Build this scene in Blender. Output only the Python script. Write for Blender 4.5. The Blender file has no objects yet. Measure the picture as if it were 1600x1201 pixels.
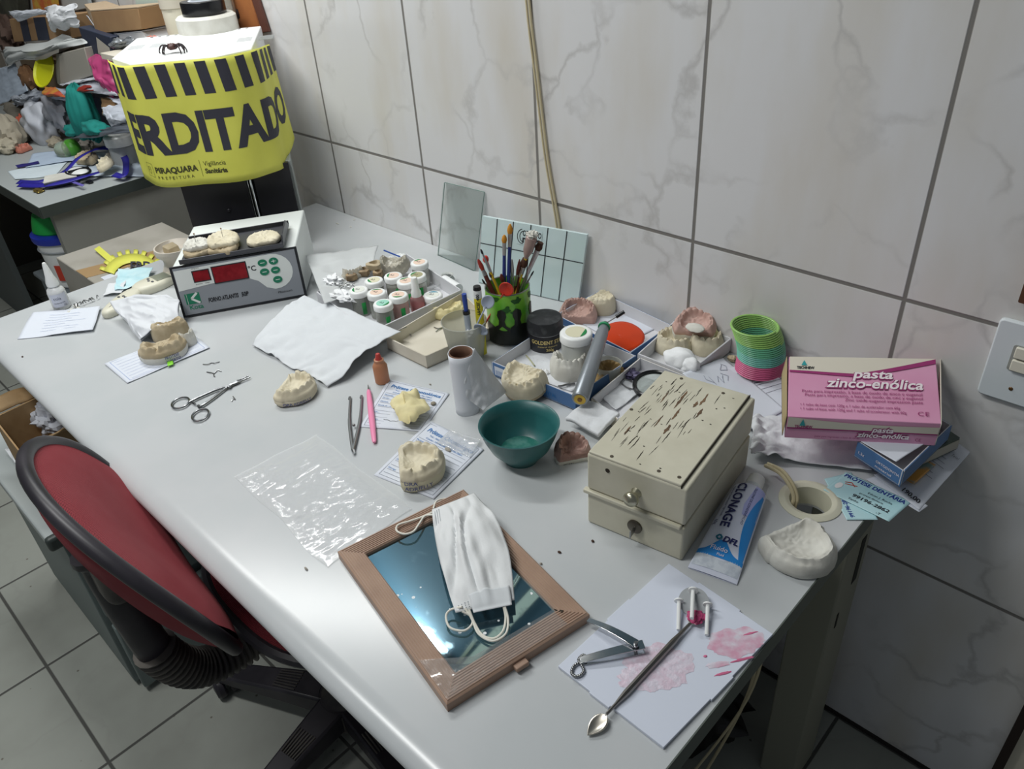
import bpy, bmesh, math, random
from mathutils import Vector, Matrix, Euler, noise
PI = math.pi
sc = bpy.context.scene
COL = sc.collection
# ---------------------------------------------------------------- camera
CR = ((0.72262121, 0.68849932, -0.06154089), (0.34596581, -0.43730964, -0.83010116), (-0.59843651, 0.57855766, -0.55420644))
CP = Vector((0.76531891, -1.01920529, 0.69297658)); CF = 1217.7757583
cd = bpy.data.cameras.new('camera'); cam = bpy.data.objects.new('camera', cd); COL.objects.link(cam)
cd.sensor_width = 36; cd.lens = CF / 1600 * 36; cd.clip_start = .02
cam.matrix_world = Matrix(((CR[0][0], -CR[1][0], -CR[2][0], CP.x), (CR[0][1], -CR[1][1], -CR[2][1], CP.y), (CR[0][2], -CR[1][2], -CR[2][2], CP.z), (0, 0, 0, 1)))
sc.camera = cam
# ---------------------------------------------------------------- world, lamps, exposure
sc.view_settings.view_transform = 'Standard'; sc.view_settings.look = 'None'
sc.view_settings.exposure = -0.03; sc.view_settings.gamma = 1; sc.view_settings.use_curve_mapping = False
w = bpy.data.worlds.new('world'); sc.world = w; w.use_nodes = True
w.node_tree.nodes['Background'].inputs[0].default_value = (.82, .90, 1, 1)
w.node_tree.nodes['Background'].inputs[1].default_value = .12
def area(name, loc, target, sx, sy, power, col):
    l = bpy.data.lights.new(name, 'AREA'); l.shape = 'RECTANGLE'; l.size = sx; l.size_y = sy; l.energy = power; l.color = col
    o = bpy.data.objects.new(name, l); COL.objects.link(o); o.location = loc
    o.rotation_euler = (Vector(target) - Vector(loc)).to_track_quat('-Z', 'Y').to_euler(); return o
area('tube_lamp_light', (-1.12, -.25, 1.60), (-1.02, -.38, 0), 1.4, .10, 26.0, (.99, 1, .98))
area('ceiling_lamp_light', (.42, -2.1, 1.80), (.42, -1.7, 0), 1.1, .12, 3.5, (.95, .98, 1))
area('room_lamp_light', (-.45, -1.25, 1.70), (-.55, -.9, 0), 1.1, .12, 21.0, (.99, 1, .98))
# ---------------------------------------------------------------- pixel rays (1600x1201 frame of the photo)
def ray(u, v):
    a, b = (u - 800) / CF, (v - 600.5) / CF
    return Vector([CR[0][i] * a + CR[1][i] * b + CR[2][i] for i in range(3)])
def D(u, v, z=0.0):
    r = ray(u, v); return CP + r * ((z - CP.z) / r.z)
def DY(u, v, y=0.0):
    r = ray(u, v); return CP + r * ((y - CP.y) / r.y)
def AX(u, v, x, y):                       # point of the ray nearest to the vertical line through (x, y)
    r = ray(u, v); d = Vector((x - CP.x, y - CP.y)); h = Vector((r.x, r.y)); return CP + r * (d.dot(h) / h.dot(h))
# ---------------------------------------------------------------- materials
def C(h):
    h = h.lstrip('#'); out = []
    for i in (0, 2, 4):
        c = int(h[i:i + 2], 16) / 255; out.append(c / 12.92 if c <= .04045 else ((c + .055) / 1.055) ** 2.4)
    return (*out, 1)
MATS = {}
def mat(name, col, rough=.5, metal=0, col2=None, ns=30, bump=0, bs=80, trans=0, alpha=1, coat=0, thr=(.4, .6), ior=1.45, emit=0, spec=.5, aniso=0, wave=None):
    if name in MATS: return MATS[name]
    m = bpy.data.materials.new(name); m.use_nodes = True; nt = m.node_tree; N = nt.nodes; L = nt.links; b = N['Principled BSDF']
    b.inputs['Base Color'].default_value = C(col); b.inputs['Roughness'].default_value = rough; b.inputs['Metallic'].default_value = metal
    b.inputs['Transmission Weight'].default_value = trans; b.inputs['Alpha'].default_value = alpha; b.inputs['IOR'].default_value = ior
    b.inputs['Coat Weight'].default_value = coat; b.inputs['Specular IOR Level'].default_value = spec
    tc = N.new('ShaderNodeTexCoord')
    if col2:
        n = N.new('ShaderNodeTexNoise'); n.inputs['Scale'].default_value = ns; n.inputs['Detail'].default_value = 5
        L.new(tc.outputs['Object'], n.inputs['Vector'])
        r = N.new('ShaderNodeValToRGB'); r.color_ramp.elements[0].position = thr[0]; r.color_ramp.elements[1].position = thr[1]
        r.color_ramp.elements[0].color = C(col); r.color_ramp.elements[1].color = C(col2)
        L.new(n.outputs['Fac'], r.inputs[0]); L.new(r.outputs[0], b.inputs['Base Color'])
    if bump:
        if wave:
            n = N.new('ShaderNodeTexWave'); n.bands_direction = wave; n.inputs['Scale'].default_value = bs; n.inputs['Distortion'].default_value = .3
        else:
            n = N.new('ShaderNodeTexNoise'); n.inputs['Scale'].default_value = bs; n.inputs['Detail'].default_value = 4
        L.new(tc.outputs['Object'], n.inputs['Vector'])
        u = N.new('ShaderNodeBump'); u.inputs['Strength'].default_value = bump; u.inputs['Distance'].default_value = .002
        L.new(n.outputs['Fac'], u.inputs['Height']); L.new(u.outputs[0], b.inputs['Normal'])
    if emit:
        b.inputs['Emission Color'].default_value = C(col); b.inputs['Emission Strength'].default_value = emit
    MATS[name] = m; return m
# ---------------------------------------------------------------- geometry
class G:
    def __init__(s): s.v = []; s.f = []; s.m = []
    def add(s, vs, fs, mi=0):
        k = len(s.v); s.v += [Vector(p) for p in vs]; s.f += [[i + k for i in q] for q in fs]; s.m += [mi] * len(fs); return s
    def box(s, c, d, R=None, mi=0):
        c = Vector(c); vs = []
        for x in (-.5, .5):
            for y in (-.5, .5):
                for z in (-.5, .5):
                    p = Vector((x * d[0], y * d[1], z * d[2])); vs.append(c + (R @ p if R else p))
        return s.add(vs, [(0, 1, 3, 2), (4, 6, 7, 5), (0, 4, 5, 1), (2, 3, 7, 6), (0, 2, 6, 4), (1, 5, 7, 3)], mi)
    def hexa(s, b, t, mi=0):              # bottom quad, top quad
        return s.add(list(b) + list(t), [(3, 2, 1, 0), (4, 5, 6, 7), (0, 1, 5, 4), (1, 2, 6, 5), (2, 3, 7, 6), (3, 0, 4, 7)], mi)
    def prism(s, pts, z0, z1, mi=0, inset=0):
        n = len(pts); vs = [(p[0], p[1], z0) for p in pts] + [(p[0], p[1], z1) for p in pts]
        return s.add(vs, [list(range(n))[::-1], list(range(n, 2 * n))] + [(i, (i + 1) % n, n + (i + 1) % n, n + i) for i in range(n)], mi)
    def lathe(s, prof, n=28, c=(0, 0, 0), mi=0, cap=True, fn=None):
        c = Vector(c); vs = []
        for r, z in prof:
            for i in range(n):
                a = 2 * PI * i / n; k = fn(a, z) if fn else 1
                vs.append(c + Vector((r * k * math.cos(a), r * k * math.sin(a), z)))
        m = len(prof); fs = [(j * n + i, j * n + (i + 1) % n, (j + 1) * n + (i + 1) % n, (j + 1) * n + i) for j in range(m - 1) for i in range(n)]
        if cap:
            if prof[0][0] > 1e-6: fs.append(list(range(n))[::-1])
            if prof[-1][0] > 1e-6: fs.append([(m - 1) * n + i for i in range(n)])
        return s.add(vs, fs, mi)
    def tube(s, path, r=.002, n=8, mi=0, cap=True, closed=False, flat=1, up=None):
        P = [Vector(p) for p in path]; m = len(P); vs = []; last = up and Vector(up)
        for i, p in enumerate(P):
            if closed: t = P[(i + 1) % m] - P[i - 1]
            else: t = P[min(i + 1, m - 1)] - P[max(i - 1, 0)]
            if t.length < 1e-9: t = Vector((0, 0, 1))
            t.normalize()
            a = last if last else (Vector((0, 0, 1)) if abs(t.z) < .9 else Vector((1, 0, 0)))
            x = a.cross(t)
            if x.length < 1e-6: x = Vector((1, 0, 0)).cross(t)
            x.normalize(); y = t.cross(x)
            if not up: last = y
            rr = r[i] if isinstance(r, (list, tuple)) else r
            for k in range(n):
                q = 2 * PI * k / n; vs.append(p + x * (math.cos(q) * rr) + y * (math.sin(q) * rr * flat))
        fs = []
        for j in range(m if closed else m - 1):
            for k in range(n):
                j2 = (j + 1) % m; fs.append((j * n + k, j * n + (k + 1) % n, j2 * n + (k + 1) % n, j2 * n + k))
        if cap and not closed: fs += [list(range(n))[::-1], [(m - 1) * n + k for k in range(n)]]
        return s.add(vs, fs, mi)
    def grid(s, fn, nu, nv, mi=0, cu=False):
        vs = [fn(i / nu, j / nv) for j in range(nv + 1) for i in range(nu if cu else nu + 1)]
        w = nu if cu else nu + 1
        return s.add(vs, [(j * w + i, j * w + (i + 1) % w, (j + 1) * w + (i + 1) % w, (j + 1) * w + i) for j in range(nv) for i in range(nu)], mi)
    def ball(s, c, r, n=14, mi=0, amp=0, sc_=3, seed=0):
        c = Vector(c); rx, ry, rz = r if isinstance(r, (tuple, list)) else (r, r, r)
        def fn(u, v):
            a = 2 * PI * u; b = PI * (v - .5); d = Vector((math.cos(b) * math.cos(a), math.cos(b) * math.sin(a), math.sin(b)))
            k = 1 + (amp * noise.noise(d * sc_ + Vector((seed, seed * 1.7, 0))) if amp else 0)
            return c + Vector((d.x * rx, d.y * ry, d.z * rz)) * k
        return s.grid(fn, n * 2, n, mi, cu=True)
    def xf(s, M): s.v = [M @ p for p in s.v]; return s
    def obj(s, name, mats, parent=None, bevel=0, smooth=35, solid=0, sub=0, bs=2, weld=False):
        mats = [mats] if not isinstance(mats, (list, tuple)) else mats
        if parent is None:
            zs = min(p.z for p in s.v); o3 = Vector((sum(p.x for p in s.v) / len(s.v), sum(p.y for p in s.v) / len(s.v), zs))
        else: o3 = WL[parent.name]
        me = bpy.data.meshes.new(name); me.from_pydata([p - o3 for p in s.v], [], s.f)
        for m in mats: me.materials.append(m)
        if len(mats) > 1: me.polygons.foreach_set('material_index', s.m)
        bm = bmesh.new(); bm.from_mesh(me)
        if weld: bmesh.ops.remove_doubles(bm, verts=bm.verts, dist=1e-6)
        bmesh.ops.recalc_face_normals(bm, faces=bm.faces); bm.to_mesh(me); bm.free()
        if smooth: me.shade_smooth(); me.set_sharp_from_angle(angle=math.radians(smooth))
        o = bpy.data.objects.new(name, me); COL.objects.link(o)
        if parent is None: o.location = o3
        else: o.parent = parent
        WL[o.name] = o3
        if bevel: b = o.modifiers.new('bevel', 'BEVEL'); b.width = bevel; b.segments = bs; b.limit_method = 'ANGLE'
        if sub: b = o.modifiers.new('sub', 'SUBSURF'); b.levels = b.render_levels = sub
        if solid: b = o.modifiers.new('solid', 'SOLIDIFY'); b.thickness = solid; b.offset = 0
        return o
WL = {}
def tag(o, label=None, cat=None, group=None, kind=None):
    if label: o['label'] = label
    if cat: o['category'] = cat
    if group: o['group'] = group
    if kind: o['kind'] = kind
    return o
def thing(name, label, cat, loc, group=None):
    o = bpy.data.objects.new(name, None); COL.objects.link(o); o.location = loc; o.empty_display_size = .02
    WL[o.name] = Vector(loc); return tag(o, label, cat, group)
def struct(o): return tag(o, kind='structure')
def MX(loc, rz=0, rx=0, ry=0): return Matrix.Translation(Vector(loc)) @ Euler((rx, ry, rz)).to_matrix().to_4x4()
def catmull(pts, n=8, closed=False):
    P = [Vector(p) for p in pts]; m = len(P); out = []
    for i in range(m if closed else m - 1):
        if closed: a, b, c, d = P[i - 1], P[i], P[(i + 1) % m], P[(i + 2) % m]
        else: a, b, c, d = P[max(i - 1, 0)], P[i], P[i + 1], P[min(i + 2, m - 1)]
        for k in range(n):
            t = k / n; out.append(.5 * (2 * b + (c - a) * t + (2 * a - 5 * b + 4 * c - d) * t * t + (3 * b - a - 3 * c + d) * t ** 3))
    if not closed: out.append(P[-1])
    return out
def nz(x, y, z=0): return noise.noise(Vector((x, y, z)))
# lettering: flat glyph meshes laid on a surface by a mapping (x, y, height) -> world
TXT = {}
def glyphs(s, size, bold=0, shear=0, w=None, cut=0, sp=1):
    cu = bpy.data.curves.new('lettering', 'FONT'); cu.body = s; cu.size = size; cu.offset = bold; cu.shear = shear; cu.resolution_u = 3; cu.space_character = sp
    o = bpy.data.objects.new('lettering', cu); me = bpy.data.meshes.new_from_object(o)
    if cut:
        bm = bmesh.new(); bm.from_mesh(me); xs = [v.co.x for v in bm.verts]; x = min(xs)
        while x < max(xs):
            x += cut; bmesh.ops.bisect_plane(bm, geom=bm.verts[:] + bm.edges[:] + bm.faces[:], plane_co=(x, 0, 0), plane_no=(1, 0, 0))
        bm.to_mesh(me); bm.free()
    vs = [(v.co.x, v.co.y) for v in me.vertices]; fs = [list(p.vertices) for p in me.polygons]
    bpy.data.objects.remove(o); bpy.data.curves.remove(cu); bpy.data.meshes.remove(me)
    if w and vs:
        mx = max(v[0] for v in vs); k = w / mx; vs = [(a * k, b) for a, b in vs]
    return vs, fs
def write(parent, mp, items, m, h=.0004, name='lettering'):
    g = G()
    for it in items:
        s, x, y, size = it[:4]; kw = dict(it[4]) if len(it) > 4 else {}; rot = kw.pop('rot', 0)
        vs, fs = glyphs(s, size, **kw); c, q = math.cos(rot), math.sin(rot)
        g.add([mp(x + a * c - b * q, y + a * q + b * c, h) for a, b in vs], fs)
    return g.obj(name, m, parent, smooth=0)
def plane_map(o, ex, ey):
    o, ex, ey = Vector(o), Vector(ex).normalized(), Vector(ey).normalized(); n = ex.cross(ey).normalized()
    return lambda x, y, h=0: o + ex * x + ey * y + n * h
def strokes(g, mp, lines, w=.0006, h=.0005, mi=0):    # thin drawn lines on a mapped surface
    for ln in lines:
        for a, b in zip(ln[:-1], ln[1:]):
            dx, dy = b[0] - a[0], b[1] - a[1]; l = math.hypot(dx, dy) or 1; px, py = -dy / l * w / 2, dx / l * w / 2
            g.add([mp(a[0] + px, a[1] + py, h), mp(a[0] - px, a[1] - py, h), mp(b[0] - px, b[1] - py, h), mp(b[0] + px, b[1] + py, h)], [(0, 1, 2, 3)], mi)
def quad_map(c4, amp=0, fr=20, seed=0, z0=0, edge=False):
    """c4: world corners A,B,C,D (A origin, B along x, D along y); returns unit map (s,t,h)"""
    A, B, Cc, Dd = [Vector(p) for p in c4]
    def f(s, t, h=0):
        p = A * (1 - s) * (1 - t) + B * s * (1 - t) + Cc * s * t + Dd * (1 - s) * t
        if amp:
            q = nz(p.x * fr + seed, p.y * fr, seed) + .5 * nz(p.x * fr * 2.3, p.y * fr * 2.3 + seed, 3)
            p = p + Vector((0, 0, 1)) * (amp * (.6 + q))
        return p + Vector((0, 0, h))
    return f
def sheet(name, c4, m, label=None, cat='paper', amp=.001, fr=20, seed=0, nu=24, nv=24, parent=None, group=None, solid=.0003, wob=.0):
    f = quad_map(c4, amp, fr, seed)
    def fn(s, t):
        p = f(s, t)
        if wob: p = p + Vector((nz(s * 4, t * 4, seed + 9), nz(s * 4, t * 4, seed + 5), 0)) * wob
        return p
    o = G().grid(fn, nu, nv).obj(name, m, parent, smooth=60 if amp < .004 else 180, solid=solid)
    if parent is None: tag(o, label, cat, group)
    return o, f
# ================================================================ the room
FZ = -.70
def tile_material(name, base, vein, stain, grout, gx, gy, per, axes, groutw=.0022, rough=.3, veins=1.0, spots=False):
    """per: tile size (a, b); gx, gy: grout offsets; axes: which world axes run across the tile"""
    m = bpy.data.materials.new(name); m.use_nodes = True; nt = m.node_tree; N = nt.nodes; L = nt.links; b = N['Principled BSDF']
    geo = N.new('ShaderNodeNewGeometry'); sep = N.new('ShaderNodeSeparateXYZ'); L.new(geo.outputs['Position'], sep.inputs[0])
    def mth(op, a, bb=None, c=None):
        n = N.new('ShaderNodeMath'); n.operation = op
        for i, q in enumerate((a, bb, c)):
            if q is None: continue
            if isinstance(q, (int, float)): n.inputs[i].default_value = q
            else: L.new(q, n.inputs[i])
        return n.outputs[0]
    ds = []
    for ax, off, p in ((axes[0], gx, per[0]), (axes[1], gy, per[1])):
        t = mth('DIVIDE', mth('SUBTRACT', sep.outputs[ax], off), p); fr = mth('FRACT', t)
        ds.append(mth('MULTIPLY', mth('MINIMUM', fr, mth('SUBTRACT', 1.0, fr)), p))
    d = mth('MINIMUM', ds[0], ds[1])
    gm = N.new('ShaderNodeMapRange'); L.new(d, gm.inputs[0]); gm.inputs[1].default_value = groutw * .55; gm.inputs[2].default_value = groutw * 1.0; gm.inputs[3].default_value = 1; gm.inputs[4].default_value = 0
    # crackle veins
    n1 = N.new('ShaderNodeTexNoise'); n1.inputs['Scale'].default_value = 6; n1.inputs['Detail'].default_value = 6; L.new(geo.outputs['Position'], n1.inputs['Vector'])
    mixv = N.new('ShaderNodeMix'); mixv.data_type = 'VECTOR'; mixv.inputs[0].default_value = .22
    L.new(geo.outputs['Position'], mixv.inputs[4]); L.new(n1.outputs['Color'], mixv.inputs[5])
    vo = N.new('ShaderNodeTexVoronoi'); vo.feature = 'DISTANCE_TO_EDGE'; vo.inputs['Scale'].default_value = 6.2; L.new(mixv.outputs[1], vo.inputs['Vector'])
    vm = N.new('ShaderNodeMapRange'); L.new(vo.outputs['Distance'], vm.inputs[0]); vm.inputs[1].default_value = 0; vm.inputs[2].default_value = .045; vm.inputs[3].default_value = .6; vm.inputs[4].default_value = 0
    n2 = N.new('ShaderNodeTexNoise'); n2.inputs['Scale'].default_value = 5; L.new(geo.outputs['Position'], n2.inputs['Vector'])
    nm = N.new('ShaderNodeMapRange'); L.new(n2.outputs['Fac'], nm.inputs[0]); nm.inputs[1].default_value = .40; nm.inputs[2].default_value = .60
    vf = mth('MULTIPLY', mth('MULTIPLY', vm.outputs[0], nm.outputs[0]), veins)
    n3 = N.new('ShaderNodeTexNoise'); n3.inputs['Scale'].default_value = 3.0; n3.inputs['Detail'].default_value = 7
    mp = N.new('ShaderNodeMapping'); mp.inputs['Scale'].default_value = (2.2, 2.2, .7); mp.inputs['Location'].default_value = (3, 1, 2); L.new(geo.outputs['Position'], mp.inputs[0]); L.new(mp.outputs[0], n3.inputs['Vector'])
    sm = N.new('ShaderNodeMapRange'); L.new(n3.outputs['Fac'], sm.inputs[0]); sm.inputs[1].default_value = .45; sm.inputs[2].default_value = .72; sm.inputs[4].default_value = .75
    def mix(f, a, c):
        n = N.new('ShaderNodeMix'); n.data_type = 'RGBA'; L.new(f, n.inputs[0])
        if isinstance(a, tuple): n.inputs[6].default_value = a
        else: L.new(a, n.inputs[6])
        n.inputs[7].default_value = c; return n.outputs[2]
    col = mix(sm.outputs[0], C(base), C(stain)); col = mix(vf, col, C(vein))
    if spots:
        v2 = N.new('ShaderNodeTexVoronoi'); v2.inputs['Scale'].default_value = 22; L.new(geo.outputs['Position'], v2.inputs['Vector'])
        s2 = N.new('ShaderNodeMapRange'); L.new(v2.outputs['Distance'], s2.inputs[0]); s2.inputs[1].default_value = .04; s2.inputs[2].default_value = .07; s2.inputs[3].default_value = .8; s2.inputs[4].default_value = 0
        col = mix(s2.outputs[0], col, C('#5a5048'))
    col = mix(gm.outputs[0], col, C(grout)); L.new(col, b.inputs['Base Color'])
    rr = N.new('ShaderNodeMapRange'); L.new(gm.outputs[0], rr.inputs[0]); rr.inputs[3].default_value = rough; rr.inputs[4].default_value = .9; L.new(rr.outputs[0], b.inputs['Roughness'])
    u = N.new('ShaderNodeBump'); u.inputs['Strength'].default_value = .6; u.inputs['Distance'].default_value = .002
    inv = mth('SUBTRACT', 1.0, gm.outputs[0]); L.new(mth('ADD', inv, mth('MULTIPLY', n1.outputs['Fac'], .10)), u.inputs['Height']); L.new(u.outputs[0], b.inputs['Normal'])
    return m
m_wall = tile_material('wall_tile', '#dfdfe0', '#b4b2b0', '#cfc8ba', '#7d7a76', -.8398, .1743, (.33, .4403), (0, 2), groutw=.0036)
m_floor = tile_material('floor_tile', '#9b9e97', '#898a84', '#8d8f88', '#4d4d4a', -.777, -1.003, (.33, .333), (0, 1), rough=.4, veins=.35, spots=True, groutw=.0040)
m_blue = mat('blue_wall_paint', '#3c535e', .85, col2='#374d58', ns=4)
def slab(name, a, b, m):
    g = G(); g.box([(a[i] + b[i]) / 2 for i in range(3)], [abs(b[i] - a[i]) for i in range(3)]); return struct(g.obj(name, m, smooth=0))
slab('wall_back', (-3.2, 0, FZ), (.80, .12, .6146), m_wall)
slab('wall_back_upper', (-3.2, 0, .6146), (1.4, .12, 1.9), m_blue)
slab('wall_left', (-3.3, -3.4, FZ), (-3.2, .12, 1.9), mat('dim_wall', '#6a655c', .8))
slab('floor', (-3.3, -3.4, FZ - .1), (1.6, .12, FZ), m_floor)
slab('ceiling', (-3.3, -3.4, 1.9), (1.6, .12, 2.0), mat('ceiling_paint', '#8f989c', .8))
slab('trim_1', (.787, -.012, FZ), (.8005, .0, .6), mat('dark_wood', '#2c211e', .5))
slab('door_1', (.8006, .004, FZ), (1.35, .04, 1.3), mat('cream_door', '#d8d2c0', .5))
slab('baseboard_back', (-3.2, -.004, FZ), (.787, 0, FZ + .007), mat('dark_joint', '#2a2725', .9))
m_steel = mat('galvanised', '#c9c9c4', .35, .9)
m_cream = mat('cream_plastic', '#e2dcc4', .45)
m_beige = mat('beige_cable', '#c9bd9b', .5)
# lamp fitting above the bench
t = thing('tube_light_fitting', 'long white tube light fitting hung above the left of the workbench', 'lamp', (-1.12, -.25, 1.64))
G().box((-1.12, -.25, 1.66), (1.50, .09, .05)).obj('housing', mat('lamp_white', '#e8e8e6', .5), t, bevel=.006)
for x in (-1.7, -.55): G().box((x, -.25, 1.79), (.02, .02, .22)).obj('hanger', m_steel, t)
for nm_, x_, y_, lb_ in (('ceiling_tube_fitting', -.45, -1.25, 'white ceiling tube fitting over the chair side of the room'), ('ceiling_tube_fitting', .42, -2.1, 'white ceiling tube fitting behind the photographer, far from the wall')):
    t = thing(nm_, lb_, 'lamp', (x_, y_, 1.85)); G().box((x_, y_, 1.87), (1.25, .14, .06)).obj('housing', mat('lamp_white', '#e8e8e6', .5), t, bevel=.006)
# wall cable and conduit
g = G(); pts = [(-.70, -.004, 1.71), (-.32, -.004, .96), (-.20, -.004, .62), DY(833, 60, -.004), DY(850, 200, -.004), DY(858, 260, -.004), DY(873, 346, -.004), (-.125, -.006, .10), (-.12, -.006, .004)]
g.tube(catmull(pts, 6), .0022); g.tube(catmull([Vector(p) + Vector((-.007, 0, 0)) for p in pts], 6), .0018)
tag(g.obj('wall_cable', m_beige), 'thin beige twin cable running down the tiled wall behind the glass plates', 'cable')
g = G(); a, b = Vector((-.22, -.008, .90)), Vector((-.67, -.008, 1.70)); d = (b - a).normalized()
g.box((a + b) / 2, ((b - a).length, .016, .03), R=Matrix((d, Vector((0, 1, 0)), d.cross(Vector((0, 1, 0))))).transposed())
tag(g.obj('conduit_strip', m_cream), 'slanting cream conduit strip on the blue upper wall', 'conduit')
# switch
t = thing('light_switch', 'white two-rocker light switch plate on the tiled wall at the right', 'switch', (.637, -.004, .136))
def rrect(cx, cz, w_, h_, r=.006):
    out = []
    for sx, sz, a0 in ((1, 1, 0), (-1, 1, 90), (-1, -1, 180), (1, -1, 270)):
        for k in range(5):
            a = math.radians(a0 + k * 22.5); out.append((cx + sx * (w_ / 2 - r) + r * math.cos(a), cz + sz * (h_ / 2 - r) + r * math.sin(a)))
    return out
def wallprism(g, pts, y0, y1, mi=0):
    n = len(pts); g.add([(p[0], y0, p[1]) for p in pts] + [(p[0], y1, p[1]) for p in pts], [list(range(n)), list(range(n, 2 * n))[::-1]] + [(i, (i + 1) % n, n + (i + 1) % n, n + i) for i in range(n)], mi); return g
m_sw = mat('switch_white', '#dfe6ea', .4)
wallprism(G(), rrect(.637, .133, .082, .112), -.008, -.0002).obj('plate', m_sw, t, bevel=.002)
wallprism(G(), rrect(.643, .142, .046, .036, .003), -.0095, -.007).obj('rocker_frame', mat('switch_grey', '#9a9c98', .5), t)
for z in (.1515, .1335): wallprism(G(), rrect(.644, z, .041, .0155, .002), -.0135, -.009).obj('rocker', mat('rocker_cream', '#e8e4d4', .35), t, bevel=.0012)
G().ball((.632, -.008, .098), (.0027, .0012, .0027), 8).obj('screw', mat('brass_dark', '#7a5a3a', .4, .8), t)
tag(wallprism(G(), rrect(.6345, .26, .05, .085, .002), -.014, -.0002).obj('wooden_block', mat('brown_wood', '#5b3a26', .6)), 'small brown wooden block on the wall above the light switch', 'block')

# ================================================================ workbench
m_top = mat('grey_laminate', '#bcc0c2', .22, col2='#c0c3c5', ns=9)
m_edge = mat('edge_band', '#59605a', .5)
m_frame = mat('desk_frame', '#8a8a7c', .55)
XL, XR, YF = -.960, .564, -.820
t = thing('workbench', 'long grey laminate workbench with rounded front edge, covered in dental work', 'desk', ((XL + XR) / 2, YF / 2, FZ))
HC = (.4985, -.2525)   # cable hole
g = G()
# slab with rounded front edge; a rectangular patch around the hole is filled as a ring
prof = [(-.001, 0), (YF + .030, 0)] + [(YF + .030 - .030 * math.sin(a), -.015 + .015 * math.cos(a)) for a in [PI * k / 10 for k in range(1, 11)]] + [(-.001, -.030)]
hx0, hx1, hy0, hy1 = HC[0] - .04, HC[0] + .04, HC[1] - .04, HC[1] + .04
def yrange(x0, x1):
    n = len(prof); g.add([(x, p[0], p[1]) for x in (x0, x1) for p in prof], [(i, i + 1, n + i + 1, n + i) for i in range(n - 1)] + [(n - 1, 0, n, 2 * n - 1)])
yrange(XL, hx0); yrange(hx1, XR - .0015)
prof_full = prof; prof = [(hy0, 0)] + prof[1:-1] + [(hy0, -.030)]; yrange(hx0, hx1); prof = prof_full
g.hexa([(hx0, hy1, -.03), (hx1, hy1, -.03), (hx1, -.001, -.03), (hx0, -.001, -.03)], [(hx0, hy1, 0), (hx1, hy1, 0), (hx1, -.001, 0), (hx0, -.001, 0)])
n = 48
for z in (0, -.030):
    ring = []; sq = []
    for k in range(n):
        a = 2 * PI * k / n; c_, s_ = math.cos(a), math.sin(a); q = .04 / max(abs(c_), abs(s_))
        ring.append((HC[0] + .0255 * c_, HC[1] + .0255 * s_, z)); sq.append((HC[0] + q * c_, HC[1] + q * s_, z))
    g.add(ring + sq, [(k, (k + 1) % n, n + (k + 1) % n, n + k) for k in range(n)])
g.add([(HC[0] + .0255 * math.cos(2 * PI * k / n), HC[1] + .0255 * math.sin(2 * PI * k / n), z) for z in (0, -.03) for k in range(n)], [(k, (k + 1) % n, n + (k + 1) % n, n + k) for k in range(n)])
g.obj('worktop', m_top, t, smooth=40, weld=True)
g = G(); nn = len(prof); g.add([(XR - .0015, p[0], p[1]) for p in prof] + [(XR, p[0], p[1]) for p in prof], [list(range(nn))[::-1], list(range(nn, 2 * nn))] + [(i, (i + 1) % nn, nn + (i + 1) % nn, nn + i) for i in range(nn)])
g.obj('edge_strip', m_edge, t)
g = G(); g.lathe([(.0255, -.002), (.0255, .001), (.0305, .0035), (.0325, .0035), (.0385, .0008), (.0385, 0), (.0255, 0)], 40, (HC[0], HC[1], .0004), cap=False)
g.lathe([(.0255, .001), (.0245, -.026), (.0255, -.026)], 40, (HC[0], HC[1], 0), cap=False)
g.obj('cable_grommet', mat('grommet_cream', '#cfcdb9', .5), t)
G().box((.538, -.41, -.048), (.03, .74, .036)).obj('rail', m_frame, t, bevel=.002)
G().box((-.2, -.05, -.055), (1.42, .03, .05)).obj('rail', m_frame, t)
for x in (.5155, -.93):
    for y in (-.150, -.70): 
        lg = G().box((x - .004, y, (FZ - .03) / 2), (.060, .085, -FZ - .03)).obj('leg', m_frame, t, bevel=.003)
        if x > 0 and y > -.5:
            G().box((.5418, -.135, -.17), (.001, .016, .09)).obj('slot', mat('slot_dark', '#24261f', .8), lg)
            G().box((.5418, -.170, -.27), (.001, .006, .03)).obj('slot', mat('slot_dark', '#24261f', .8), lg)
# cable out of the hole
g = G(); g.tube(catmull([D(1196, 727, .012), D(1222, 742, .022), D(1240, 775, .004), Vector((.4800, -.268, -.03)), Vector((.475, -.27, -.2)), Vector((.46, -.25, -.45)), Vector((.42, -.3, -.69))], 8), .0026)
g.tube(catmull([D(1200, 724, .014), D(1226, 738, .024), D(1245, 773, .005), Vector((.4840, -.264, -.03)), Vector((.48, -.265, -.2)), Vector((.47, -.27, -.42)), Vector((.40, -.33, -.69))], 8), .0022)
tag(g.obj('power_cord', m_beige), 'beige twin cord dropping through the cable hole in the bench', 'cable')
g = G().ball((.30, -.20, -.62), (.13, .10, .10), 16, amp=.5, sc_=2.5, seed=4); g.v = [Vector((p.x, p.y, max(p.z, FZ + .001))) for p in g.v]
tag(g.obj('rubbish_bag', mat('black_plastic', '#15130f', .35, bump=.6, bs=25)), 'black rubbish bag on the floor under the right end of the bench', 'bag')

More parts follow.
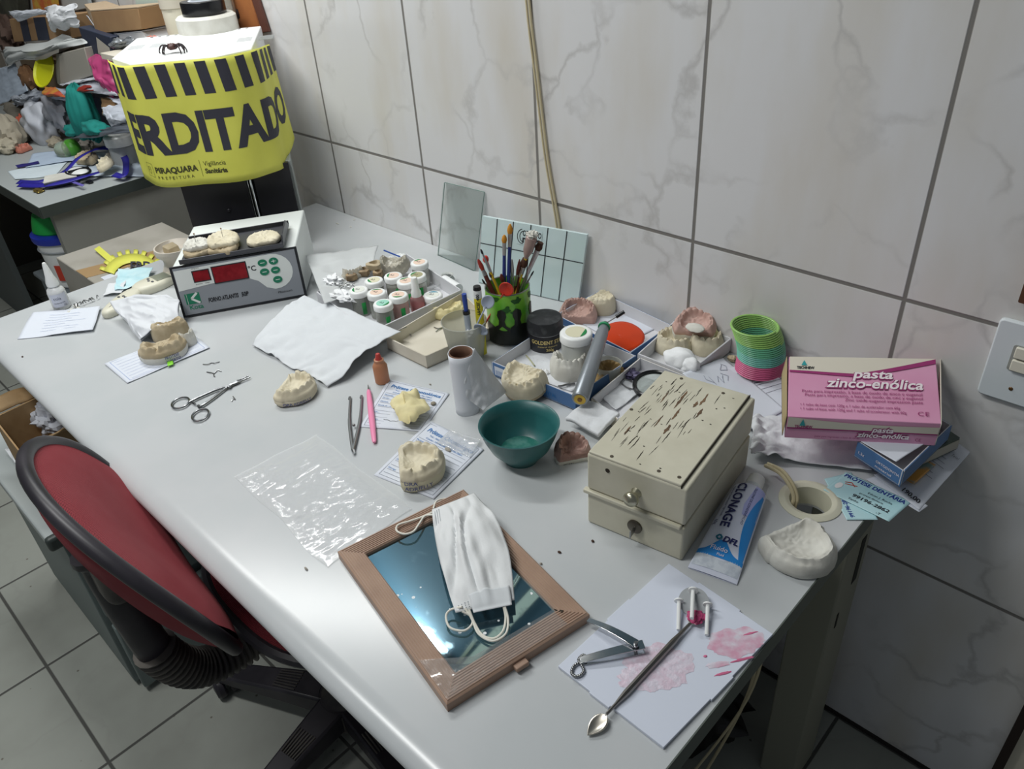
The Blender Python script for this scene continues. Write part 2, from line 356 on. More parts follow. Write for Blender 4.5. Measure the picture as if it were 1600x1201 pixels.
# ================================================================ side table with drawer unit, left under the bench
t = thing('side_table', 'low grey side table with drawers standing behind the red chair', 'table', (-.83, -.68, FZ))
m_sideTop = mat('side_top', '#a9b0b0', .4); m_dark = mat('dark_edge', '#3a413f', .45)
G().box((-.815, -.68, -.265), (.50, .46, .026)).obj('table_top', m_sideTop, t, bevel=.004)
g = G(); n = 10; pts = [(-.905 + .0, -.2530)]
g.hexa([(-.575, -.912, -.281), (-.558, -.912, -.281), (-.558, -.45, -.281), (-.575, -.45, -.281)], [(-.575, -.912, -.2505), (-.558, -.912, -.2505), (-.558, -.45, -.2505), (-.575, -.45, -.2505)])
g.obj('end_band', m_dark, t, bevel=.007, bs=3)
m_cab = mat('cabinet_steel', '#6d7877', .5)
G().box((-.80, -.68, -.485), (.46, .42, .40)).obj('body', m_cab, t, bevel=.002)
for z, o_ in ((-.385, 0), (-.59, .018)):
    dr = G().box((-.565 + o_, -.68, z), (.02, .405, .185)).obj('drawer', m_cab, t, bevel=.003)
    G().box((-.552 + o_, -.68, z + .05), (.012, .10, .014)).obj('drawer_handle', m_dark, dr, bevel=.003)
# carton with rubbish on it
A_, B_, C_, D_ = D(-12, 652, -.13), D(66, 616, -.13), D(112, 668, -.13), D(30, 706, -.13)
t = thing('open_carton', 'open worn cardboard carton of waste paper on the low side table', 'box', ((A_ + C_) / 2).xy.to_3d() + Vector((0, 0, -.252)))
m_card = mat('cardboard', '#9a7c56', .8, col2='#a98d68', ns=20); m_card_in = mat('cardboard_inside', '#6f5738', .85)
g = G(); q = [A_, B_, C_, D_]; cc = (A_ + C_) / 2
q = [cc + (p - cc) * 1.0 for p in q]
def carton(g, q, z0, z1, th=.004, flare=1.0, mi=0):
    cc = sum(q, Vector()) / 4; n = 4
    for i in range(4):
        a, b = q[i], q[(i + 1) % 4]; ai, bi = a + (cc - a).normalized() * th * 1.4, b + (cc - b).normalized() * th * 1.4
        f = lambda p, z: Vector((p.x, p.y, z))
        g.hexa([f(a, z0), f(b, z0), f(bi, z0), f(ai, z0)], [f(a, z1), f(b, z1), f(bi, z1), f(ai, z1)], mi)
    g.hexa([Vector((p.x, p.y, z0)) for p in q], [Vector((p.x, p.y, z0 + th)) for p in q], mi)
    return g
carton(g, q, -.252, -.13); g.obj('carton_body', m_card, t)
for k, (a, b) in enumerate(((q[0], q[1]), (q[2], q[3]))):
    o_ = (cc - (a + b) / 2).normalized() * -.03; z = Vector((0, 0, 1))
    sheet('flap', [a, b, b + o_ + z * .012, a + o_ + z * .02], m_card, parent=t, amp=.004, fr=30, nu=10, nv=4, solid=.003)
g = G()
g.ball(D(85, 650, -.16), (.05, .035, .03), 18, amp=.5, sc_=3, seed=2)
tag(g.obj('crumpled_paper', mat('waste_paper', '#b9bcc4', .7, bump=.5, bs=40), smooth=20), 'crumpled white paper stuffed in the open carton', 'paper')
sheet('plastic_bag_scrap', [D(8, 704, -.245), D(38, 700, -.235), D(52, 728, -.235), D(28, 730, -.245)], mat('white_bag', '#dfe2e6', .4), 'scrap of white plastic bag hanging beside the carton', 'bag', amp=.008, fr=40, seed=3)

# ================================================================ chair
t = thing('office_chair', 'red fabric office chair with black rim pushed under the bench', 'chair', (-.15, -.63, FZ))
m_red = mat('red_fabric', '#9c2f3a', .85, col2='#a4424a', ns=6, bump=.8, bs=260, wave='Z')
m_blk = mat('chair_black', '#26242a', .42, col2='#353238', ns=14); m_dusty = mat('dusty_black', '#2d2a2c', .6, col2='#5a5650', ns=9)
ph, le, cv = -.114, .365, .72; A, B = .198, .170
wv = Vector((math.cos(ph), math.sin(ph), 0)); n0 = Vector((-math.sin(ph), math.cos(ph), 0)); up = Vector((0, 0, math.cos(le))) - n0 * math.sin(le); nv_ = (wv.cross(up) * -1).normalized()
bc = Vector((-.123, -.871, -.017))
def bp(a, b, off):
    """a, b in ellipse units"""
    x, z = a * A, b * B; return bc + wv * x + up * z + nv_ * (cv * x * x + off)
def disc(front, th, edge):
    def fn(u, v):
        th_ = 2 * PI * u; r = v; k = (1 - r ** 4)
        sh = 1 - .06 * (math.sin(th_) > 0) * 0
        return bp(math.cos(th_) * r * edge, math.sin(th_) * r * edge * sh, front + th * k + (.010 * math.exp(-((math.sin(th_) * r + .35) / .3) ** 2) if th > 0 else 0))
    return fn
def squash(v): return v
g = G().grid(disc(.005, .022, .97), 48, 14, cu=True); g.grid(disc(.004, .0, .97), 48, 4, cu=True)
g.obj('backrest', m_red, t, weld=True)
g = G().grid(disc(-.006, -.026, .97), 48, 12, cu=True); g.grid(disc(-.004, .0, .97), 48, 4, cu=True)
g.obj('backrest_cover', m_red, t, weld=True)
g = G().tube([bp(math.cos(a), math.sin(a), 0) for a in [2 * PI * k / 72 for k in range(72)]], .0095, 12, closed=True, up=None)
g.obj('backrest_rim', m_blk, t)
# seat
sc_ = Vector((-.14, -.568, -.25))
def seat(u, v):
    a = 2 * PI * u; k = 1 + .04 * math.cos(2 * a) - .035 * math.cos(4 * a); r = .222 * k
    return sc_ + Vector((math.cos(a) * r * v, math.sin(a) * r * v, .028 * (1 - v ** 6)))
g = G().grid(seat, 48, 12, cu=True); g.grid(lambda u, v: Vector((seat(u, v).x, seat(u, v).y, sc_.z - .012 * (1 - v ** 4))), 48, 6, cu=True)
g.obj('seat', m_red, t, weld=True)
g = G().tube([Vector((sc_.x + math.cos(a) * .225 * (1 + .04 * math.cos(2 * a) - .035 * math.cos(4 * a)), sc_.y + math.sin(a) * .225 * (1 + .04 * math.cos(2 * a) - .035 * math.cos(4 * a)), sc_.z - .006)) for a in [2 * PI * k / 60 for k in range(60)]], .010, 8, closed=True)
g.obj('seat_rim', m_blk, t)
G().box((sc_.x, sc_.y, -.285), (.20, .16, .04)).obj('seat_mechanism', m_blk, t, bevel=.01)
# back bar: bracket, tube, bellows
g = G()
J = catmull([Vector((-.128, -.905, .01)), Vector((-.13, -.904, -.05)), Vector((-.13, -.899, -.130)), Vector((-.13, -.888, -.215)), Vector((-.13, -.850, -.282)), Vector((-.13, -.775, -.302)), Vector((-.13, -.69, -.292))], 8)
g.tube(J[:26], [.030 if i < 3 else .024 for i in range(26)], 14, flat=.75); g.obj('back_bar', m_blk, t)
g = G().box((-.13, -.900, -.015), (.10, .045, .09)); g.obj('back_bracket', m_dusty, t, bevel=.018, bs=4)
JB = catmull(J[22:], 4); g = G().tube(JB, [.031 if i % 4 < 2 else .024 for i in range(len(JB))], 16); g.obj('bellows', m_dusty, t, smooth=60)
# base
hub = Vector((-.16, -.63, -.635))
g = G().lathe([(.022, -.33 - hub.z), (.022, -.03), (.045, -.01), (.050, .03), (.050, -.02)], 24, hub)
g.lathe([(.055, -.025), (.055, .02), (.03, .045), (.022, .09), (.022, .33)], 24, hub); g.obj('column', m_dusty, t)
for k in range(5):
    a = math.radians(208 + 72 * k); d = Vector((math.cos(a), math.sin(a), 0)); p = Vector((-d.y, d.x, 0)); L_ = .285
    def q4(s, w_, z0, z1): c_ = hub + d * s; return [c_ - p * w_ + Vector((0, 0, z0)), c_ + p * w_ + Vector((0, 0, z0)), c_ + p * w_ + Vector((0, 0, z1)), c_ - p * w_ + Vector((0, 0, z1))]
    g = G(); secs = [q4(.03, .032, -.022, .03), q4(.12, .027, -.018, .024), q4(L_ - .02, .020, -.016, .010), q4(L_ + .015, .016, -.016, .002)]
    for i in range(3): g.add(secs[i] + secs[i + 1], [(j, (j + 1) % 4, 4 + (j + 1) % 4, 4 + j) for j in range(4)])
    g.add(secs[0], [(3, 2, 1, 0)]); g.add(secs[3], [(0, 1, 2, 3)])
    ar = g.obj('base_arm', m_blk, t, bevel=.005, weld=True)
    g = G()
    for i in range(7):
        s = .10 + .0  ; c_ = hub + d * .10 + p * ((i - 3) * .0065) + Vector((0, 0, .0265)); c2 = hub + d * .15 + p * ((i - 3) * .0055) + Vector((0, 0, .0235))
        g.tube([c_, c2], .0016, 6)
    g.obj('grip_ribs', m_dusty, ar)
    cpos = hub + d * L_; cz = FZ + .026
    g = G()
    for s in (-1, 1):
        M_ = Matrix.Translation(Vector((cpos.x, cpos.y, cz))) @ Matrix.Rotation(a + .9, 4, 'Z') @ Matrix.Rotation(PI / 2, 4, 'Y')
        gg = G().lathe([(.0, .004), (.022, .004), (.0255, .008), (.0255, .018), (.021, .024), (0, .026)], 20, cap=False)
        if s < 0: gg.v = [Vector((q.x, q.y, -q.z)) for q in gg.v]
        gg.xf(M_); g.add(gg.v, gg.f)
    g.lathe([(.006, 0), (.006, .035)], 10, (cpos.x, cpos.y, cz)); g.obj('caster', m_blk, t)
# ================================================================ shared builders for the bench things
m_pl_cream = mat('plaster_cream', '#d9d1ba', .8, col2='#cec5ac', ns=30, bump=.25, bs=90)
m_pl_yellow = mat('plaster_yellow', '#ddd3a6', .8, col2='#d2c797', ns=30, bump=.25, bs=90)
m_pl_white = mat('plaster_white', '#d8d7cf', .8, col2='#cbc9c0', ns=25, bump=.3, bs=90)
m_pl_pink = mat('plaster_pink', '#c7a79d', .75, col2='#bb988d', ns=30, bump=.25, bs=90)
m_pl_tan = mat('plaster_tan', '#bcae93', .8, col2='#ab9b7e', ns=30, bump=.3, bs=90)
m_pl_grey = mat('plaster_grey', '#a9a49a', .8, col2='#979186', ns=30, bump=.3, bs=90)
m_paper = mat('white_paper', '#d3d8e2', .75); m_ink = mat('ink_blue', '#2b3f8f', .6); m_ink_b = mat('ink_cyan', '#2f74b5', .6); m_ink_k = mat('ink_black', '#23252b', .6); m_ink_g = mat('ink_grey', '#6d7180', .7)
m_white = mat('white_plastic', '#e9ebea', .35); m_box_in = mat('box_inside', '#d3d4d8', .65); m_box_cream = mat('box_cream', '#d8d2c4', .65, col2='#cdc6b6', ns=12)
m_box_blue = mat('box_blue', '#4a70a0', .5); m_metal = mat('steel_dark', '#9a9b9c', .3, 1.0); m_chrome = mat('chrome', '#d8dadc', .14, 1.0)
m_tissue = mat('tissue', '#d5d8dc', .85, bump=.5, bs=160); m_clear = mat('clear_plastic', '#f4f6f6', .12, trans=.95, ior=1.25)
m_black = mat('black_gloss', '#17181b', .25); m_brown = mat('dark_brown', '#4a3428', .7)
m_ceramic = mat('model_clear', '#cfcabc', .18, trans=.35, ior=1.35)

def heading(p, q):
    d = q - p; return math.atan2(d.y, d.x) - PI / 2
def cast_shape(W, Lh, hb=.014, hr=.008, teeth=13, seed=0, missing=(), palate=.35, rough=.0012, cut=-.36, gap=.0, nt=110, nr=22, ridge=.74, rw=.14, fill=0, sidebulge=0, sock=0):
    """local dental model: arch front towards +y; returns G, boundary function"""
    rnd = random.Random(seed)
    def R(t):
        c_, s_ = math.cos(t), math.sin(t); e = 1 / math.sqrt((c_ / (W / 2)) ** 2 + (s_ / (Lh * .60)) ** 2)
        if s_ < 0: e = min(e * 1.05, (cut * Lh) / s_)
        return e * (1 + .05 * nz(math.cos(t) * 2 + seed, math.sin(t) * 2, seed))
    def topz(t, r):
        tt = math.degrees(t) % 360; tt = tt - 360 if tt > 270 else tt      # -90..270
        gate = 1 / (1 + math.exp(-(tt + 38) / 5)) / (1 + math.exp((tt - 218) / 5))
        for a, b in missing:
            if a < tt < b: gate *= .45
        bump = .62 + .38 * abs(math.sin(math.radians(tt) * teeth / 2 + seed)) ** .6
        rr = r - ridge - .03 * math.sin(t * 3 + seed)
        groove = -.35 * math.exp(-(rr / .035) ** 2)
        z = hb + hr * gate * bump * (math.exp(-(rr / rw) ** 4) + groove * .5)
        if sock: z -= sock * gate * max(0, math.sin(math.radians(tt) * teeth / 1.0)) ** 1.2 * math.exp(-((r - ridge - .02) / .075) ** 2)
        if r < ridge: z -= palate * hb * (1 - (r / ridge) ** 2) * (0 if fill else 1)
        if r > .9: z -= hb * .25 * ((r - .9) / .1) ** 2
        z += rough * nz(r * math.cos(t) * 7 + seed, r * math.sin(t) * 7, seed * 2) * 1.6
        return max(z, .002)
    g = G(); vs = []
    for j in range(1, nr + 1):
        r = (j / nr) ** .8
        for i in range(nt):
            t = 2 * PI * i / nt; q = R(t) * r; vs.append((q * math.cos(t), q * math.sin(t), topz(t, r)))
    k0 = len(vs)
    for zf, kf in ((.55, 1.02 + sidebulge), (.12, 1.01), (0, .97)):
        for i in range(nt):
            t = 2 * PI * i / nt; q = R(t) * (kf + .012 * nz(math.cos(t) * 5, math.sin(t) * 5, zf * 9 + seed)); vs.append((q * math.cos(t), q * math.sin(t), hb * .75 * zf))
    c0 = len(vs); vs.append((0, 0, topz(PI / 2, .01))); vs.append((0, 0, 0)); rows = nr + 3
    fs = [(j * nt + i, j * nt + (i + 1) % nt, (j + 1) * nt + (i + 1) % nt, (j + 1) * nt + i) for j in range(rows - 1) for i in range(nt)]
    fs += [(c0, (i + 1) % nt, i) for i in range(nt)] + [(c0 + 1, (rows - 1) * nt + i, (rows - 1) * nt + (i + 1) % nt) for i in range(nt)]
    g.add(vs, fs); return g, R
def cast(label, uv, uvf, W, Lh, m, z=0.0, rx=0, ry=0, name='dental_cast', base=None, script=None, group=None, cat='dental model', **kw):
    p = D(*uv, z); rz = heading(p, D(*uvf, z)); M = MX(p, rz, rx, ry); hb = kw.get('hb', .014)
    g, R = cast_shape(W, Lh, **kw); g.xf(M)
    if not base and not script: return tag(g.obj(name, m, smooth=50), label, cat, group)
    t = thing(name, label, cat, p, group); g.obj('arch', m, t, smooth=50)
    if base:
        b = G(); n = 60; zz = kw.get('hb', .014)
        b.lathe([(.96, -base[1]), (1.02, -base[1] * .5), (1.03, .001), (1.0, .003)], n, fn=lambda a, z_: R(a)); b.xf(M); b.obj('base', base[0], t, smooth=50)
    if script:
        lc = M.inverted() @ CP; acam = math.atan2(lc.y, lc.x); txt, t0, y0, size, mm = script[:5]; kw2 = script[5] if len(script) > 5 else {}
        def mp(x, y, h=0):
            a = acam + math.radians(t0) + x / (W / 2); q = R(a) * 1.03 + h * 1.5; return M @ Vector((q * math.cos(a), q * math.sin(a), y))
        write(t, mp, [(s_, 0, y0 - k * size * 1.05, size, dict(kw2, cut=.003)) for k, s_ in enumerate(txt.split('\n'))], mm, name='handwriting')
    return t
def lump(name, label, cat, c, r, m, amp=.5, sc=3, seed=1, n=14, group=None, parent=None, flatten=None, smooth=40):
    g = G().ball(c, r, n, amp=amp, sc_=sc, seed=seed)
    if flatten is not None: g.v = [Vector((p.x, p.y, max(p.z, flatten))) for p in g.v]
    o = g.obj(name, m, parent, smooth=smooth)
    return o if parent else tag(o, label, cat, group)
def tray(name, label, rim, h, m_out, m_in, z0=.0005, th=.0022, cat='box', liner=None):
    """rim: four world corners of the rim (z = z0 + h)"""
    q = [Vector((p.x, p.y, 0)) for p in rim]; cc = sum(q, Vector()) / 4
    t = thing(name, label, cat, (cc.x, cc.y, z0)); g = G(); gi = G()
    for i in range(4):
        a, b = q[i], q[(i + 1) % 4]; n_ = (cc - (a + b) / 2); d = (b - a).normalized(); n_ = (n_ - d * n_.dot(d)).normalized()
        f = lambda p, z: Vector((p.x, p.y, z))
        g.hexa([f(a, z0), f(b, z0), f(b + n_ * th * .5, z0), f(a + n_ * th * .5, z0)], [f(a, z0 + h), f(b, z0 + h), f(b + n_ * th * .5, z0 + h), f(a + n_ * th * .5, z0 + h)])
        gi.hexa([f(a + n_ * th * .5, z0 + th), f(b + n_ * th * .5, z0 + th), f(b + n_ * th, z0 + th), f(a + n_ * th, z0 + th)], [f(a + n_ * th * .5, z0 + h + .0003), f(b + n_ * th * .5, z0 + h + .0003), f(b + n_ * th, z0 + h + .0003), f(a + n_ * th, z0 + h + .0003)])
    g.hexa([Vector((p.x, p.y, z0)) for p in q], [Vector((p.x, p.y, z0 + th * .5)) for p in q])
    gi.hexa([Vector((p.x, p.y, z0 + th * .5)) for p in q], [Vector((p.x, p.y, z0 + th)) for p in q])
    g.obj('outer_wall', m_out, t, smooth=0); gi.obj('lining', m_in, t, smooth=0)
    return t
def jar(label, u, v, zl, z0, r, h, m_glass, lidmat, disc, wedge, group=None, name='powder_jar', content=None, lid_h=.011, green=True, rot=0, txt='A2'):
    p = D(u, v, zl); t = thing(name, label, 'jar', (p.x, p.y, z0)); c_ = Vector((p.x, p.y, z0))
    if group: t['group'] = group
    hb = h - lid_h
    G().lathe([(r * .88, 0), (r * .92, .002), (r * .92, hb - .002), (r * .80, hb)], 28, c_).obj('jar_body', m_glass, t)
    if content: G().lathe([(r * .84, .001), (r * .84, hb * .55), (0, hb * .58)], 20, c_).obj('contents', content, t)
    G().lathe([(r * .9, hb - .001), (r, hb), (r, h - .0025), (r * .93, h - .0004), (r * .80, h), (0, h)], 32, c_).obj('lid', lidmat, t, smooth=50)
    G().lathe([(r * .66, h + .0001), (r * .66, h + .0004), (0, h + .0004)], 26, c_).obj('lid_sticker', disc, t)
    if wedge:
        a0 = rot; g = G(); pts = [(c_.x + r * .66 * math.cos(a0 + k * .14), c_.y + r * .66 * math.sin(a0 + k * .14)) for k in range(13)]
        g.prism(pts, c_.z + h + .0004, c_.z + h + .0007); g.obj('sticker_wedge', wedge, t, smooth=0)
    if txt:
        M = MX((c_.x, c_.y, c_.z + h), .35)
        write(t, lambda x, y, hh: M @ Vector((x, y, .0006 + hh)), [(txt, -r * .35, -r * .15, r * .42)], m_ink_k, h=0)
    if green:
        d = (CP - c_); a0 = math.atan2(d.y, d.x)
        g = G().grid(lambda s, q: c_ + Vector((math.cos(a0 + .05 + s * .5) * r * .93, math.sin(a0 + .05 + s * .5) * r * .93, hb * (.12 + .62 * q))), 6, 1); g.obj('label_patch', mat('label_green', '#1f8f45', .5), t, solid=.0003)
    return t

# ================================================================ back row: glass plates
A = D(685, 398); B = D(742, 423); T1 = DY(695, 285, -.004); T2 = DY(757, 300, -.004)
m_glass = mat('slab_glass', '#eef4f2', .10, trans=.97, ior=1.06)
def slabplate(name, A, B, Cc, Dd, th, m, parent=None):
    n_ = (B - A).cross(Dd - A).normalized() * th; g = G().hexa([A, B, Cc, Dd], [A + n_, B + n_, Cc + n_, Dd + n_]); return g.obj(name, m, parent, smooth=0, bevel=.0006)
t = thing('glass_plate', 'clear glass plate leaning on the tiled wall, left of the gridded glass tile', 'glass plate', (A + B) / 2)
slabplate('pane', A, B, T2, T1, .004, m_glass, t)
for a_, b_ in ((A, B), (B, T2), (T2, T1), (T1, A)): G().tube([a_, b_], .0009, 6).obj('ground_edge', mat('glass_edge', '#6f8782', .4), t)
A = D(750, 440); B = D(905, 475); T1 = DY(767, 325, -.005); T2 = DY(920, 365, -.005)
A.z = B.z = .001; T1 = A + (T2 - B)
t = thing('gridded_mixing_plate', 'pale blue glass mixing plate with black grid leaning against the wall behind the brush pot', 'glass plate', (A + B) / 2)
slabplate('plate', A, B, T2, T1, .006, mat('milk_glass', '#cfe2e4', .12, coat=.5), t)
nrm = (B - A).cross(T1 - A).normalized(); s_ = 1 if nrm.y < 0 else -1
if s_ > 0: off = .0066
else: off = .0008
def mpm(x, y, h=0):
    return A * (1 - x) * (1 - y) + B * x * (1 - y) + T2 * x * y + T1 * (1 - x) * y + nrm * (off if s_ > 0 else 0) + nrm * s_ * h
g = G()
for x in (.155, .315, .485, .645, .82): g.add([mpm(x - .004, 0, .0003), mpm(x + .004, 0, .0003), mpm(x + .004, 1, .0003), mpm(x - .004, 1, .0003)], [(0, 1, 2, 3)])
g.add([mpm(0, .600, .0003), mpm(1, .600, .0003), mpm(1, .612, .0003), mpm(0, .612, .0003)], [(0, 1, 2, 3)])
g.obj('grid_lines', m_ink_k, t, smooth=0)
WW = (B - A).length; HH = (T1 - A).length
mpt = lambda x, y, h: mpm(x / WW, y / HH, .0004 + h)
g = G().add([mpm(.36, .70, .00035), mpm(.60, .70, .00035), mpm(.60, .93, .00035), mpm(.36, .93, .00035)], [(0, 1, 2, 3)]); g.obj('logo_field', mat('milk_glass', '#cfe2e4', .12), t, smooth=0)
write(t, mpt, [('ODONTO', WW * .415, HH * .83, .0155, dict(w=.040, bold=.0004)), ('mega', WW * .415, HH * .735, .020, dict(w=.040, bold=.0007))], m_ink_k)
g = G()
for rr, dx in ((.014, 0), (.0105, .0025)):
    arc = [(WW * .415 + dx + rr * math.cos(a) * .8, HH * .82 + rr * math.sin(a)) for a in [math.radians(100 + k * 12) for k in range(16)]]
    strokes(g, mpt, [arc], .0014)
g.obj('logo_arcs', m_ink_k, t, smooth=0)
# plaster chips near the wall
for k, (u, v) in enumerate(((527, 349), (553, 343), (548, 354))):
    lump('plaster_chip', ['larger white plaster chip on the bare bench behind the furnace', 'small white plaster chip closest to the wall behind the furnace', 'tiny plaster crumb beside the larger white chip'][k], 'chip', D(u, v, .001), (.006 if k == 0 else .003, .002, .001), m_pl_white, seed=k, n=6)

# ================================================================ heating furnace, its tray and what lies on it
F0 = D(290, 497); F1 = D(478, 463); ux = (F1 - F0); FW = ux.length; ux.normalize(); uy = Vector((-ux.y, ux.x, 0))   # uy points back
fang = math.atan2(ux.y, ux.x)
def FP(x, y, z): return F0 + ux * x + uy * y + Vector((0, 0, z))
t = thing('wax_furnace', 'white and grey electric heating furnace with red digital display', 'furnace', FP(FW / 2, .1, 0))
m_fur = mat('furnace_white', '#dfe4e2', .35); m_furd = mat('furnace_grey', '#8e939a', .4); m_furb = mat('furnace_black', '#26282d', .4); m_rub = mat('rubber_black', '#141414', .7)
lean = .016; FH = .098
front = [FP(0, 0, .004), FP(FW, 0, .004), FP(FW, lean, FH), FP(0, lean, FH)]
G().hexa([FP(0, .0, .003), FP(FW, .0, .003), FP(FW + .034, .165, .003), FP(.036, .165, .003)], [FP(0, lean, FH), FP(FW, lean, FH), FP(FW + .032, .160, .121), FP(.040, .163, .121)]).obj('case', m_fur, t, bevel=.003)
fy = (front[3] - front[0]).normalized(); fn_ = ux.cross(fy).normalized()
mpf = lambda x, y, h=0: front[0] + ux * x + fy * y + fn_ * (.0016 + h)
PH = (front[3] - front[0]).length
g = G().hexa([mpf(-.003, -.003, -.003), mpf(FW + .003, -.003, -.003), mpf(FW + .003, PH + .003, -.003), mpf(-.003, PH + .003, -.003)], [mpf(-.003, -.003, -.0004), mpf(FW + .003, -.003, -.0004), mpf(FW + .003, PH + .003, -.0004), mpf(-.003, PH + .003, -.0004)])
g.obj('front_bezel', m_furb, t, bevel=.0008)
def fpoly(g, pts, h, th=.0006, mi=0): 
    n = len(pts); g.add([mpf(x, y, h) for x, y in pts] + [mpf(x, y, h + th) for x, y in pts], [list(range(n))[::-1], list(range(n, 2 * n))] + [(i, (i + 1) % n, n + (i + 1) % n, n + i) for i in range(n)], mi); return g
fpoly(G(), [(.002, .002), (FW - .002, .002), (FW - .002, PH - .001), (.002, PH - .001)], 0).obj('front_panel', m_furd, t, smooth=0)
arc = [(.003, PH - .002), (.003, .052), (.05, .056), (.10, .060), (.128, .058), (.150, .046), (.163, .030), (.178, .024)] + [(.182 + .036 * math.cos(a), .060 + .036 * math.sin(a)) for a in [math.radians(-80 + 17 * k) for k in range(11)]]
arc = [(x * FW / .231, min(y * PH / .099, PH - .002)) for x, y in arc]
fpoly(G(), arc, .0006, .0004).obj('white_panel', m_fur, t, smooth=0)
m_disp = mat('display_red', '#7a1820', .2, col2='#8d2028', ns=60)
for x0, x1, y0, y1 in ((.036, .064, .064, .083), (.072, .133, .055, .085)):
    d_ = fpoly(G(), [(x0 - .002, y0 - .002), (x1 + .002, y0 - .002), (x1 + .002, y1 + .002), (x0 - .002, y1 + .002)], .001, .0006).obj('display', m_furb, t, smooth=0)
    fpoly(G(), [(x0, y0), (x1, y0), (x1, y1), (x0, y1)], .0016, .0003).obj('display_window', m_disp, d_, smooth=0)
m_grn = mat('button_green', '#1f7a5c', .5)
for x, y in ((.165, .078), (.186, .078), (.165, .060), (.186, .060), (.186, .041)):
    g = fpoly(G(), [(x + .0088 * math.cos(a), y + .0068 * math.sin(a)) for a in [2 * PI * k / 20 for k in range(20)]], .001, .0010); bt = g.obj('button', m_grn, t, smooth=0)
    g = G(); strokes(g, mpf, [[(x - .004, y), (x + .004, y)]] + ([[(x, y - .003), (x, y + .003)]] if y > .07 and x > .17 else []), .0012, .0022); g.obj('button_mark', m_white, bt, smooth=0)
g = fpoly(G(), [(.010, .022), (.037, .022), (.037, .043), (.010, .043)], .0007, .0003); g.obj('logo_square', m_grn, t, smooth=0)
g = G(); strokes(g, mpf, [[(.033, .0425), (.021, .0325), (.035, .0225)]], .0042, .0012); strokes(g, mpf, [[(.0135, .043), (.0135, .022)]], .0006, .0012); g.obj('logo_mark', m_fur, t, smooth=0)
write(t, mpf, [('Kota', .013, .0115, .012, dict(w=.026, bold=.0002))], m_grn, h=.0009)
write(t, mpf, [('FORNO ATLANTIS', .050, .020, .0115, dict(w=.057, bold=.0004, shear=.15)), ('50P', .112, .020, .0115, dict(w=.014, bold=.0004, shear=.15)), ('Platinum', .180, .013, .0062, dict(w=.028, shear=.2)), ('°C', .136, .066, .014, dict(bold=.0003)), ('programa', .036, .0885, .0034), ('processo', .036, .0575, .0034), ('tempo', .053, .0575, .0034)], m_ink_k, h=.0012)
for x, y in ((.02, .02), (FW - .02, .02), (.02, .18), (FW - .02, .18)): pass
G().hexa([FP(.005, .006, 0.0002), FP(FW - .005, .006, 0.0002), FP(FW + .02, .155, 0.0002), FP(.035, .155, 0.0002)], [FP(.005, .006, .004), FP(FW - .005, .006, .004), FP(FW + .02, .155, .004), FP(.035, .155, .004)]).obj('rubber_foot_strip', m_rub, t)
g = G().ball(FP(FW + .002, .03, .055), (.003, .003, .003), 8); g.obj('side_screw', m_metal, t)
# dark tray
TZ = .113
t = thing('metal_tray', 'dark narrow metal tray lying on top of the furnace', 'tray', FP(.1, .03, TZ))
g = G(); x0, x1, y0, y1 = .012, .205, .012, .095
sl = .12
def TP(x, y, z): return FP(x + y * .2 + .004, y, .1035 + (y - .01) * .15 + z)
g.hexa([TP(x0, y0, 0), TP(x1, y0, 0), TP(x1, y1, 0), TP(x0, y1, 0)], [TP(x0, y0, .002), TP(x1, y0, .002), TP(x1, y1, .002), TP(x0, y1, .002)])
for y in (y0, y1): g.hexa([TP(x0, y - .001, .002), TP(x1, y - .001, .002), TP(x1, y + .001, .002), TP(x0, y + .001, .002)], [TP(x0, y - .001, .010), TP(x1, y - .001, .010), TP(x1, y + .001, .010), TP(x0, y + .001, .010)])
g.obj('tray_plate', mat('tray_steel', '#55565b', .4, .8), t, bevel=.0006)
G().hexa([TP(x1 - .003, y0, .002), TP(x1, y0, .002), TP(x1, y1, .002), TP(x1 - .003, y1, .002)], [TP(x1 - .003, y0 + .01, .022), TP(x1, y0 + .01, .022), TP(x1, y1 - .02, .022), TP(x1 - .003, y1 - .02, .022)]).obj('end_lug', mat('tray_steel', '#55565b', .4, .8), t, bevel=.001)
def flatcast(label, x, y, W, L_, rz, m, z=.003, h=.009, seed=0, pins=0, group=None):
    c_ = TP(x, y, z); g, R = cast_shape(W, L_, hb=h, hr=.002, palate=.1, seed=seed, cut=-.5, rough=.002, nt=60, nr=10); M = MX(c_, fang + rz, 0.1)
    if not pins: return tag(g.xf(M).obj('plaster_piece', m, smooth=50), label, 'plaster piece')
    t = thing('plaster_piece', label, 'plaster piece', c_); g.xf(M).obj('slab', m, t, smooth=50)
    G().tube([M @ Vector((0, .005, h * .8)), M @ Vector((0.001, .005, h + .016))], .0006, 6).obj('pin', m_metal, t)
    G().ball(M @ Vector((0.001, .005, h + .016)), .0016, 6).obj('pin_head', mat('pin_brown', '#8a6b4c', .5), t)
flatcast('tan plaster slab at the left end of the furnace tray, lying under a white one', .040, .040, .052, .042, .4, m_pl_tan, seed=3)
flatcast('white stepped plaster slab with a pin at the left end of the furnace tray', .040, .046, .048, .036, .2, m_pl_white, z=.012, seed=5, pins=1)
flatcast('tan scalloped plaster slab under the middle model on the furnace tray', .088, .040, .056, .052, -.3, m_pl_tan, seed=8)
flatcast('cream rounded plaster model with a pin, in the middle of the furnace tray', .088, .050, .060, .052, -.1, m_pl_cream, z=.012, seed=9, pins=1)
flatcast('pale flat plaster slab alone at the right end of the furnace tray', .163, .045, .062, .044, .1, m_pl_cream, seed=12)

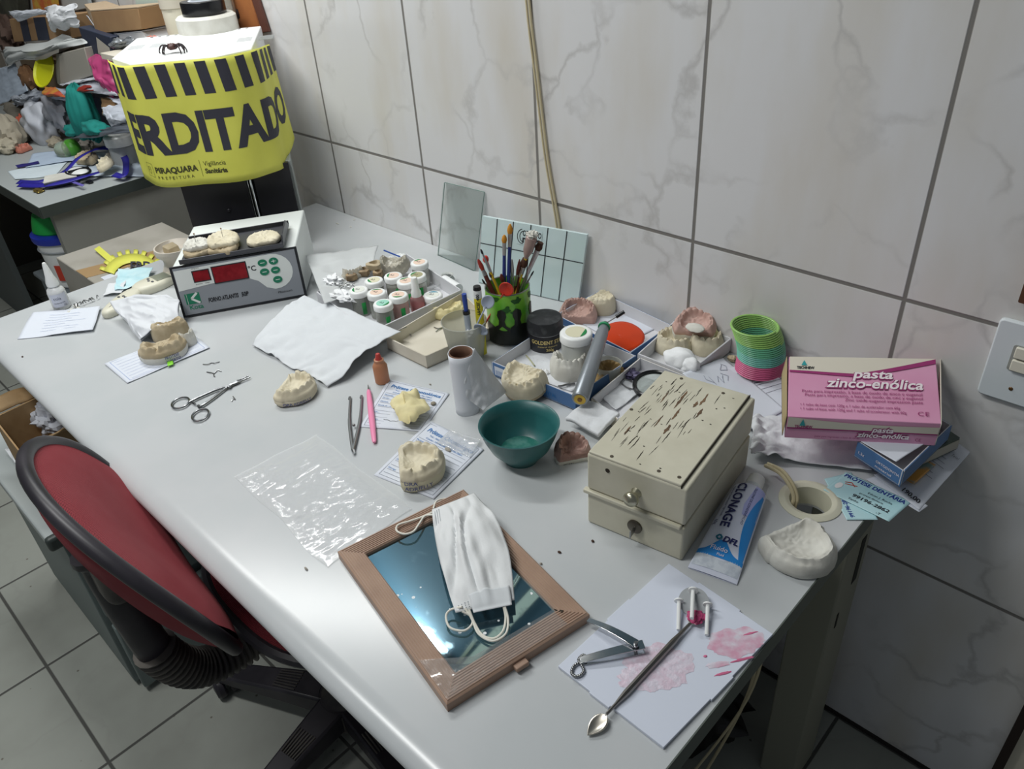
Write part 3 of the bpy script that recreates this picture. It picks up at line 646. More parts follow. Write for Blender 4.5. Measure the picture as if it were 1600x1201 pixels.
# ================================================================ black column, hood with the yellow seal
K1 = Vector((-.738, -.173, 0)); ku = Vector((.52, .854, 0)); kn = Vector((-.854, .52, 0)); KW = .232
def KP(a, b, z): return K1 - ku * a + kn * b + Vector((0, 0, z))
t = thing('equipment_column', 'black upright panel column behind the furnace carrying the white hood', 'column', KP(KW / 2, .05, 0))
def kbox(x0, x1, b0, b1, z0, z1): return G().hexa([KP(x0, b0, z0), KP(x1, b0, z0), KP(x1, b1, z0), KP(x0, b1, z0)], [KP(x0, b0, z1), KP(x1, b0, z1), KP(x1, b1, z1), KP(x0, b1, z1)])
m_panel = mat('panel_black', '#1b1a20', .3); m_side = mat('side_grey', '#9aa09f', .45)
kbox(.100, KW, 0, .012, .0, .193).obj('left_panel', m_panel, t, bevel=.001)
kbox(0.006, .084, 0, .012, .0, .193).obj('right_panel', m_panel, t, bevel=.001)
kbox(.084, .100, .010, .014, .0, .193).obj('slot_back', m_rub, t)
kbox(0, KW, .014, .085, .0, .193).obj('body', m_side, t, bevel=.002)
G().tube([KP(.092, .006, .001), KP(.092, .006, .193)], .0032, 10).obj('chrome_rod', m_chrome, t)
G().tube([KP(.098, .007, .001), KP(.098, .007, .193)], .0012, 8).obj('chrome_rod', m_chrome, t)
G().ball(KP(.150, -.001, .11), (.004, .004, .004), 8).obj('screw_cap', m_panel, t)
HZ0, HZ1 = .193, .421
hp = [(-.966, -.389), (-.862, -.397), (-.757, -.268), (-.757, -.190), (-1.0, -.020), (-1.16, -.25)]
t = thing('metal_hood', 'white ventilated metal hood on the column, wrapped by the yellow notice', 'hood', (-.93, -.25, HZ0))
m_hood = mat('hood_white', '#eceeee', .4)
hp_in = []
cx_, cy_ = sum(p[0] for p in hp) / 6, sum(p[1] for p in hp) / 6
for p in hp: hp_in.append((p[0] + (cx_ - p[0]) * .025, p[1] + (cy_ - p[1]) * .025))
G().prism(hp_in, HZ0 + .012, HZ1).obj('hood_shell', m_hood, t, bevel=.002)
g = G(); e0, e1 = Vector((-1.145, -.245, HZ1)), Vector((-.995, -.030, HZ1)); dv = (e1 - e0).normalized(); pv = Vector((dv.y, -dv.x, 0))
for k in range(13):
    if k == 6: continue
    c_ = e0 + (e1 - e0) * (.10 + .066 * k) + pv * .006; g.hexa([c_ + dv * a + pv * b + Vector((0, 0, -.001)) for a, b in ((-.003, 0), (.003, 0), (.003, .004), (-.003, .004))], [c_ + dv * a + pv * b + Vector((0, 0, .0006)) for a, b in ((-.003, 0), (.003, 0), (.003, .004), (-.003, .004))])
g.obj('vent_holes', m_rub, t, smooth=0)
g = G()
for k0, base_ in ((0, Vector((-1.06, -.305, HZ1))), (1, Vector((-.90, -.14, HZ1)))):
    for col in range(2):
        for k in range(6):
            c_ = base_ + dv * (col * .045) + pv * (k * .0085); g = G(); g.hexa([c_ + dv * a + pv * b + Vector((0, 0, -.001)) for a, b in ((0, 0), (.030, 0), (.030, .0018), (0, .0018))], [c_ + dv * a + pv * b + Vector((0, 0, .0005)) for a, b in ((0, 0), (.030, 0), (.030, .0018), (0, .0018))]).obj('louvre', mat('louvre_shadow', '#b7b9ba', .6), t, smooth=0)
# yellow notice wrapped round the hood
path = [(-.966, -.389), (-.925, -.401), (-.862, -.399), (-.806, -.330), (-.757, -.270), (-.752, -.225), (-.757, -.188), (-.800, -.150), (-.845, -.105)]
path = [Vector((x, y, 0)) for x, y in path]; path = catmull(path, 10)
acc = [0]
for a, b in zip(path[:-1], path[1:]): acc.append(acc[-1] + (b - a).length)
SL = acc[-1]
def onpath(s):
    s = max(0, min(SL - 1e-6, s))
    for i in range(len(acc) - 1):
        if acc[i + 1] >= s:
            k = (s - acc[i]) / (acc[i + 1] - acc[i]); p = path[i].lerp(path[i + 1], k); d = (path[min(i + 2, len(path) - 1)] - path[max(i - 1, 0)]).normalized(); return p, Vector((d.y, -d.x, 0))
def SM(x, y, h=0):
    p, n_ = onpath(x); s = x / SL
    bot = HZ0 - .003 + .010 * math.sin(PI * s) * -1 + (.02 * max(0, (s - .8) / .2)); top = HZ1 - .001 - .012 * max(0, (s - .75) / .25)
    z = bot + (top - bot) * y / .225
    fl = .012 * (1 - y / .225) * (.3 + max(0, (s - .7) * 2)) + .0015 * math.sin(x * 60 + y * 9)
    return Vector((p.x, p.y, z)) + n_ * (.0035 + fl + h)
t = thing('closure_notice', 'yellow and black closure notice wrapped around the white hood', 'notice', (-.86, -.36, HZ0))
G().grid(lambda s, q: SM(s * SL, q * .225, 0), 80, 16).obj('sheet', mat('notice_yellow', '#e2e264', .55, col2='#dcdc5e', ns=10), t, solid=.0004, smooth=60)
m_nk = mat('notice_black', '#3b3b46', .6)
g = G(); x = .006
k = 0
while x < SL - .006:
    wd = .021
    def sf(s, q, x=x): 
        y = .166 + q * .056; return SM(x + s * wd + (q - 1) * .006 * -1, y, .0007)
    g.grid(sf, 4, 6); x += .0375; k += 1
g.obj('hazard_stripes', m_nk, t, smooth=0)
write(t, SM, [('ERDITADO', .046, .066, .100, dict(w=SL - .056, bold=.0040, cut=.006))], m_nk, h=.0008)
m_nk2 = mat('notice_print', '#4a4a2c', .6)
write(t, SM, [('PIRAQUARA', .100, .028, .0155, dict(w=.083, bold=.0006, cut=.006)), ('P R E F E I T U R A', .102, .0155, .0085, dict(w=.070, cut=.006)), ('Vigilância', .196, .036, .0125, dict(w=.046, cut=.006)), ('Sanitária', .196, .0215, .0125, dict(w=.046, bold=.0005, cut=.006))], m_nk2, h=.0008)
g = G(); strokes(g, SM, [[(.074, .018), (.095, .018), (.095, .044), (.074, .044), (.074, .018)], [(.189, .016), (.189, .048)]], .0006, .0009); strokes(g, SM, [[(.080, .037), (.088, .037), (.088, .028), (.084, .023), (.080, .028), (.080, .037)], [(.082, .032), (.086, .032)]], .0008, .0009); g.obj('crest', m_nk2, t, smooth=0)
# toy spider on the hood
sp = D(270, 76, HZ1 + .008)
t = thing('spider', 'small dark brown spider-like figure standing on the white hood', 'spider', (sp.x, sp.y, HZ1))
m_spd = mat('spider_dark', '#22161a', .5); mb = mat('spider_body', '#4a2a26', .5)
G().ball(sp + Vector((0, 0, .004)), (.010, .010, .006), 10, amp=.3).obj('body', mb, t)
G().ball(sp + dv * .011 + Vector((0, 0, .005)), (.005, .005, .004), 8).obj('head', mb, t)
side = pv
for (a, b) in ((-.010, -.030), (-.004, -.022), (.008, -.020), (.012, -.016), (-.012, .022), (.013, .026), (.020, .020), (.006, .030)):
    f_ = sp + dv * (b * .9) + side * (a * 1.0 + .006); f_.z = HZ1 + .0008
    mid = (sp + f_) / 2 + dv * (b * .15); mid.z = sp.z + .008
    G().tube(catmull([sp, mid, f_ + Vector((0, 0, .006)), f_], 4), [.0018] * 4 + [.0014] * 4 + [.0012] * 4 + [.0008], 6).obj('leg', m_spd, t)
# ================================================================ boxes and trays along the wall
def Q(pts, z): return [D(u, v, z) for u, v in pts]
t = tray('jar_tray', 'white box lid holding the small round jars, its corner toward the brush pot', Q([(578, 520), (721, 453), (636, 397), (494, 456)], .030), .030, m_box_in, m_box_in)
tray('cream_box_lid', 'shallow cream box lid holding a yellowish model, in front of the jar tray', Q([(665, 557), (775, 508), (722, 457), (603, 527)], .024), .024, m_box_cream, m_box_cream)
tc = tray('blue_box', 'blue cardboard box with white inside holding the black and white jars', Q([(899, 620), (994, 556), (866, 502), (768, 566)], .026), .026, m_box_blue, m_box_in)
tray('lens_tray', 'white open box against the wall holding the orange lens', Q([(985, 552), (1049, 508), (935, 455), (868, 492)], .026), .026, m_box_blue, m_box_in)
tray('cotton_tray', 'white open box holding the cotton ball and the stacked pink model', Q([(1074, 584), (1143, 529), (1062, 494), (996, 553)], .026), .026, m_box_in, m_box_in)
tray('magnifier_tray', 'worn cream box lid with the black-rimmed magnifier, partly behind the wooden box', Q([(966, 656), (1078, 590), (1000, 559), (924, 622)], .022), .022, m_box_cream, m_box_in)
# printing on the blue box front
a, b = D(768, 566, .026), D(899, 620, .026); a.z = b.z = 0; ex = (b - a).normalized()
mpb = plane_map(a + Vector((0, 0, .001)), ex, (0, 0, 1))
Lb = (b - a).length
G().add([mpb(.006, .004, .0006), mpb(.028, .004, .0006), mpb(.028, .021, .0006), mpb(.006, .021, .0006)], [(0, 1, 2, 3)]).obj('price_label', m_paper, tc, smooth=0)
write(tc, mpb, [('DENTAL', .60 * Lb, .008, .010, dict(w=.032)), ('|||||||', .008, .006, .012, dict(w=.017))], m_ink_b, h=.0009)
# liners
sheet('paper_napkin', Q([(782, 572), (893, 612), (978, 556), (868, 512)], .004), m_tissue, 'white napkin lining the blue box under the jars', 'napkin', amp=.0015, fr=35, seed=4)
sheet('paper_liner', Q([(884, 492), (972, 540), (1040, 505), (938, 464)], .004), m_paper, 'clean white paper liner in the lens box against the wall', 'paper', amp=.0006, fr=20, seed=5)
sheet('crumpled_napkin', Q([(935, 618), (962, 643), (1020, 600), (985, 583)], .004), m_tissue, 'crumpled white tissue in the cream lid beside the magnifier', 'tissue', amp=.004, fr=40, seed=6)
# plastic sheet / wrap left of the jars
m_wrap = mat('plastic_wrap', '#dfe2e3', .3, trans=.35, ior=1.2)
sheet('plastic_wrap', [D(508, 478, .034), D(572, 452, .033), D(592, 386, .033), D(478, 402, .048)], m_wrap, 'translucent white plastic wrap under the clear models beside the furnace', 'plastic sheet', amp=.006, fr=22, seed=8, nu=30, nv=30)
G().tube([D(600, 391, .031), D(622, 399, .031)], .0014, 6).obj
tag(G().tube([D(600, 391, .024), D(625, 401, .024)], .0016, 6).obj('blue_strip', mat('blue_plastic', '#2b4f9e', .4)), 'thin blue plastic strip behind the clear denture model', 'strip')
# ---------------------------------------------------------------- jars
m_jg = mat('jar_clear', '#c9cbc4', .15, trans=.55, ior=1.3); m_jp = mat('jar_pinkish', '#d9b8b0', .2, trans=.4, ior=1.3); m_lid = mat('lid_white', '#edefee', .35)
dc = {'p': mat('sticker_peach', '#e8cdbb', .6), 'c': mat('sticker_cream', '#d8d4b8', .6), 'g': mat('sticker_mint', '#9bd3c0', .6), 'w': mat('sticker_white', '#dfe2da', .6), 'o': mat('sticker_olive', '#a3a07c', .6)}
wg = mat('sticker_green', '#178245', .55); wt = mat('sticker_teal', '#2a7f9c', .55); pk = mat('powder_pink', '#d58a8a', .8); sand = mat('powder_sand', '#d8ccb4', .8)
spec = [(560, 452, 'w', 3.3, 'leftmost jar of the tray, white sticker on its lid', None, 0), (584, 437, 'c', 3.6, 'cream stickered jar behind the leftmost jar', None, 0),
        (614, 430, 'p', 3.0, 'peach stickered jar in the middle of the back of the tray', sand, 0), (588, 456, 'p', 1.6, 'peach stickered jar between the leftmost and the mint one', None, 0),
        (634, 438, 'p', 2.0, 'jar with its lid half hidden behind the pink dropper bottle', None, 0), (622, 460, 'p', 4.6, 'peach stickered jar at the front of the tray, next to the dropper bottle', pk, 0),
        (598, 473, 'g', 5.6, 'mint stickered jar at the very front of the tray', None, 0), (655, 409, 'p', 1.9, 'jar at the back corner of the tray beside the clear denture model', None, 1),
        (651, 429, 'o', 2.4, 'jar with an olive sticker and sand coloured powder behind the dropper bottle', sand, 0)]
for u, v, dcol, rot, lab, cont, up_ in spec:
    jar('small white-lidded ' + lab, u, v, .053, .003, .0178, .050, m_jp if cont is pk else m_jg, m_lid, dc[dcol], wg, 'white lidded powder jars in the tray', content=cont, rot=rot)
jar('low white cream pot with a teal stickered lid at the right of the tray', 676, 460, .030, .003, .0185, .027, m_lid, m_lid, dc['w'], wt, rot=1.4, green=False, lid_h=.009, name='cream_pot')
# dropper bottle
p = D(654, 485, .003); t = thing('dropper_bottle', 'small bottle of pink liquid with a white pointed cap among the jars', 'bottle', p)
G().lathe([(.013, 0), (.014, .002), (.014, .024), (.011, .030), (.008, .033)], 24, p).obj('bottle_body', mat('pink_bottle', '#d8a3a3', .2, trans=.6, ior=1.3), t)
G().lathe([(.0125, .002), (.0125, .014), (0, .0145)], 20, p).obj('liquid', mat('pink_liquid', '#c4626c', .3), t)
G().lathe([(.0095, .031), (.0095, .040), (.0075, .044), (.0062, .066), (.0045, .069), (0, .069)], 20, p).obj('cap', m_lid, t)
# cloudy ring and cup right of the jars
g = G().lathe([(.013, 0), (.014, .006), (.010, .012), (.012, .016)], 20, D(700, 440, .004), cap=False); tag(g.obj('cotton_roll_cup', mat('cloudy_white', '#d5d8d6', .4, trans=.3, ior=1.2), solid=.001), 'small cloudy plastic cup at the right end of the jar tray', 'cup')
g = G().tube([D(694, 438, .016), D(716, 452, .016)], .011, 16); tag(g.obj('cotton_roll', mat('cotton', '#e9ebec', .9, bump=.4, bs=120)), 'white cotton roll lying at the right end of the jar tray', 'cotton roll')
g = G().tube(catmull([D(664, 442, .012), D(672, 428, .014), D(684, 431, .014), D(688, 443, .012), D(676, 450, .010)], 6), .0013, 6); tag(g.obj('clear_tubing', m_clear), 'loop of thin clear tubing behind the cream pot', 'tubing')
# ---------------------------------------------------------------- clear and cream models left of the jars
cast('clear plastic denture model with tall teeth at the back of the jar tray', (617, 418), (612, 428), .062, .052, m_ceramic, z=.022, rx=-.30, seed=3, hr=.014, hb=.012, teeth=16)
tag(cast_shape(.055, .05, hb=.010, hr=.004, seed=21)[0].xf(MX(D(625, 412, .004), 2.6)).obj('acrylic_base', m_lid, smooth=50), 'white acrylic plate under the clear denture model', 'dental model')
cast('small translucent row of teeth in front of the stones beside the jars', (553, 432), (556, 441), .045, .03, m_ceramic, z=.037, rx=.2, seed=6, hr=.011, hb=.008, teeth=14)
m_st = mat('stone_tan', '#a48d6c', .6, col2='#6b5a45', ns=60)
for k, (u, v, w_, m_, lab) in enumerate(((548, 428, .011, m_st, 'small tan wax block with dark marks left of the others'), (566, 421, .014, m_st, 'brown and tan wax block in the middle of the wrap'), (584, 411, .015, m_pl_tan, 'tan ring shaped wax piece nearest the clear denture'), (590, 424, .010, m_st, 'small dark-edged wax crumb beside the jars'))):
    p = D(u, v, .050); a = .4 + k
    g = G(); g.lathe([(w_ * .75, 0), (w_, .002), (w_ * .95, .012), (w_ * .55, .014), (w_ * .5, .006), (0, .005)], 9 if k != 2 else 24, p - Vector((0, 0, .012)), fn=lambda a_, z_: 1 + .16 * math.sin(3 * a_ + k))
    tag(g.obj('wax_block', m_, smooth=25), lab, 'wax block')
m_tiss2 = mat('tissue_soft', '#e6e8ea', .9)
lump('crumpled_tissue', 'small crumpled white tissue at the left of the wrap, beside the furnace', 'tissue', D(520, 437, .044), (.020, .014, .008), m_tiss2, amp=.8, sc=3, seed=3)
lump('crumpled_tissue', 'crumpled white tissue by the front of the jars, over the paper towel', 'tissue', D(536, 462, .040), (.026, .014, .008), m_tiss2, amp=.8, sc=3, seed=7)
t = thing('wire_clasps', 'tangle of short bent metal wires left of the jars', 'wire', D(540, 449, .040)); 
for k in range(5):
    a, b = D(524 + 4 * k, 447 + k % 3 * 2, .040), D(548 + 2 * k, 449 - 2 * (k % 4), .043); G().tube(catmull([a, (a + b) / 2 + Vector((0, 0, .003 + .001 * k)), b], 4), .0007, 5).obj('wire', m_metal, t)
# ---------------------------------------------------------------- cream lid contents
cast('yellowish cream arch model lying in the cream box lid behind the plastic cup', (699, 487), (690, 500), .066, .056, m_pl_yellow, z=.004, rx=0, seed=14, hb=.013, hr=.007)
def wires(label, pls, z=.004, r=.0008, m=None, name='bent_wire'):
    t = None; obs = []
    if len(pls) > 1: t = thing(name, label, 'wire', D(*pls[0][0], z))
    for pl in pls:
        g = G().tube(catmull([D(u, v, z + .001 * (i % 2)) for i, (u, v) in enumerate(pl)], 5), r, 6); o = g.obj('wire' if t else name, m or m_metal, t)
        if not t: tag(o, label, 'wire')
wires('forked dark wire in the cream box lid near the plastic cup', [[(678, 511), (685, 513), (693, 511)], [(681, 518), (686, 514), (692, 512)]])
wires('bent wire clasp with a rounded end in the left of the cream box lid', [[(624, 527), (632, 525), (640, 522), (642, 524)]], r=.0013)
wires('straight dark wire resting on the corner of the cream box lid', [[(621, 517), (629, 513), (635, 511)]], z=.026)

# ================================================================ big paper towel, corner draped over the trays
A_, B_, C_, D_ = D(395, 541, .001), D(512, 606, .001), D(627, 519, .030), D(476, 462, .022)
f = quad_map([A_, B_, C_, D_], .0035, 14, 3)
def tow(s, q):
    p = f(s, q); e = max(0, 1 - q * 3) 
    p += Vector((nz(s * 3, q * 3, 5), nz(s * 3, q * 3, 8), 0)) * .012
    p.z += .009 * e * abs(nz(s * 9, q * 4, 2)) + .004 * abs(nz(s * 5 + 3, q * 7, 6)) + .012 * math.sin(PI * q) * (1 - .3 * s)
    p.z = max(p.z, .0008)
    return p
t = G().grid(tow, 70, 60).obj('paper_towel', mat('towel_white', '#d2d6da', .85, bump=.35, bs=90), smooth=180, solid=.0006)
tag(t, 'large white paper towel spread over the bench in front of the jar tray', 'paper towel')

# ================================================================ brush pot
pc = D(798, 524, 0); PR, PHt = .0385, .098
t = thing('brush_pot', 'green and black patterned round can full of brushes', 'pot', pc)
m_pot = mat('pot_green', '#5fae2c', .35, col2='#86c83c', ns=25, coat=.3)
G().lathe([(PR * .97, 0), (PR, .002), (PR, PHt), (PR * .96, PHt), (PR * .95, .004), (0, .003)], 48, pc).obj('can', m_pot, t)
def CM(x, y, h=0):
    a = math.atan2((CP - pc).y, (CP - pc).x) + x / PR; return pc + Vector((math.cos(a) * (PR + h), math.sin(a) * (PR + h), y))
m_pk = mat('pot_black', '#1d211b', .4)
g = G(); n = 90
def prof_h(x): return .030 + .012 * math.sin(x * 60) + .006 * math.sin(x * 140 + 1)
g.grid(lambda s, q: CM((s - .5) * 2 * PI * PR, q * (.036 + .005 * math.sin(s * 24)), .0004), n, 3); g.obj('black_base', m_pk, t, smooth=60)
def silhouette(x0, s=1):
    g = G(); pts = [(x0 + s * x * 1.1, y * 1.12 + .004) for x, y in ((-.013, .020), (-.012, .030), (-.006, .034), (-.005, .042), (-.008, .050), (-.006, .058), (0, .061), (.006, .057), (.007, .049), (.004, .041), (.006, .033), (.012, .029), (.013, .020))]
    g.add([CM(x, y, .0009) for x, y in pts] + [CM(x0, .04, .0010)], [(i, i + 1, len(pts)) for i in range(len(pts) - 1)]); return g
for x0 in (-.013, .014, .050): silhouette(x0, 1).obj('black_figure_patch', m_pk, t, smooth=0)
rnd = random.Random(5)
for k in range(9):
    x0, y0, r0 = rnd.uniform(-.055, .055), rnd.uniform(.066, .092), rnd.uniform(.003, .007); pts = [(x0 + r0 * (1 + .4 * math.sin(3 * a + k)) * math.cos(a) * 1.3, min(.0965, y0 + r0 * (1 + .4 * math.cos(2 * a + k)) * math.sin(a))) for a in [2 * PI * i / 14 for i in range(14)]]
    G().add([CM(x, y, .0007) for x, y in pts] + [CM(x0, y0, .0008)], [(i, (i + 1) % 14, 14) for i in range(14)]).obj('dark_splash', mat('pot_darkgreen', '#1f5a1a', .45), t, smooth=0)
G().tube([pc + Vector((PR * math.cos(a), PR * math.sin(a), .001)) for a in [2 * PI * k / 48 for k in range(48)]], .0012, 6, closed=True).obj('rim_bottom', m_metal, t)
G().tube([pc + Vector((PR * .98 * math.cos(a), PR * .98 * math.sin(a), PHt)) for a in [2 * PI * k / 48 for k in range(48)]], .0012, 6, closed=True).obj('rim_top', m_metal, t)
m_hb = mat('handle_blue', '#24357d', .35); m_hy = mat('handle_yellow', '#d6b32c', .4); m_fer = mat('ferrule', '#a9abae', .3, .9); m_bo = mat('bristle_orange', '#c98a2c', .8); m_bd = mat('bristle_brown', '#4b3023', .8); m_hr = mat('handle_red', '#9a3328', .4); m_hk = mat('handle_dark', '#26252b', .4); m_bp = mat('bristle_pale', '#a9a19a', .85); m_hw = mat('handle_maroon', '#5e2a26', .4)
def brush(label, u, v, px, py, m_h, m_b, hr=.0028, bl=.018, br=.004, fer=.022, tipf=.35, group=None):
    """pot-standing brush: tip at photo pixel (u, v), foot inside the pot at offset (px, py)"""
    foot = pc + Vector((px, py, .006)); tip = AX(u, v, pc.x + (foot.x - pc.x) * -.6, pc.y + (foot.y - pc.y) * -.6); d = (tip - foot).normalized(); L_ = (tip - foot).length
    t = thing('paint_brush', label, 'brush', foot, 'brushes in the green pot')
    b0 = tip - d * bl; f0 = b0 - d * fer
    G().tube([foot, foot + d * (L_ - bl - fer) * .6, f0], [hr * .7, hr * 1.25, hr], 10).obj('handle', m_h, t)
    G().tube([f0, f0 + d * .002, b0], [hr * 1.1, hr * 1.1, br * .85], 10).obj('ferrule', m_fer, t)
    G().tube([b0, b0 + d * bl * .35, b0 + d * bl * .75, tip], [br * .85, br * 1.15, br * .85, br * tipf], 10).obj('bristles', m_b, t)
brush('tall brush with orange bristles and a blue handle, the tallest in the pot', 797, 350, .004, -.012, m_hb, m_bo, br=.0042, bl=.016)
brush('orange bristled brush with a dark blue handle, beside the tallest', 788, 367, -.006, -.010, m_hb, m_bo, br=.0042, bl=.013)
brush('wide-ended brush with brown bristles leaning right in the pot', 845, 379, -.014, -.006, m_fer, m_bd, br=.0058, bl=.014, fer=.05, tipf=.9)
brush('fine brush with a tiny dark tip and yellow handle at the left of the pot', 751, 389, .014, .002, m_hy, m_hk, hr=.0022, br=.0018, bl=.009, fer=.034)
brush('dark brown teardrop brush in the right of the pot', 822, 400, -.010, -.004, m_hy, m_bd, hr=.0024, br=.0060, bl=.020, fer=.030, tipf=.2)
brush('reddish brown handled brush standing at the left edge of the pot', 747, 405, .014, -.008, m_hw, m_hr, hr=.0036, br=.0036, bl=.02, fer=.01)
brush('thin black tipped stick leaning right at the pot edge', 834, 423, -.016, -.012, m_hk, m_hk, hr=.0016, br=.0014, bl=.01)
brush('maroon handled brush in the middle right of the pot', 815, 412, -.002, .004, m_hw, m_bd, hr=.0028, br=.003, bl=.012, fer=.012)
brush('short dark brush handle at the left rim of the pot', 753, 436, .010, .006, m_hk, m_hk, hr=.002, br=.0016, bl=.01)
brush('yellow handled brush in the centre of the pot with its bristles down', 800, 405, .004, .006, m_hy, m_fer, hr=.0028, br=.0026, bl=.03)
brush('pale grey metal handled tool in the right half of the pot', 827, 415, .0, .010, m_bp, m_fer, hr=.0026, br=.0024, bl=.03)
brush('brown wooden tool handle in the left middle of the pot', 765, 425, .012, .008, m_brown, m_brown, hr=.0034, br=.003, bl=.01)
brush('dark handle close behind the red spoon in the pot', 783, 428, -.004, .012, m_hk, m_hw, hr=.0034, br=.0036, bl=.015)
brush('maroon tool with a twisted stem in the right of the pot', 812, 405, -.012, .006, m_hw, m_hw, hr=.0030, br=.0026, bl=.03)
# wrapped brush with white clump
foot = pc + Vector((-.012, .0, .006)); tip = AX(832, 366, pc.x + .012, pc.y)
d = (tip - foot).normalized(); t = thing('wrapped_brush', 'brush with its head wrapped in clear film and a white clump on top', 'brush', foot)
G().tube([foot, tip - d * .04], .0028, 10).obj('handle', m_hy, t); G().tube([tip - d * .045, tip - d * .030, tip - d * .006, tip], [.003, .0085, .0095, .004], 12).obj('film_wrap', mat('film_brownish', '#a58d86', .3, bump=.6, bs=60), t)
G().ball(tip, (.010, .009, .006), 12, amp=.7, sc_=4, seed=2).obj('clump', m_pl_white, t)
# red spoons
def spoon(name, label, tip, foot, rbowl, m, cat='spoon', rs=.0024, normal=None, cup=.5):
    tip, foot = Vector(tip), Vector(foot); d = (tip - foot).normalized(); t = thing(name, label, cat, foot)
    G().tube([foot, tip - d * rbowl * .8], [rs, rs * .8], 8, flat=.7).obj('handle', m, t)
    n_ = (CP - tip).normalized() if normal is None else Vector(normal); n_ = (n_ - d * n_.dot(d)).normalized(); x_ = d.cross(n_)
    def fn(s, q):
        a = 2 * PI * s; r = rbowl * q; return tip + d * math.cos(a) * r * 1.15 + x_ * math.sin(a) * r - n_ * rbowl * cup * (1 - q * q)
    G().grid(fn, 24, 6, cu=True).obj('bowl', m, t, solid=.0012, smooth=60); return t
m_rs = mat('red_plastic', '#cf3a2a', .35)
tipA = AX(791, 452, pc.x + .028, pc.y - .032)
spoon('red_spoon', 'bright red plastic spoon leaning across the front of the green pot, bowl up', tipA, AX(755, 510, pc.x - .028, pc.y - .040), .0125, m_rs, cup=.25)
foot = pc + Vector((.012, -.004, .01)); tip = AX(759, 405, pc.x - .02, pc.y)
t = thing('red_stirrer', 'long red plastic stirrer with a knob end inside the pot', 'stirrer', foot); G().tube([foot, tip], .0026, 8).obj('stem', m_rs, t); G().ball(tip, (.0052, .0052, .007), 10).obj('knob', m_rs, t)

# ================================================================ plastic cup with pens, paper cone
cc_ = D(731, 560, 0); 
t = thing('clear_cup', 'cloudy clear plastic cup holding pens and measuring spoons', 'cup', cc_)
m_cup = mat('cloudy_cup', '#d9dad2', .3, trans=.70, ior=1.12)
G().lathe([(0, .001), (.026, .001), (.027, .004), (.0365, .072), (.0378, .074), (.0365, .0745)], 40, cc_, cap=False).obj('cup_wall', m_cup, t, solid=.0009)
t2 = cc_
def inc(u, v, dx=0, dy=0): return AX(u, v, cc_.x + dx, cc_.y + dy)
tp = inc(745, 447, .004, .010); f_ = Vector((tp.x, tp.y, .006)); d = (tp - f_).normalized()
t = thing('marker_pen', 'yellow and white marker pen with a black top standing in the clear cup', 'pen', f_)
L_ = (tp - f_).length
G().tube([f_, f_ + d * L_ * .84], .0068, 16).obj('barrel', mat('pen_yellow', '#e0d32a', .35), t); G().tube([f_ + d * L_ * .84, tp - d * .006], .0068, 16).obj('white_section', m_white, t); G().tube([tp - d * .006, tp], [.0068, .0060], 16).obj('top_cap', m_black, t)
n_ = (CP - f_).normalized(); x_ = d.cross(n_).normalized(); n2 = x_.cross(d).normalized()
if n2.dot(n_) < 0: n2 = -n2
write(t, lambda x, y, h: f_ + d * (L_ * .45 + x) - x_ * 0 + x_ * (y) + n2 * math.sqrt(max(0, .00695 ** 2 - y * y)) + n2 * h, [('PINCEL 400', .02, -.003, .007, dict(w=.038, bold=.0002))], m_ink_k, h=.0005)
tp = inc(725, 459, -.004, -.008); f_ = Vector((tp.x + .004, tp.y, .006)); d = (tp - f_).normalized(); L_ = (tp - f_).length
t = thing('blue_pen', 'pen with a blue cap and dark ring standing in the clear cup', 'pen', f_)
G().tube([f_, f_ + d * (L_ - .036)], .0055, 12).obj('barrel', mat('pen_grey', '#a9b2bd', .4), t); G().tube([f_ + d * (L_ - .036), f_ + d * (L_ - .030)], .0060, 12).obj('ring', m_black, t)
G().tube([f_ + d * (L_ - .030), f_ + d * (L_ - .012), tp], [.0035, .0042, .0040], 12).obj('cap', mat('pen_blue', '#28479c', .35), t)
m_sp = mat('spoon_bluegrey', '#aab4c6', .35)
spoon('measuring_spoon', 'pale blue-grey measuring spoon standing in the clear cup, bowl highest', inc(762, 472, .02, .0), cc_ + Vector((.0, -.015, .008)), .0105, m_sp, cup=.35)
spoon('measuring_spoon', 'pale blue-grey measuring spoon low in the clear cup, by the rim', inc(751, 515, .012, -.03), cc_ + Vector((-.01, .012, .01)), .0125, m_sp, cup=.45)
lump('tissue_wad', 'small bluish tissue wad in the clear cup below the blue pen', 'tissue', inc(735, 521, 0, -.02), (.009, .008, .006), m_tissue, amp=.8, seed=4, n=10)
# paper tube with napkin
pb = D(731, 640, 0); ptop = Vector((pb.x - .004, pb.y + .003, .080)); ptop = AX(720, 550, pb.x, pb.y); 
t = thing('paper_tube', 'white paper towel roll standing on end, brown core inside', 'paper roll', pb)
ax = (ptop - pb); 
def tube_at(k, r, a): c_ = pb + ax * k; return c_ + Vector((r * math.cos(a), r * math.sin(a), 0))
G().grid(lambda s, q: tube_at(q, .0180 + .0012 * q + .0005 * math.sin(6 * PI * s), 2 * PI * s), 40, 10, cu=True).obj('paper_wrap', mat('roll_white', '#dde1e8', .8), t, solid=.0008, smooth=60)
g = G().grid(lambda s, q: tube_at(.02 + .985 * q, .0168, 2 * PI * s), 36, 8, cu=True); g.obj('cardboard_core', mat('core_brown', '#6e5140', .8), t, solid=.001, smooth=60)
G().lathe([(.0166, 0), (0, 0)], 24, pb + Vector((0, 0, .004)) ).obj('core_floor', mat('core_brown', '#6e5140', .8), t)
g = G().tube([tube_at(.93, .015, -.2), tube_at(.86, .012, .2)], .0022, 6); g.obj('core_scrap', m_pl_cream, t)
P1, P2, P3, P4 = ptop + Vector((.012, .016, .004)), D(720, 615, .035), D(755, 641, .004), D(792, 612, .008)
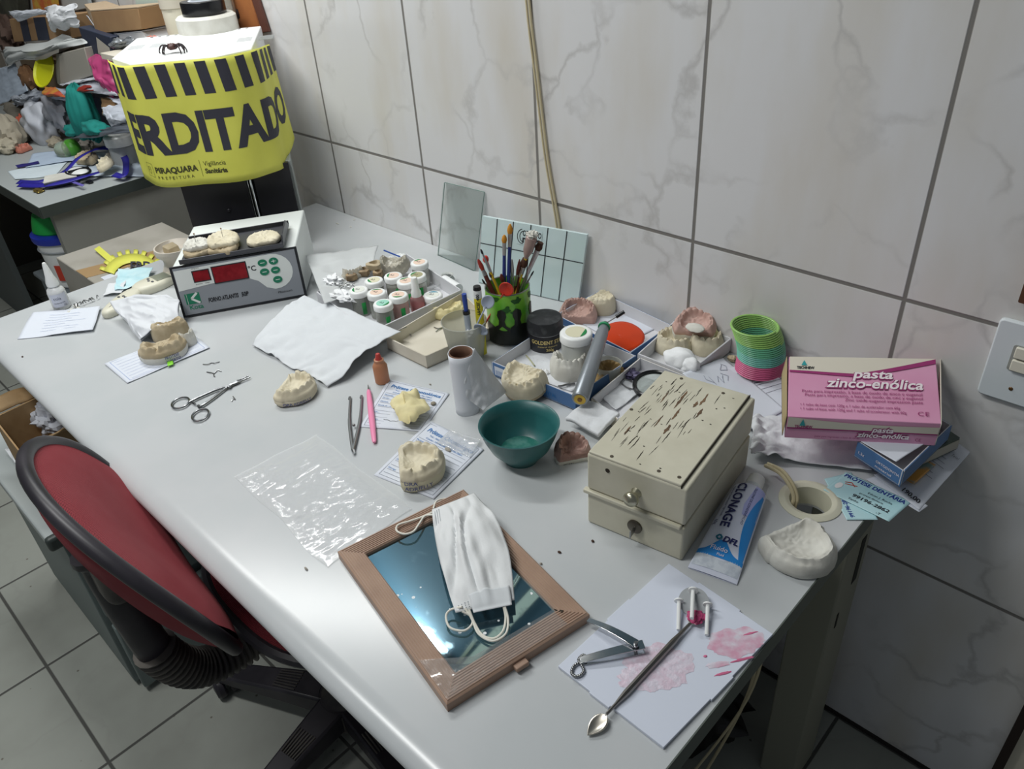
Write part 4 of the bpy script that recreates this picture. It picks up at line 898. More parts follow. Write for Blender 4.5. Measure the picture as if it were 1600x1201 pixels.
f = lambda s, q: (P1 * (1 - s) * (1 - q) + P2 * s * (1 - q) + P3 * s * q + P4 * (1 - s) * q)
def nap(s, q):
    p = f(s, q); k = math.sin(PI * s) * .006 + .004 * nz(s * 5, q * 5, 3); return p + (CP - p).normalized() * (k + .012)
tag(G().grid(nap, 30, 30).obj('napkin_sheet', m_tissue, smooth=180, solid=.0006), 'white napkin corner hanging down the right of the standing paper roll', 'napkin')
# ================================================================ blue box group
p = D(853, 540, .003); t = thing('black_jar', 'black plastic jar with gold lettering in the blue box', 'jar', p); R0 = .0305
m_bj = mat('jar_black', '#1d1e24', .3, col2='#24252b', ns=20); m_bl = mat('jar_lid_black', '#24262a', .45, col2='#4c4f52', ns=50, thr=(.5, .7))
G().lathe([(R0 * .88, 0), (R0 * .95, .003), (R0 * .97, .032), (R0 * .94, .034)], 44, p).obj('jar_body', m_bj, t, smooth=50)
G().lathe([(R0, .0345), (R0 * 1.01, .037), (R0 * 1.0, .050), (R0 * .93, .0565), (0, .0575)], 44, p).obj('lid', m_bl, t, smooth=60)
G().lathe([(R0 * .985, .0335), (R0 * 1.0, .0345), (R0 * .985, .0355)], 44, p, cap=False).obj('seam_ring', m_metal, t)
def cyl_map(c_, R_, aoff=0):
    d = CP - c_; a0 = math.atan2(d.y, d.x) + aoff
    return lambda x, y, h=0: c_ + Vector((math.cos(a0 + x / R_) * (R_ + h), math.sin(a0 + x / R_) * (R_ + h), y))
m_gold = mat('print_gold', '#d8c37e', .5)
cm = cyl_map(p, R0 * .965, 0)
write(t, cm, [('GOLDENT STAR', -.026, .0195, .0098, dict(w=.060, bold=.0002, cut=.003)), ('material dentario', -.014, .0135, .0042, dict(w=.034, cut=.003)), ('260g', .000, .0065, .0068, dict(bold=.0001, cut=.003))], m_gold, h=.0006)
jar('tall white frosted jar with a cream and green lid sticker standing in the blue box', 900, 519, .066, .003, .0262, .064, mat('frosted_jar', '#cfd2d0', .35, trans=.15), m_lid, dc['c'], wg, rot=-.5, green=False, lid_h=.014, name='white_jar', txt='')
c5 = D(903, 575, .003)
write(bpy.data.objects['white_jar'], cyl_map(Vector(bpy.data.objects['white_jar'].location), .0242, -.1), [('Resina acrilica', -.014, .022, .0036, dict(cut=.003)), ('autopolimerizavel', -.014, .0175, .0036, dict(cut=.003)), ('po dental', -.014, .013, .0036, dict(cut=.003))], m_ink_g, h=.0006)
cast('cream model with a full row of teeth under the white jar in blue box', (889, 584), (880, 610), .060, .050, m_pl_white, z=.003, seed=31, hb=.026, hr=.012, teeth=16, rx=.08)
tag(cast_shape(.045, .04, hb=.020, hr=.008, seed=33)[0].xf(MX(D(948, 590, .003), 1.2, rx=.6)).obj('wax_arch', mat('wax_amber', '#a58a5c', .5), smooth=50), 'amber wax arch lying inside a clear cup in the blue box, behind the handpiece', 'wax')
tag(G().lathe([(0, 0), (.017, 0), (.021, .030), (.0225, .031)], 28, D(950, 593, .003), cap=False).obj('small_clear_cup', m_cup, solid=.0008), 'small clear plastic cup in the blue box behind the silver handpiece', 'cup')
tag(G().tube([D(822, 555, .007), D(829, 563, .006), D(835, 571, .007)], .0013, 6).obj('stick', mat('stick_olive', '#a9a988', .6)), 'short pale olive stick on the napkin in the blue box', 'stick')
wires('two small metal burs in front of the cream model in the blue box', [[(872, 603), (880, 602), (890, 599)], [(884, 601), (890, 600), (898, 599)]], z=.008, r=.0016, name='metal_bur')
lump('tissue_scrap', 'small white tissue scrap beside the cream model in the blue box', 'tissue', D(851, 581, .007), (.008, .006, .004), m_tiss2, amp=.8, seed=9, n=8)
cast('cream model with open tooth sockets and a thick base in front of the blue box', (822, 601), (800, 618), .070, .056, m_pl_cream, z=.014, rx=-.30, seed=41, hb=.026, hr=.008, teeth=14, base=(m_pl_tan, .004), sock=.007, palate=.25, nt=150)
# handpiece leaning on the boxes
a = D(906, 624, .040); b = D(944, 511, .062); d = (b - a).normalized(); L_ = (b - a).length
t = thing('handpiece', 'long silver grey electric handpiece with a green ring, leaning across the blue box', 'handpiece', a)
m_hp = mat('handpiece_grey', '#8f959b', .35, .5)
G().tube([a, a + d * .003, a + d * L_ * .55, a + d * L_ * .9, b], [.0115, .0130, .0118, .0100, .0075], 28).obj('body', m_hp, t)
G().tube([a - d * .0006, a + d * .0005], .0088, 24).obj('end_plate', mat('brass', '#c9a94a', .4, .6), t); G().tube([a - d * .0016, a - d * .0005], .0035, 16).obj('socket', mat('brass_dark', '#7a5a3a', .4, .8), t)
G().tube([b - d * .002, b + d * .002], .0100, 24).obj('green_ring', mat('ring_green', '#2f8f5f', .4), t)
G().tube([b, b + d * .012], [.0045, .0040], 14).obj('collet', m_metal, t); b2 = b + d * .010
e = AX(964, 494, b2.x + .01, b2.y + .015); G().tube([b2, e], .0012, 8).obj('bur_shaft', m_metal, t); dd = (e - b2).normalized(); G().tube([e - dd * .002, e + dd * .014], [.0032, .0030], 12).obj('bur_cap', m_black, t)
# lens tray: orange lens, pink and cream models
oc = D(970, 526, .020); nx = Vector((-.15, -.50, .85)).normalized(); xx = Vector((.86, .50, 0)).normalized(); yy = nx.cross(xx).normalized()
def lens(s, q):
    a = 2 * PI * s; r = q; return oc + xx * math.cos(a) * .037 * r * (1 + .08 * math.cos(2 * a)) + yy * math.sin(a) * .032 * r + nx * .0012 * (1 - q * q)
tag(G().grid(lens, 44, 8, cu=True).obj('orange_lens', mat('lens_orange', '#d8420f', .25, trans=.15, coat=.4), solid=.0022, smooth=60), 'bright orange oval protective lens lying tilted in the white box', 'lens')
cast('dusky pink model with rough tooth sockets in the back box, behind the black jar', (903, 496), (905, 480), .066, .056, m_pl_pink, z=.006, rx=.22, seed=51, hb=.018, hr=.010, sock=.005, teeth=14)
cast('cream round model in the corner of the back box next to the pink one', (938, 484), (955, 490), .050, .048, m_pl_cream, z=.004, seed=53, hb=.026, hr=.006, teeth=14, fill=1)
# cotton tray: pink on white model over two cream models
cast('cream model under the pink-topped one in the cotton box', (1052, 545), (1035, 550), .058, .05, m_pl_cream, z=.003, seed=61, hb=.020, hr=.012, teeth=14)
cast('cream model with long pointed teeth at the right of the cotton ball', (1102, 545), (1100, 560), .055, .045, m_pl_cream, z=.003, seed=63, hb=.020, hr=.014, teeth=12)
cast('pink arch model on a white plaster base, topmost in the cotton box', (1085, 512), (1090, 480), .068, .058, m_pl_pink, z=.034, rx=.25, seed=65, hb=.012, hr=.010, teeth=15, base=(m_pl_white, .014))
lump('plaster_filling', 'flat white plaster disc with a carved mark set in the pink-topped model', 'plaster', D(1086, 512, .052), (.016, .013, .004), m_pl_white, amp=.15, n=10)
g = G().ball(D(1062, 562, .026), (.027, .022, .017), 24, amp=.25, sc_=1.6, seed=6); g.ball(D(1076, 570, .026), (.018, .016, .013), 18, amp=.25, sc_=1.6, seed=8, mi=0); 
tag(g.obj('cotton_ball', mat('cotton_white', '#eef0f2', .95, bump=.7, bs=70), smooth=180), 'fluffy white cotton ball in the small white box', 'cotton')
lump('yellow_scrap', 'small yellowish folded scrap behind the pink-topped model', 'scrap', D(1115, 527, .022), (.010, .006, .016), mat('scrap_yellow', '#d0cba0', .6), amp=.3, n=8)
lump('plaster_chip', 'pale broken plaster bit at the corner of the cotton box next to the written paper', 'chip', D(1088, 577, .008), (.010, .006, .004), m_pl_cream, amp=.7, n=8, seed=4)
lump('plaster_chip', 'small tan plaster bit on the bench left of the plastic spring', 'chip', D(1144, 560, .006), (.008, .006, .005), m_pl_tan, amp=.6, n=8, seed=5)
# magnifier tray: magnifier, purple foil, wire
p = D(1022, 601, .016); t = thing('magnifier', 'round magnifying lens with a black rim, half hidden behind the wooden box', 'magnifier', p)
M = MX(p, .2, rx=.12)
G().tube([M @ Vector((.030 * math.cos(a), .030 * math.sin(a), 0)) for a in [2 * PI * k / 48 for k in range(48)]], .0032, 8, closed=True, flat=1.6).obj('rim', m_black, t)
G().lathe([(.029, -.0005), (.020, .0022), (0, .0030)], 36, cap=False).xf(M).obj('lens', mat('lens_glass', '#d5dfdc', .08, trans=.6, ior=1.2, coat=.3), t)
lump('purple_foil', 'crumpled dark purple foil by the magnifier', 'foil', D(985, 583, .013), (.020, .012, .006), mat('foil_purple', '#4a4560', .35, .4), amp=.9, sc=2.5, seed=12, n=12, smooth=10)
wires('coil of thin dull wire between the purple foil and the magnifier', [[(970, 596), (978, 604), (992, 608), (1000, 604), (990, 597), (976, 592), (970, 598), (984, 608)]], z=.010, r=.0010)
# folded tissue packet and pink-white model beside the wooden box
t_, f_ = sheet('folded_tissue', [D(884, 655, .016), D(935, 682, .014), D(968, 650, .018), D(918, 628, .018)], m_tissue, 'folded white tissue packet between the bowl and the cream lid', 'tissue', amp=.004, fr=30, seed=13, solid=.006)
cast('brownish pink arch on white base with handwriting, between bowl and wooden box', (893, 706), (886, 690), .048, .040, mat('plaster_brownpink', '#a98a80', .7, col2='#8f6f66', ns=60, bump=.4), z=.010, rx=.30, seed=71, hb=.012, hr=.012, teeth=14, base=(m_pl_white, .012), script=('JEAN', -25, -.009, .008, m_ink_k))

# ================================================================ plastic spring toy
base = Vector((.307, -.0395, .014)); topc = Vector((.290, -.0385, .088))
t = thing('plastic_spring', 'rainbow plastic coil spring, pink at the bottom and green on top, beside the wall', 'toy', (base.x, base.y, .012))
NT = 24; rr = .0345; axv = topc - base
for nm, k0, k1, m_ in (('coil', 0, 7.5, mat('coil_pink', '#c45f86', .35)), ('coil', 7.5, 12, mat('coil_teal', '#6fb3a4', .35)), ('coil', 12, 17, mat('coil_green', '#67b08c', .35)), ('coil', 17, 24, mat('coil_lime', '#93c069', .35))):
    pts = []
    n = int((k1 - k0) * 28)
    for i in range(n + 1):
        k = k0 + (k1 - k0) * i / n; a = 2 * PI * k; c_ = base + axv * (k / NT) + Vector((-.006, -.003, 0)) * math.sin(PI * k / NT) * -1
        pts.append(c_ + Vector((rr * math.cos(a), rr * math.sin(a), 0)))
    g = G().tube(pts, .0020, 6, flat=.75, up=(0, 0, 1)); g.v = [Vector((q.x, min(q.y, -.001), q.z)) for q in g.v]; g.obj(nm, m_, t, smooth=60)

# ================================================================ papers behind the wooden box
f4 = [D(1213, 708, .003), D(1226, 638, .012), D(1100, 556, .004), D(1066, 584, .026)]
o1, f1 = sheet('handwritten_paper', [D(1172, 672, .004), D(1227, 640, .012), D(1130, 560, .006), D(1066, 584, .030)], m_paper, 'white paper with pencil handwriting between the wooden box and the spring', 'paper', amp=.002, fr=12, seed=15)
def unit(fq, W_, H_): return lambda x, y, h=0: fq(x / W_, y / H_, h)
b1, b2, b3, b4 = D(1172, 672, 0), D(1227, 640, 0), D(1130, 560, 0), D(1066, 584, 0)
mpu = lambda x, y, h=0: f1(.95 - y / .10, .95 - x / .13 * 1.0, h + .0006)
g = G()
def sk(pts): return [(a * .01, b * .01) for a, b in pts]
mq = lambda x, y, h=0: f1(y, x, h)
for ln in ([(.90, .80), (.84, .68), (.80, .80), (.86, .86), (.92, .80)], [(.80, .62), (.72, .70), (.66, .60)], [(.76, .62), (.72, .56)], [(.70, .42), (.78, .52), (.66, .50), (.74, .58)], [(.82, .36), (.68, .34)], [(.86, .30), (.80, .26), (.72, .34)], [(.50, .34), (.56, .24), (.46, .18), (.40, .32), (.34, .24)], [(.30, .36), (.26, .28), (.20, .34)], [(.38, .44), (.30, .48)]):
    strokes(g, mq, [ln], .010, .0009)
g.v = [v for v in g.v]; g.obj('pencil_writing', mat('pencil_grey', '#a2a6b4', .7), o1, smooth=0)
o2, f2 = sheet('ruled_form', [D(1185, 690, .004), D(1275, 640, .010), D(1228, 562, .0105), D(1135, 575, .0105)], m_paper, 'white form with dark ruled lines under the plastic spring', 'paper', amp=.0012, fr=12, seed=16)
g = G()
for k in range(7): strokes(g, f2, [[(.12, .96 - k * .075), (.95, .96 - k * .075)]], .005, .0006)
for k in range(3): strokes(g, f2, [[(.30, .80 - k * .05), (.62, .80 - k * .05)]], .016, .0008)
g.obj('ruled_lines', m_ink_g, o2, smooth=0)
A_, B_, C_, D_ = D(1172, 716, .003), D(1362, 737, .004), D(1325, 640, .014), D(1172, 660, .004)
def tw(s, q):
    p = A_ * (1 - s) * (1 - q) + B_ * s * (1 - q) + C_ * s * q + D_ * (1 - s) * q
    k = max(0, 1 - s * 2.2); p.z += .003 + .022 * k * abs(nz(s * 7, q * 6, 4)) + .002 * nz(s * 9, q * 9, 7) + .006 * k; return p + Vector((nz(s * 5, q * 5, 1), nz(s * 5, q * 5, 2), 0)) * .008 * k
tag(G().grid(tw, 60, 40).obj('paper_napkin', m_tissue, smooth=180, solid=.0006), 'white crumpled napkin spread from the wooden box to under the pink carton', 'napkin')

# ================================================================ old wooden box
bA, bB, bC = D(918, 815), D(1065, 877), D(1170, 735); ex = (bB - bA); BW = ex.length; ex.normalize(); ey = Vector((-ex.y, ex.x, 0)); BD = .205
def BX(x, y, z): return bA + ex * x + ey * y + Vector((0, 0, z))
t = thing('wooden_box', 'old cream painted wooden two-tier box with chipped paint, knob and key', 'box', BX(BW / 2, BD / 2, 0))
m_wb = mat('paint_cream', '#cfcbb8', .5, col2='#c3bfab', ns=14, bump=.25, bs=40); m_bare = mat('bare_wood', '#7d6248', .75, col2='#5e4a38', ns=40); m_gapw = mat('gap_dark', '#2d261d', .9)
def bb(x0, x1, y0, y1, z0, z1): return G().hexa([BX(x0, y0, z0), BX(x1, y0, z0), BX(x1, y1, z0), BX(x0, y1, z0)], [BX(x0, y0, z1), BX(x1, y0, z1), BX(x1, y1, z1), BX(x0, y1, z1)])
bb(0, BW, 0, BD, 0, .052).obj('lower_drawer', m_wb, t, bevel=.003, bs=3)
bb(.003, BW - .003, .003, BD - .003, .0515, .0565).obj('gap', m_gapw, t)
bb(0, BW, 0, BD, .0560, .1105).obj('upper_box', m_wb, t, bevel=.003, bs=3)
bb(.002, BW - .008, .001, BD - .002, .1100, .1138).obj('lid_board', m_wb, t, bevel=.0012)
bb(-.004, BW * .97, -.0035, .004, .0500, .0555).obj('front_strip', m_wb, t, bevel=.0012)
bb(BW - .0080, BW - .0071, 0, BD, .1095, .1130).obj('lid_seam', m_gapw, t)
rnd = random.Random(8); chips = []
def chip(g, x, y, l, w_, ang, z=.1139, th=.00025):
    pts = []; n = 9
    for k in range(n): q = k / (n - 1); pts.append((q * l - l / 2, w_ * (.25 + rnd.random() * .75) * math.sin(PI * (q * .9 + .05)) * .5))
    for k in range(n - 2, 0, -1): q = k / (n - 1); pts.append((q * l - l / 2, -w_ * (.25 + rnd.random() * .75) * math.sin(PI * (q * .9 + .05)) * .5))
    c_, s_ = math.cos(ang), math.sin(ang); P_ = [BX(x + a * c_ - b * s_, y + a * s_ + b * c_, z) for a, b in pts]; cc = BX(x, y, z)
    m_ = len(P_); g.add(P_ + [cc], [(i, (i + 1) % m_, m_) for i in range(m_)])
g = G(); g2 = G()
for k in range(70):
    x = .006 + rnd.random() * .085; y = .02 + rnd.random() * .165
    if x > .07 and y < .08: continue
    chip(g, x, y, rnd.uniform(.008, .028), rnd.uniform(.0008, .0020), PI / 2 + rnd.uniform(-.10, .10))
for (x, y, l, w_) in ((.050, .150, .045, .006), (.058, .120, .03, .005), (.075, .165, .030, .006), (.030, .145, .03, .003), (.082, .135, .022, .005), (.062, .085, .022, .006), (.046, .095, .03, .003), (.070, .150, .016, .006), (.022, .06, .02, .003)): chip(g2, x, y, l, w_, PI / 2 + .03, .1141)
for k in range(16): chip(g, rnd.uniform(.01, BW - .015), rnd.uniform(.01, BD - .01), .003, .003, 0)
tag(g.obj('paint_cracks', m_gapw, t, smooth=0), kind='stuff'); tag(g2.obj('bare_wood_patches', m_bare, t, smooth=0), kind='stuff')
for x, y in ((.006, .1), (.030, .006), (.088, .010), (.112, .012), (.03, .195), (.09, .19)): G().lathe([(.0022, 0), (.0022, .0006), (0, .0008)], 12, BX(x, y, .1138)).obj('nail_head', mat('nail_rust', '#5b5348', .6, .5), t)
def yl(prof, x, z, m_, nm, par=t, n=24):
    g = G().lathe(prof, n); g.xf(Matrix.Translation(BX(x, 0, z)) @ Matrix.Rotation(math.atan2(ex.y, ex.x), 4, 'Z') @ Matrix.Rotation(PI / 2, 4, 'X')); return g.obj(nm, m_, par, smooth=50)
kn_ = yl([(.007, 0), (.0055, .003), (.005, .006), (.0085, .010), (.0095, .014), (.0075, .018), (0, .0205)], .066, .079, mat('knob_metal', '#b3b09c', .28, .85), 'knob')
lk = yl([(.0095, 0), (.0095, .0025), (.008, .0035), (0, .0035)], .066, .026, mat('lock_metal', '#5f5a52', .35, .9), 'lock')
G().hexa([BX(.0655, -.003, .020), BX(.0675, -.003, .020), BX(.0675, -.014, .018), BX(.0655, -.014, .018)], [BX(.0655, -.003, .027), BX(.0675, -.003, .027), BX(.0675, -.014, .029), BX(.0655, -.014, .029)]).obj('key', m_metal, lk, bevel=.0006)
G().lathe([(.0030, 0), (.0030, .001), (0, .001)], 12).xf(Matrix.Translation(BX(.028, .0004, .096)) @ Matrix.Rotation(PI / 2, 4, 'X')).obj('empty_hole', m_gapw, t)
for k, (u, v) in enumerate(((926, 845), (1072, 818), (874, 862), (1104, 789))):
    tag(G().ball(D(u, v, .0012), (.0022, .0018, .0012), 6, amp=.5, seed=k).obj('dark_crumb', m_brown), ['dark crumb on the bench in front of the wooden box', 'dark crumb between the wooden box and the toothpaste-like tube', 'tiny dark speck on the bench left of the crumb by the wooden box', 'dark speck behind the tube by the wooden box'][k], 'crumb')

# ================================================================ green mixing bowl
p = D(813, 730, .0); p = Vector((p.x, p.y, 0)); bc_ = D(811, 665, .056); ctr = Vector((bc_.x, bc_.y, 0))
t = thing('mixing_bowl', 'dark green rubber mixing bowl on the bench', 'bowl', ctr)
m_bowl = mat('rubber_green', '#23595a', .35, col2='#2a6363', ns=12)
RB = .0550
G().lathe([(.024, 0), (.025, .003), (.029, .008), (.042, .024), (.050, .042), (RB, .0575), (RB + .001, .060), (RB - .0015, .060), (.0475, .044), (.040, .028), (.029, .014), (.018, .0105), (0, .010)], 64, ctr).obj('bowl', m_bowl, t, smooth=70)
G().lathe([(.0300, .0152), (.020, .0155), (0, .0155)], 40, ctr, fn=lambda a, z: 1 + .04 * math.sin(3 * a)).obj('residue', mat('residue', '#4f8078', .25, col2='#2a6a60', ns=60), t)
# ================================================================ pile under the pink carton
m_pkb = mat('carton_pink', '#d896b8', .5, col2='#dc9fbf', ns=8); m_mag = mat('carton_magenta', '#99306e', .5); m_crm = mat('carton_cream', '#d9d3c4', .6); m_kraft = mat('carton_kraft', '#b8a67c', .8)
m_txtw = mat('print_white', '#f0e6ea', .5)
f1_, f2_, b2_, b1_ = D(1231, 650, .092), D(1471, 662, .092), D(1463, 560, .1045), D(1233, 557, .1045); dn = Vector((0, 0, -.034))
b2_.y = min(b2_.y, -.004)
t = thing('paste_carton', 'pink and cream dental paste carton on top of the pile at the right bench end', 'carton', (f1_ + b2_) / 2 + dn)
G().hexa([f1_ + dn, f2_ + dn, b2_ + dn, b1_ + dn], [f1_, f2_, b2_, b1_]).obj('carton_body', m_pkb, t, bevel=.0008)
def ptop(x, y, h=0):       # x along the front, y depth, unit square
    return f1_ * (1 - x) * (1 - y) + f2_ * x * (1 - y) + b2_ * x * y + b1_ * (1 - x) * y + Vector((0, 0, .0004 + h))
fn2 = (f2_ - f1_).cross(Vector((0, 0, 1))).normalized()
def pfr(x, y, h=0): return f1_.lerp(f2_, x) + dn * (1 - y) + fn2 * (.0004 + h)
def band(mp, lo, hi, h, m_, nm, n=40): return G().grid(lambda s, q: mp(s * .99 + .005, lo(s) * (1 - q) + hi(s) * q, h), n, 3).obj(nm, m_, t, smooth=0)
lo1 = lambda s: .74 + .015 * math.cos(s * 3) - .05 * math.sin(s * PI * .5) * math.sin(PI * (s + .2)) + max(0, s - .45) * .42
band(ptop, lambda s: min(.985, lo1(s)), lambda s: .995, .0003, m_crm, 'cream_band')
band(ptop, lambda s: min(.98, lo1(s) - .035 - .04 * s), lambda s: min(.99, lo1(s) + .0), .0006, m_mag, 'magenta_band')
band(pfr, lambda s: .50 + .02 * s, lambda s: .99 - .10 * math.sin(PI * s) - .15 * s, .0003, m_crm, 'front_cream_band')
band(pfr, lambda s: .46 + .03 * s, lambda s: .52 + .02 * s, .0005, m_mag, 'front_line')
WX = (f2_ - f1_).length; WY = (b1_ - f1_).length
pt = lambda x, y, h=0: ptop(x / WX, y / WY, h)
write(t, pt, [('pasta', WX * .435, WY * .635, WY * .20, dict(w=WX * .27, bold=.0017, shear=.2)), ('zinco-enólica', WX * .26, WY * .475, WY * .21, dict(w=WX * .64, bold=.0017, shear=.2))], m_mag, h=.0007, name='title_shadow')
write(t, pt, [('pasta', WX * .435, WY * .64, WY * .20, dict(w=WX * .27, bold=.0006, shear=.2)), ('zinco-enólica', WX * .26, WY * .48, WY * .21, dict(w=WX * .64, bold=.0006, shear=.2))], m_txtw, h=.0011, name='title')
write(t, pt, [('Pasta para impressão, à base de óxido de zinco e eugenol', WX * .09, WY * .385, WY * .062, dict(w=WX * .80)), ('Pasta para impresión, a base de óxido de cinc y eugenol', WX * .11, WY * .325, WY * .062, dict(w=WX * .78)), ('Zinc oxide-eugenol impression paste', WX * .38, WY * .265, WY * .062, dict(w=WX * .51)),
      ('• 1 tubo de base com 120g e 1 tubo de acelerador com 60g', WX * .08, WY * .17, WY * .055, dict(w=WX * .66)), ('• 1 tube of base with 120g and 1 tube of accelerator with 60g', WX * .08, WY * .105, WY * .055, dict(w=WX * .70)), ('CE', WX * .85, WY * .09, WY * .085, dict(sp=1.2))], m_mag, h=.0008)
m_tq = mat('logo_teal', '#2f9ba0', .5)
g = G()
for a, b in ((0, 0), (-.018, -.0), (.018, 0)): pass
for mp_, cx, cy, s1 in ((ptop, .105, .865, .06), (pfr, .105, .73, .20)):
    g.add([mp_(cx - .020, cy - s1 * .5, .0012), mp_(cx + .020, cy - s1 * .5, .0012), mp_(cx, cy + s1, .0012)], [(0, 1, 2)])
g.obj('logo_triangle', m_tq, t, smooth=0)
write(t, pt, [('TECHNEW', WX * .055, WY * .775, WY * .062, dict(w=WX * .12, bold=.0003))], m_ink_k, h=.0010)
pf = lambda x, y, h=0: pfr(x / WX, y / .034, h)
write(t, pf, [('TECHNEW', WX * .055, .0178, .0055, dict(w=WX * .12, bold=.0002)), ('pasta para impressao a base de oxido', WX * .2, .0045, .004, dict(w=WX * .3)), ('pasta', WX * .57, .017, .0105, dict(w=WX * .14, bold=.0012, shear=.2)), ('zinco-enólica', WX * .48, .0085, .0105, dict(w=WX * .34, bold=.0012, shear=.2)), ('CE', WX * .86, .006, .006)], m_mag, h=.0007)
write(t, pf, [('pasta', WX * .57, .017, .0105, dict(w=WX * .14, bold=.0003, shear=.2)), ('zinco-enólica', WX * .48, .0085, .0105, dict(w=WX * .34, bold=.0003, shear=.2))], m_txtw, h=.0010)
q = f2_ - f1_; q.normalize()
sheet('end_flap', [f2_ + dn * .95, f2_, b2_ + q * .006, b2_ + dn * .9 + q * .010], m_crm, parent=t, amp=0, nu=6, nv=6, solid=.0008)
sheet('end_flap', [b1_ + q * .001 - q * .004, f1_ - q * .0015, f1_ + dn * .9 - q * .003, b1_ + dn * .9 - q * .006], m_kraft, parent=t, amp=0, nu=6, nv=6, solid=.0008)
# blue small box
r1, r2, r3 = D(1340, 690, .056), D(1412, 737, .056), D(1488, 664, .056); r4 = r1 + r3 - r2
t = tray('instrument_box', 'small blue cardboard box with white inside under the pink carton', [r2, r3, r4, r1], .024, m_box_blue, m_box_in, z0=.032)
a, b = Vector((r1.x, r1.y, .032)), Vector((r2.x, r2.y, .032)); mpx = plane_map(a, b - a, (0, 0, 1)); LL = (b - a).length
write(t, mpx, [('1.2x', .004, .009, .006), ('ORTODONTIA', LL * .45, .013, .005, dict(w=LL * .5)), ('material', LL * .45, .006, .005, dict(w=LL * .35))], m_txtw, h=.0008)
sheet('paper_slip', [D(1345, 690, .058), D(1400, 722, .058), D(1450, 690, .059), D(1395, 668, .058)], m_paper, 'white slip of paper lying in the small blue box under the pink carton', 'paper', amp=.001)
# book under it
k1, k2, k3 = D(1437, 742, .014), D(1519, 648, .020), D(1490, 640, .022)
q1, q2, q3, q4 = Vector((.50, -.118, 0)), Vector((.574, -.128, 0)), Vector((.602, -.050, 0)), Vector((.535, -.02, 0))
t = thing('booklet', 'dark green booklet under the blue box, sticking out over the bench end', 'book', (.56, -.1, .008))
G().hexa([p + Vector((0, 0, .010)) for p in (q1, q2, q3, q4)], [p + Vector((0, 0, .0305)) for p in (q1, q2, q3, q4)]).obj('cover', mat('booklet_green', '#2f3f3a', .5, col2='#46564c', ns=30), t, bevel=.001)
G().hexa([p * 1.001 + Vector((0, -.0006, .013)) for p in (q1, q2, q3, q4)], [p * 1.001 + Vector((0, -.0006, .0275)) for p in (q1, q2, q3, q4)]).obj('pages', mat('pages', '#b9b5a8', .8), t)
sheet('glossy_flyer', [D(1360, 716, .010), D(1428, 757, .010), D(1462, 726, .0115), D(1392, 690, .0115)], mat('photo_print', '#7a8f8c', .25, col2='#d29a4a', ns=28, thr=(.42, .5)), 'glossy flyer with an orange picture poking out below the blue box', 'flyer', amp=.0003)
t, fq = sheet('receipt', [D(1436, 797, .003), D(1516, 707, .006), D(1492, 690, .007), D(1365, 742, .004)], m_paper, 'long pale receipt hanging over the right end of the bench', 'receipt', amp=.0012, seed=17)
rw = lambda x, y, h=0: fq(x, y, h)
a, b, d_ = D(1436, 797, .003), D(1516, 707, .006), D(1365, 742, .004)
mpr = lambda x, y, h=0: fq(y, 1 - x, h)
L1 = (b - a).length; L2 = (d_ - a).length
mpr = lambda x, y, h=0: fq(y / L1, 1 - x / L2, h + .0012)
write(t, mpr, [('190,00', L2 * .52, L1 * .05, .0105, dict(w=L2 * .40, bold=.0002)), ('T o t a l', L2 * .55, L1 * .80, .008, dict(w=L2 * .3))], m_ink_k, h=.0002)
g = G()
for k in range(6): strokes(g, mpr, [[(L2 * .3, L1 * (.72 - k * .065)), (L2 * (.55 + .2 * (k % 3) * .5), L1 * (.72 - k * .065))]], .0009, .0003)
g.obj('print_lines', m_ink_g, t, smooth=0)
sheet('white_card', [D(1352, 748, .002), D(1436, 800, .002), D(1450, 790, .003), D(1375, 742, .003)], m_paper, 'white card edge beneath the receipt next to the blue business card', 'card', amp=.0002)
# business cards
m_cardb = mat('card_blue', '#a9d3da', .45, col2='#b9dde2', ns=10)
def bcard(label, c4, seed):
    t, fq = sheet('business_card', c4, m_cardb, label, 'business card', amp=.0003, seed=seed, solid=.0004)
    a = Vector(c4[0]); W_ = (Vector(c4[1]) - a).length; H_ = (Vector(c4[3]) - a).length
    return t, (lambda x, y, h=0: fq(x / W_, y / H_, h)), W_, H_
t, mp, W_, H_ = bcard('pale blue business card, the lower of the two by the cable hole', [D(1323, 812, .0012), D(1372, 812, .0012), D(1330, 738, .0016), D(1288, 748, .0014)], 18)
write(t, lambda x, y, h: mp(W_ - y, x, h), [('99196-2862', H_ * .05, W_ * .70, .0070, dict(w=H_ * .5, bold=.0002)), ('41 3667-7791', H_ * .35, W_ * .55, .0070, dict(w=H_ * .55, bold=.0002))], m_ink, h=.0005)
c1, c2, c3, c4_ = D(1345, 800, .0030), D(1389, 815, .0026), D(1424, 784, .0030), D(1322, 737, .0034)
c1 = c4_ + (c2 - c3) * 1.0
t, mp, W_, H_ = bcard('pale blue denture business card lying on top of the other one', [c1, c2, c3, c4_], 19)
write(t, mp, [('PRÓTESE DENTÁRIA', W_ * .03, H_ * .80, .0100, dict(w=W_ * .93, bold=.0003))], m_ink, h=.0006)
write(t, mp, [('Edson J. Rocha', W_ * .48, H_ * .58, .0052), ('protese dentaria', W_ * .40, H_ * .45, .0045), ('99196-2862', W_ * .35, H_ * .25, .0085, dict(w=W_ * .55, bold=.0002)), ('Yanke', W_ * .34, H_ * .10, .0055), ('-Y', W_ * .78, H_ * .05, .006)], m_ink_k, h=.0006)
g = G(); strokes(g, mp, [[(W_ * .12, H_ * .62), (W_ * .20, H_ * .70), (W_ * .28, H_ * .60)], [(W_ * .14, H_ * .56), (W_ * .30, H_ * .66)]], .0014, .0006); g.obj('red_drawing', mat('ink_red', '#b4472f', .6), t, smooth=0)
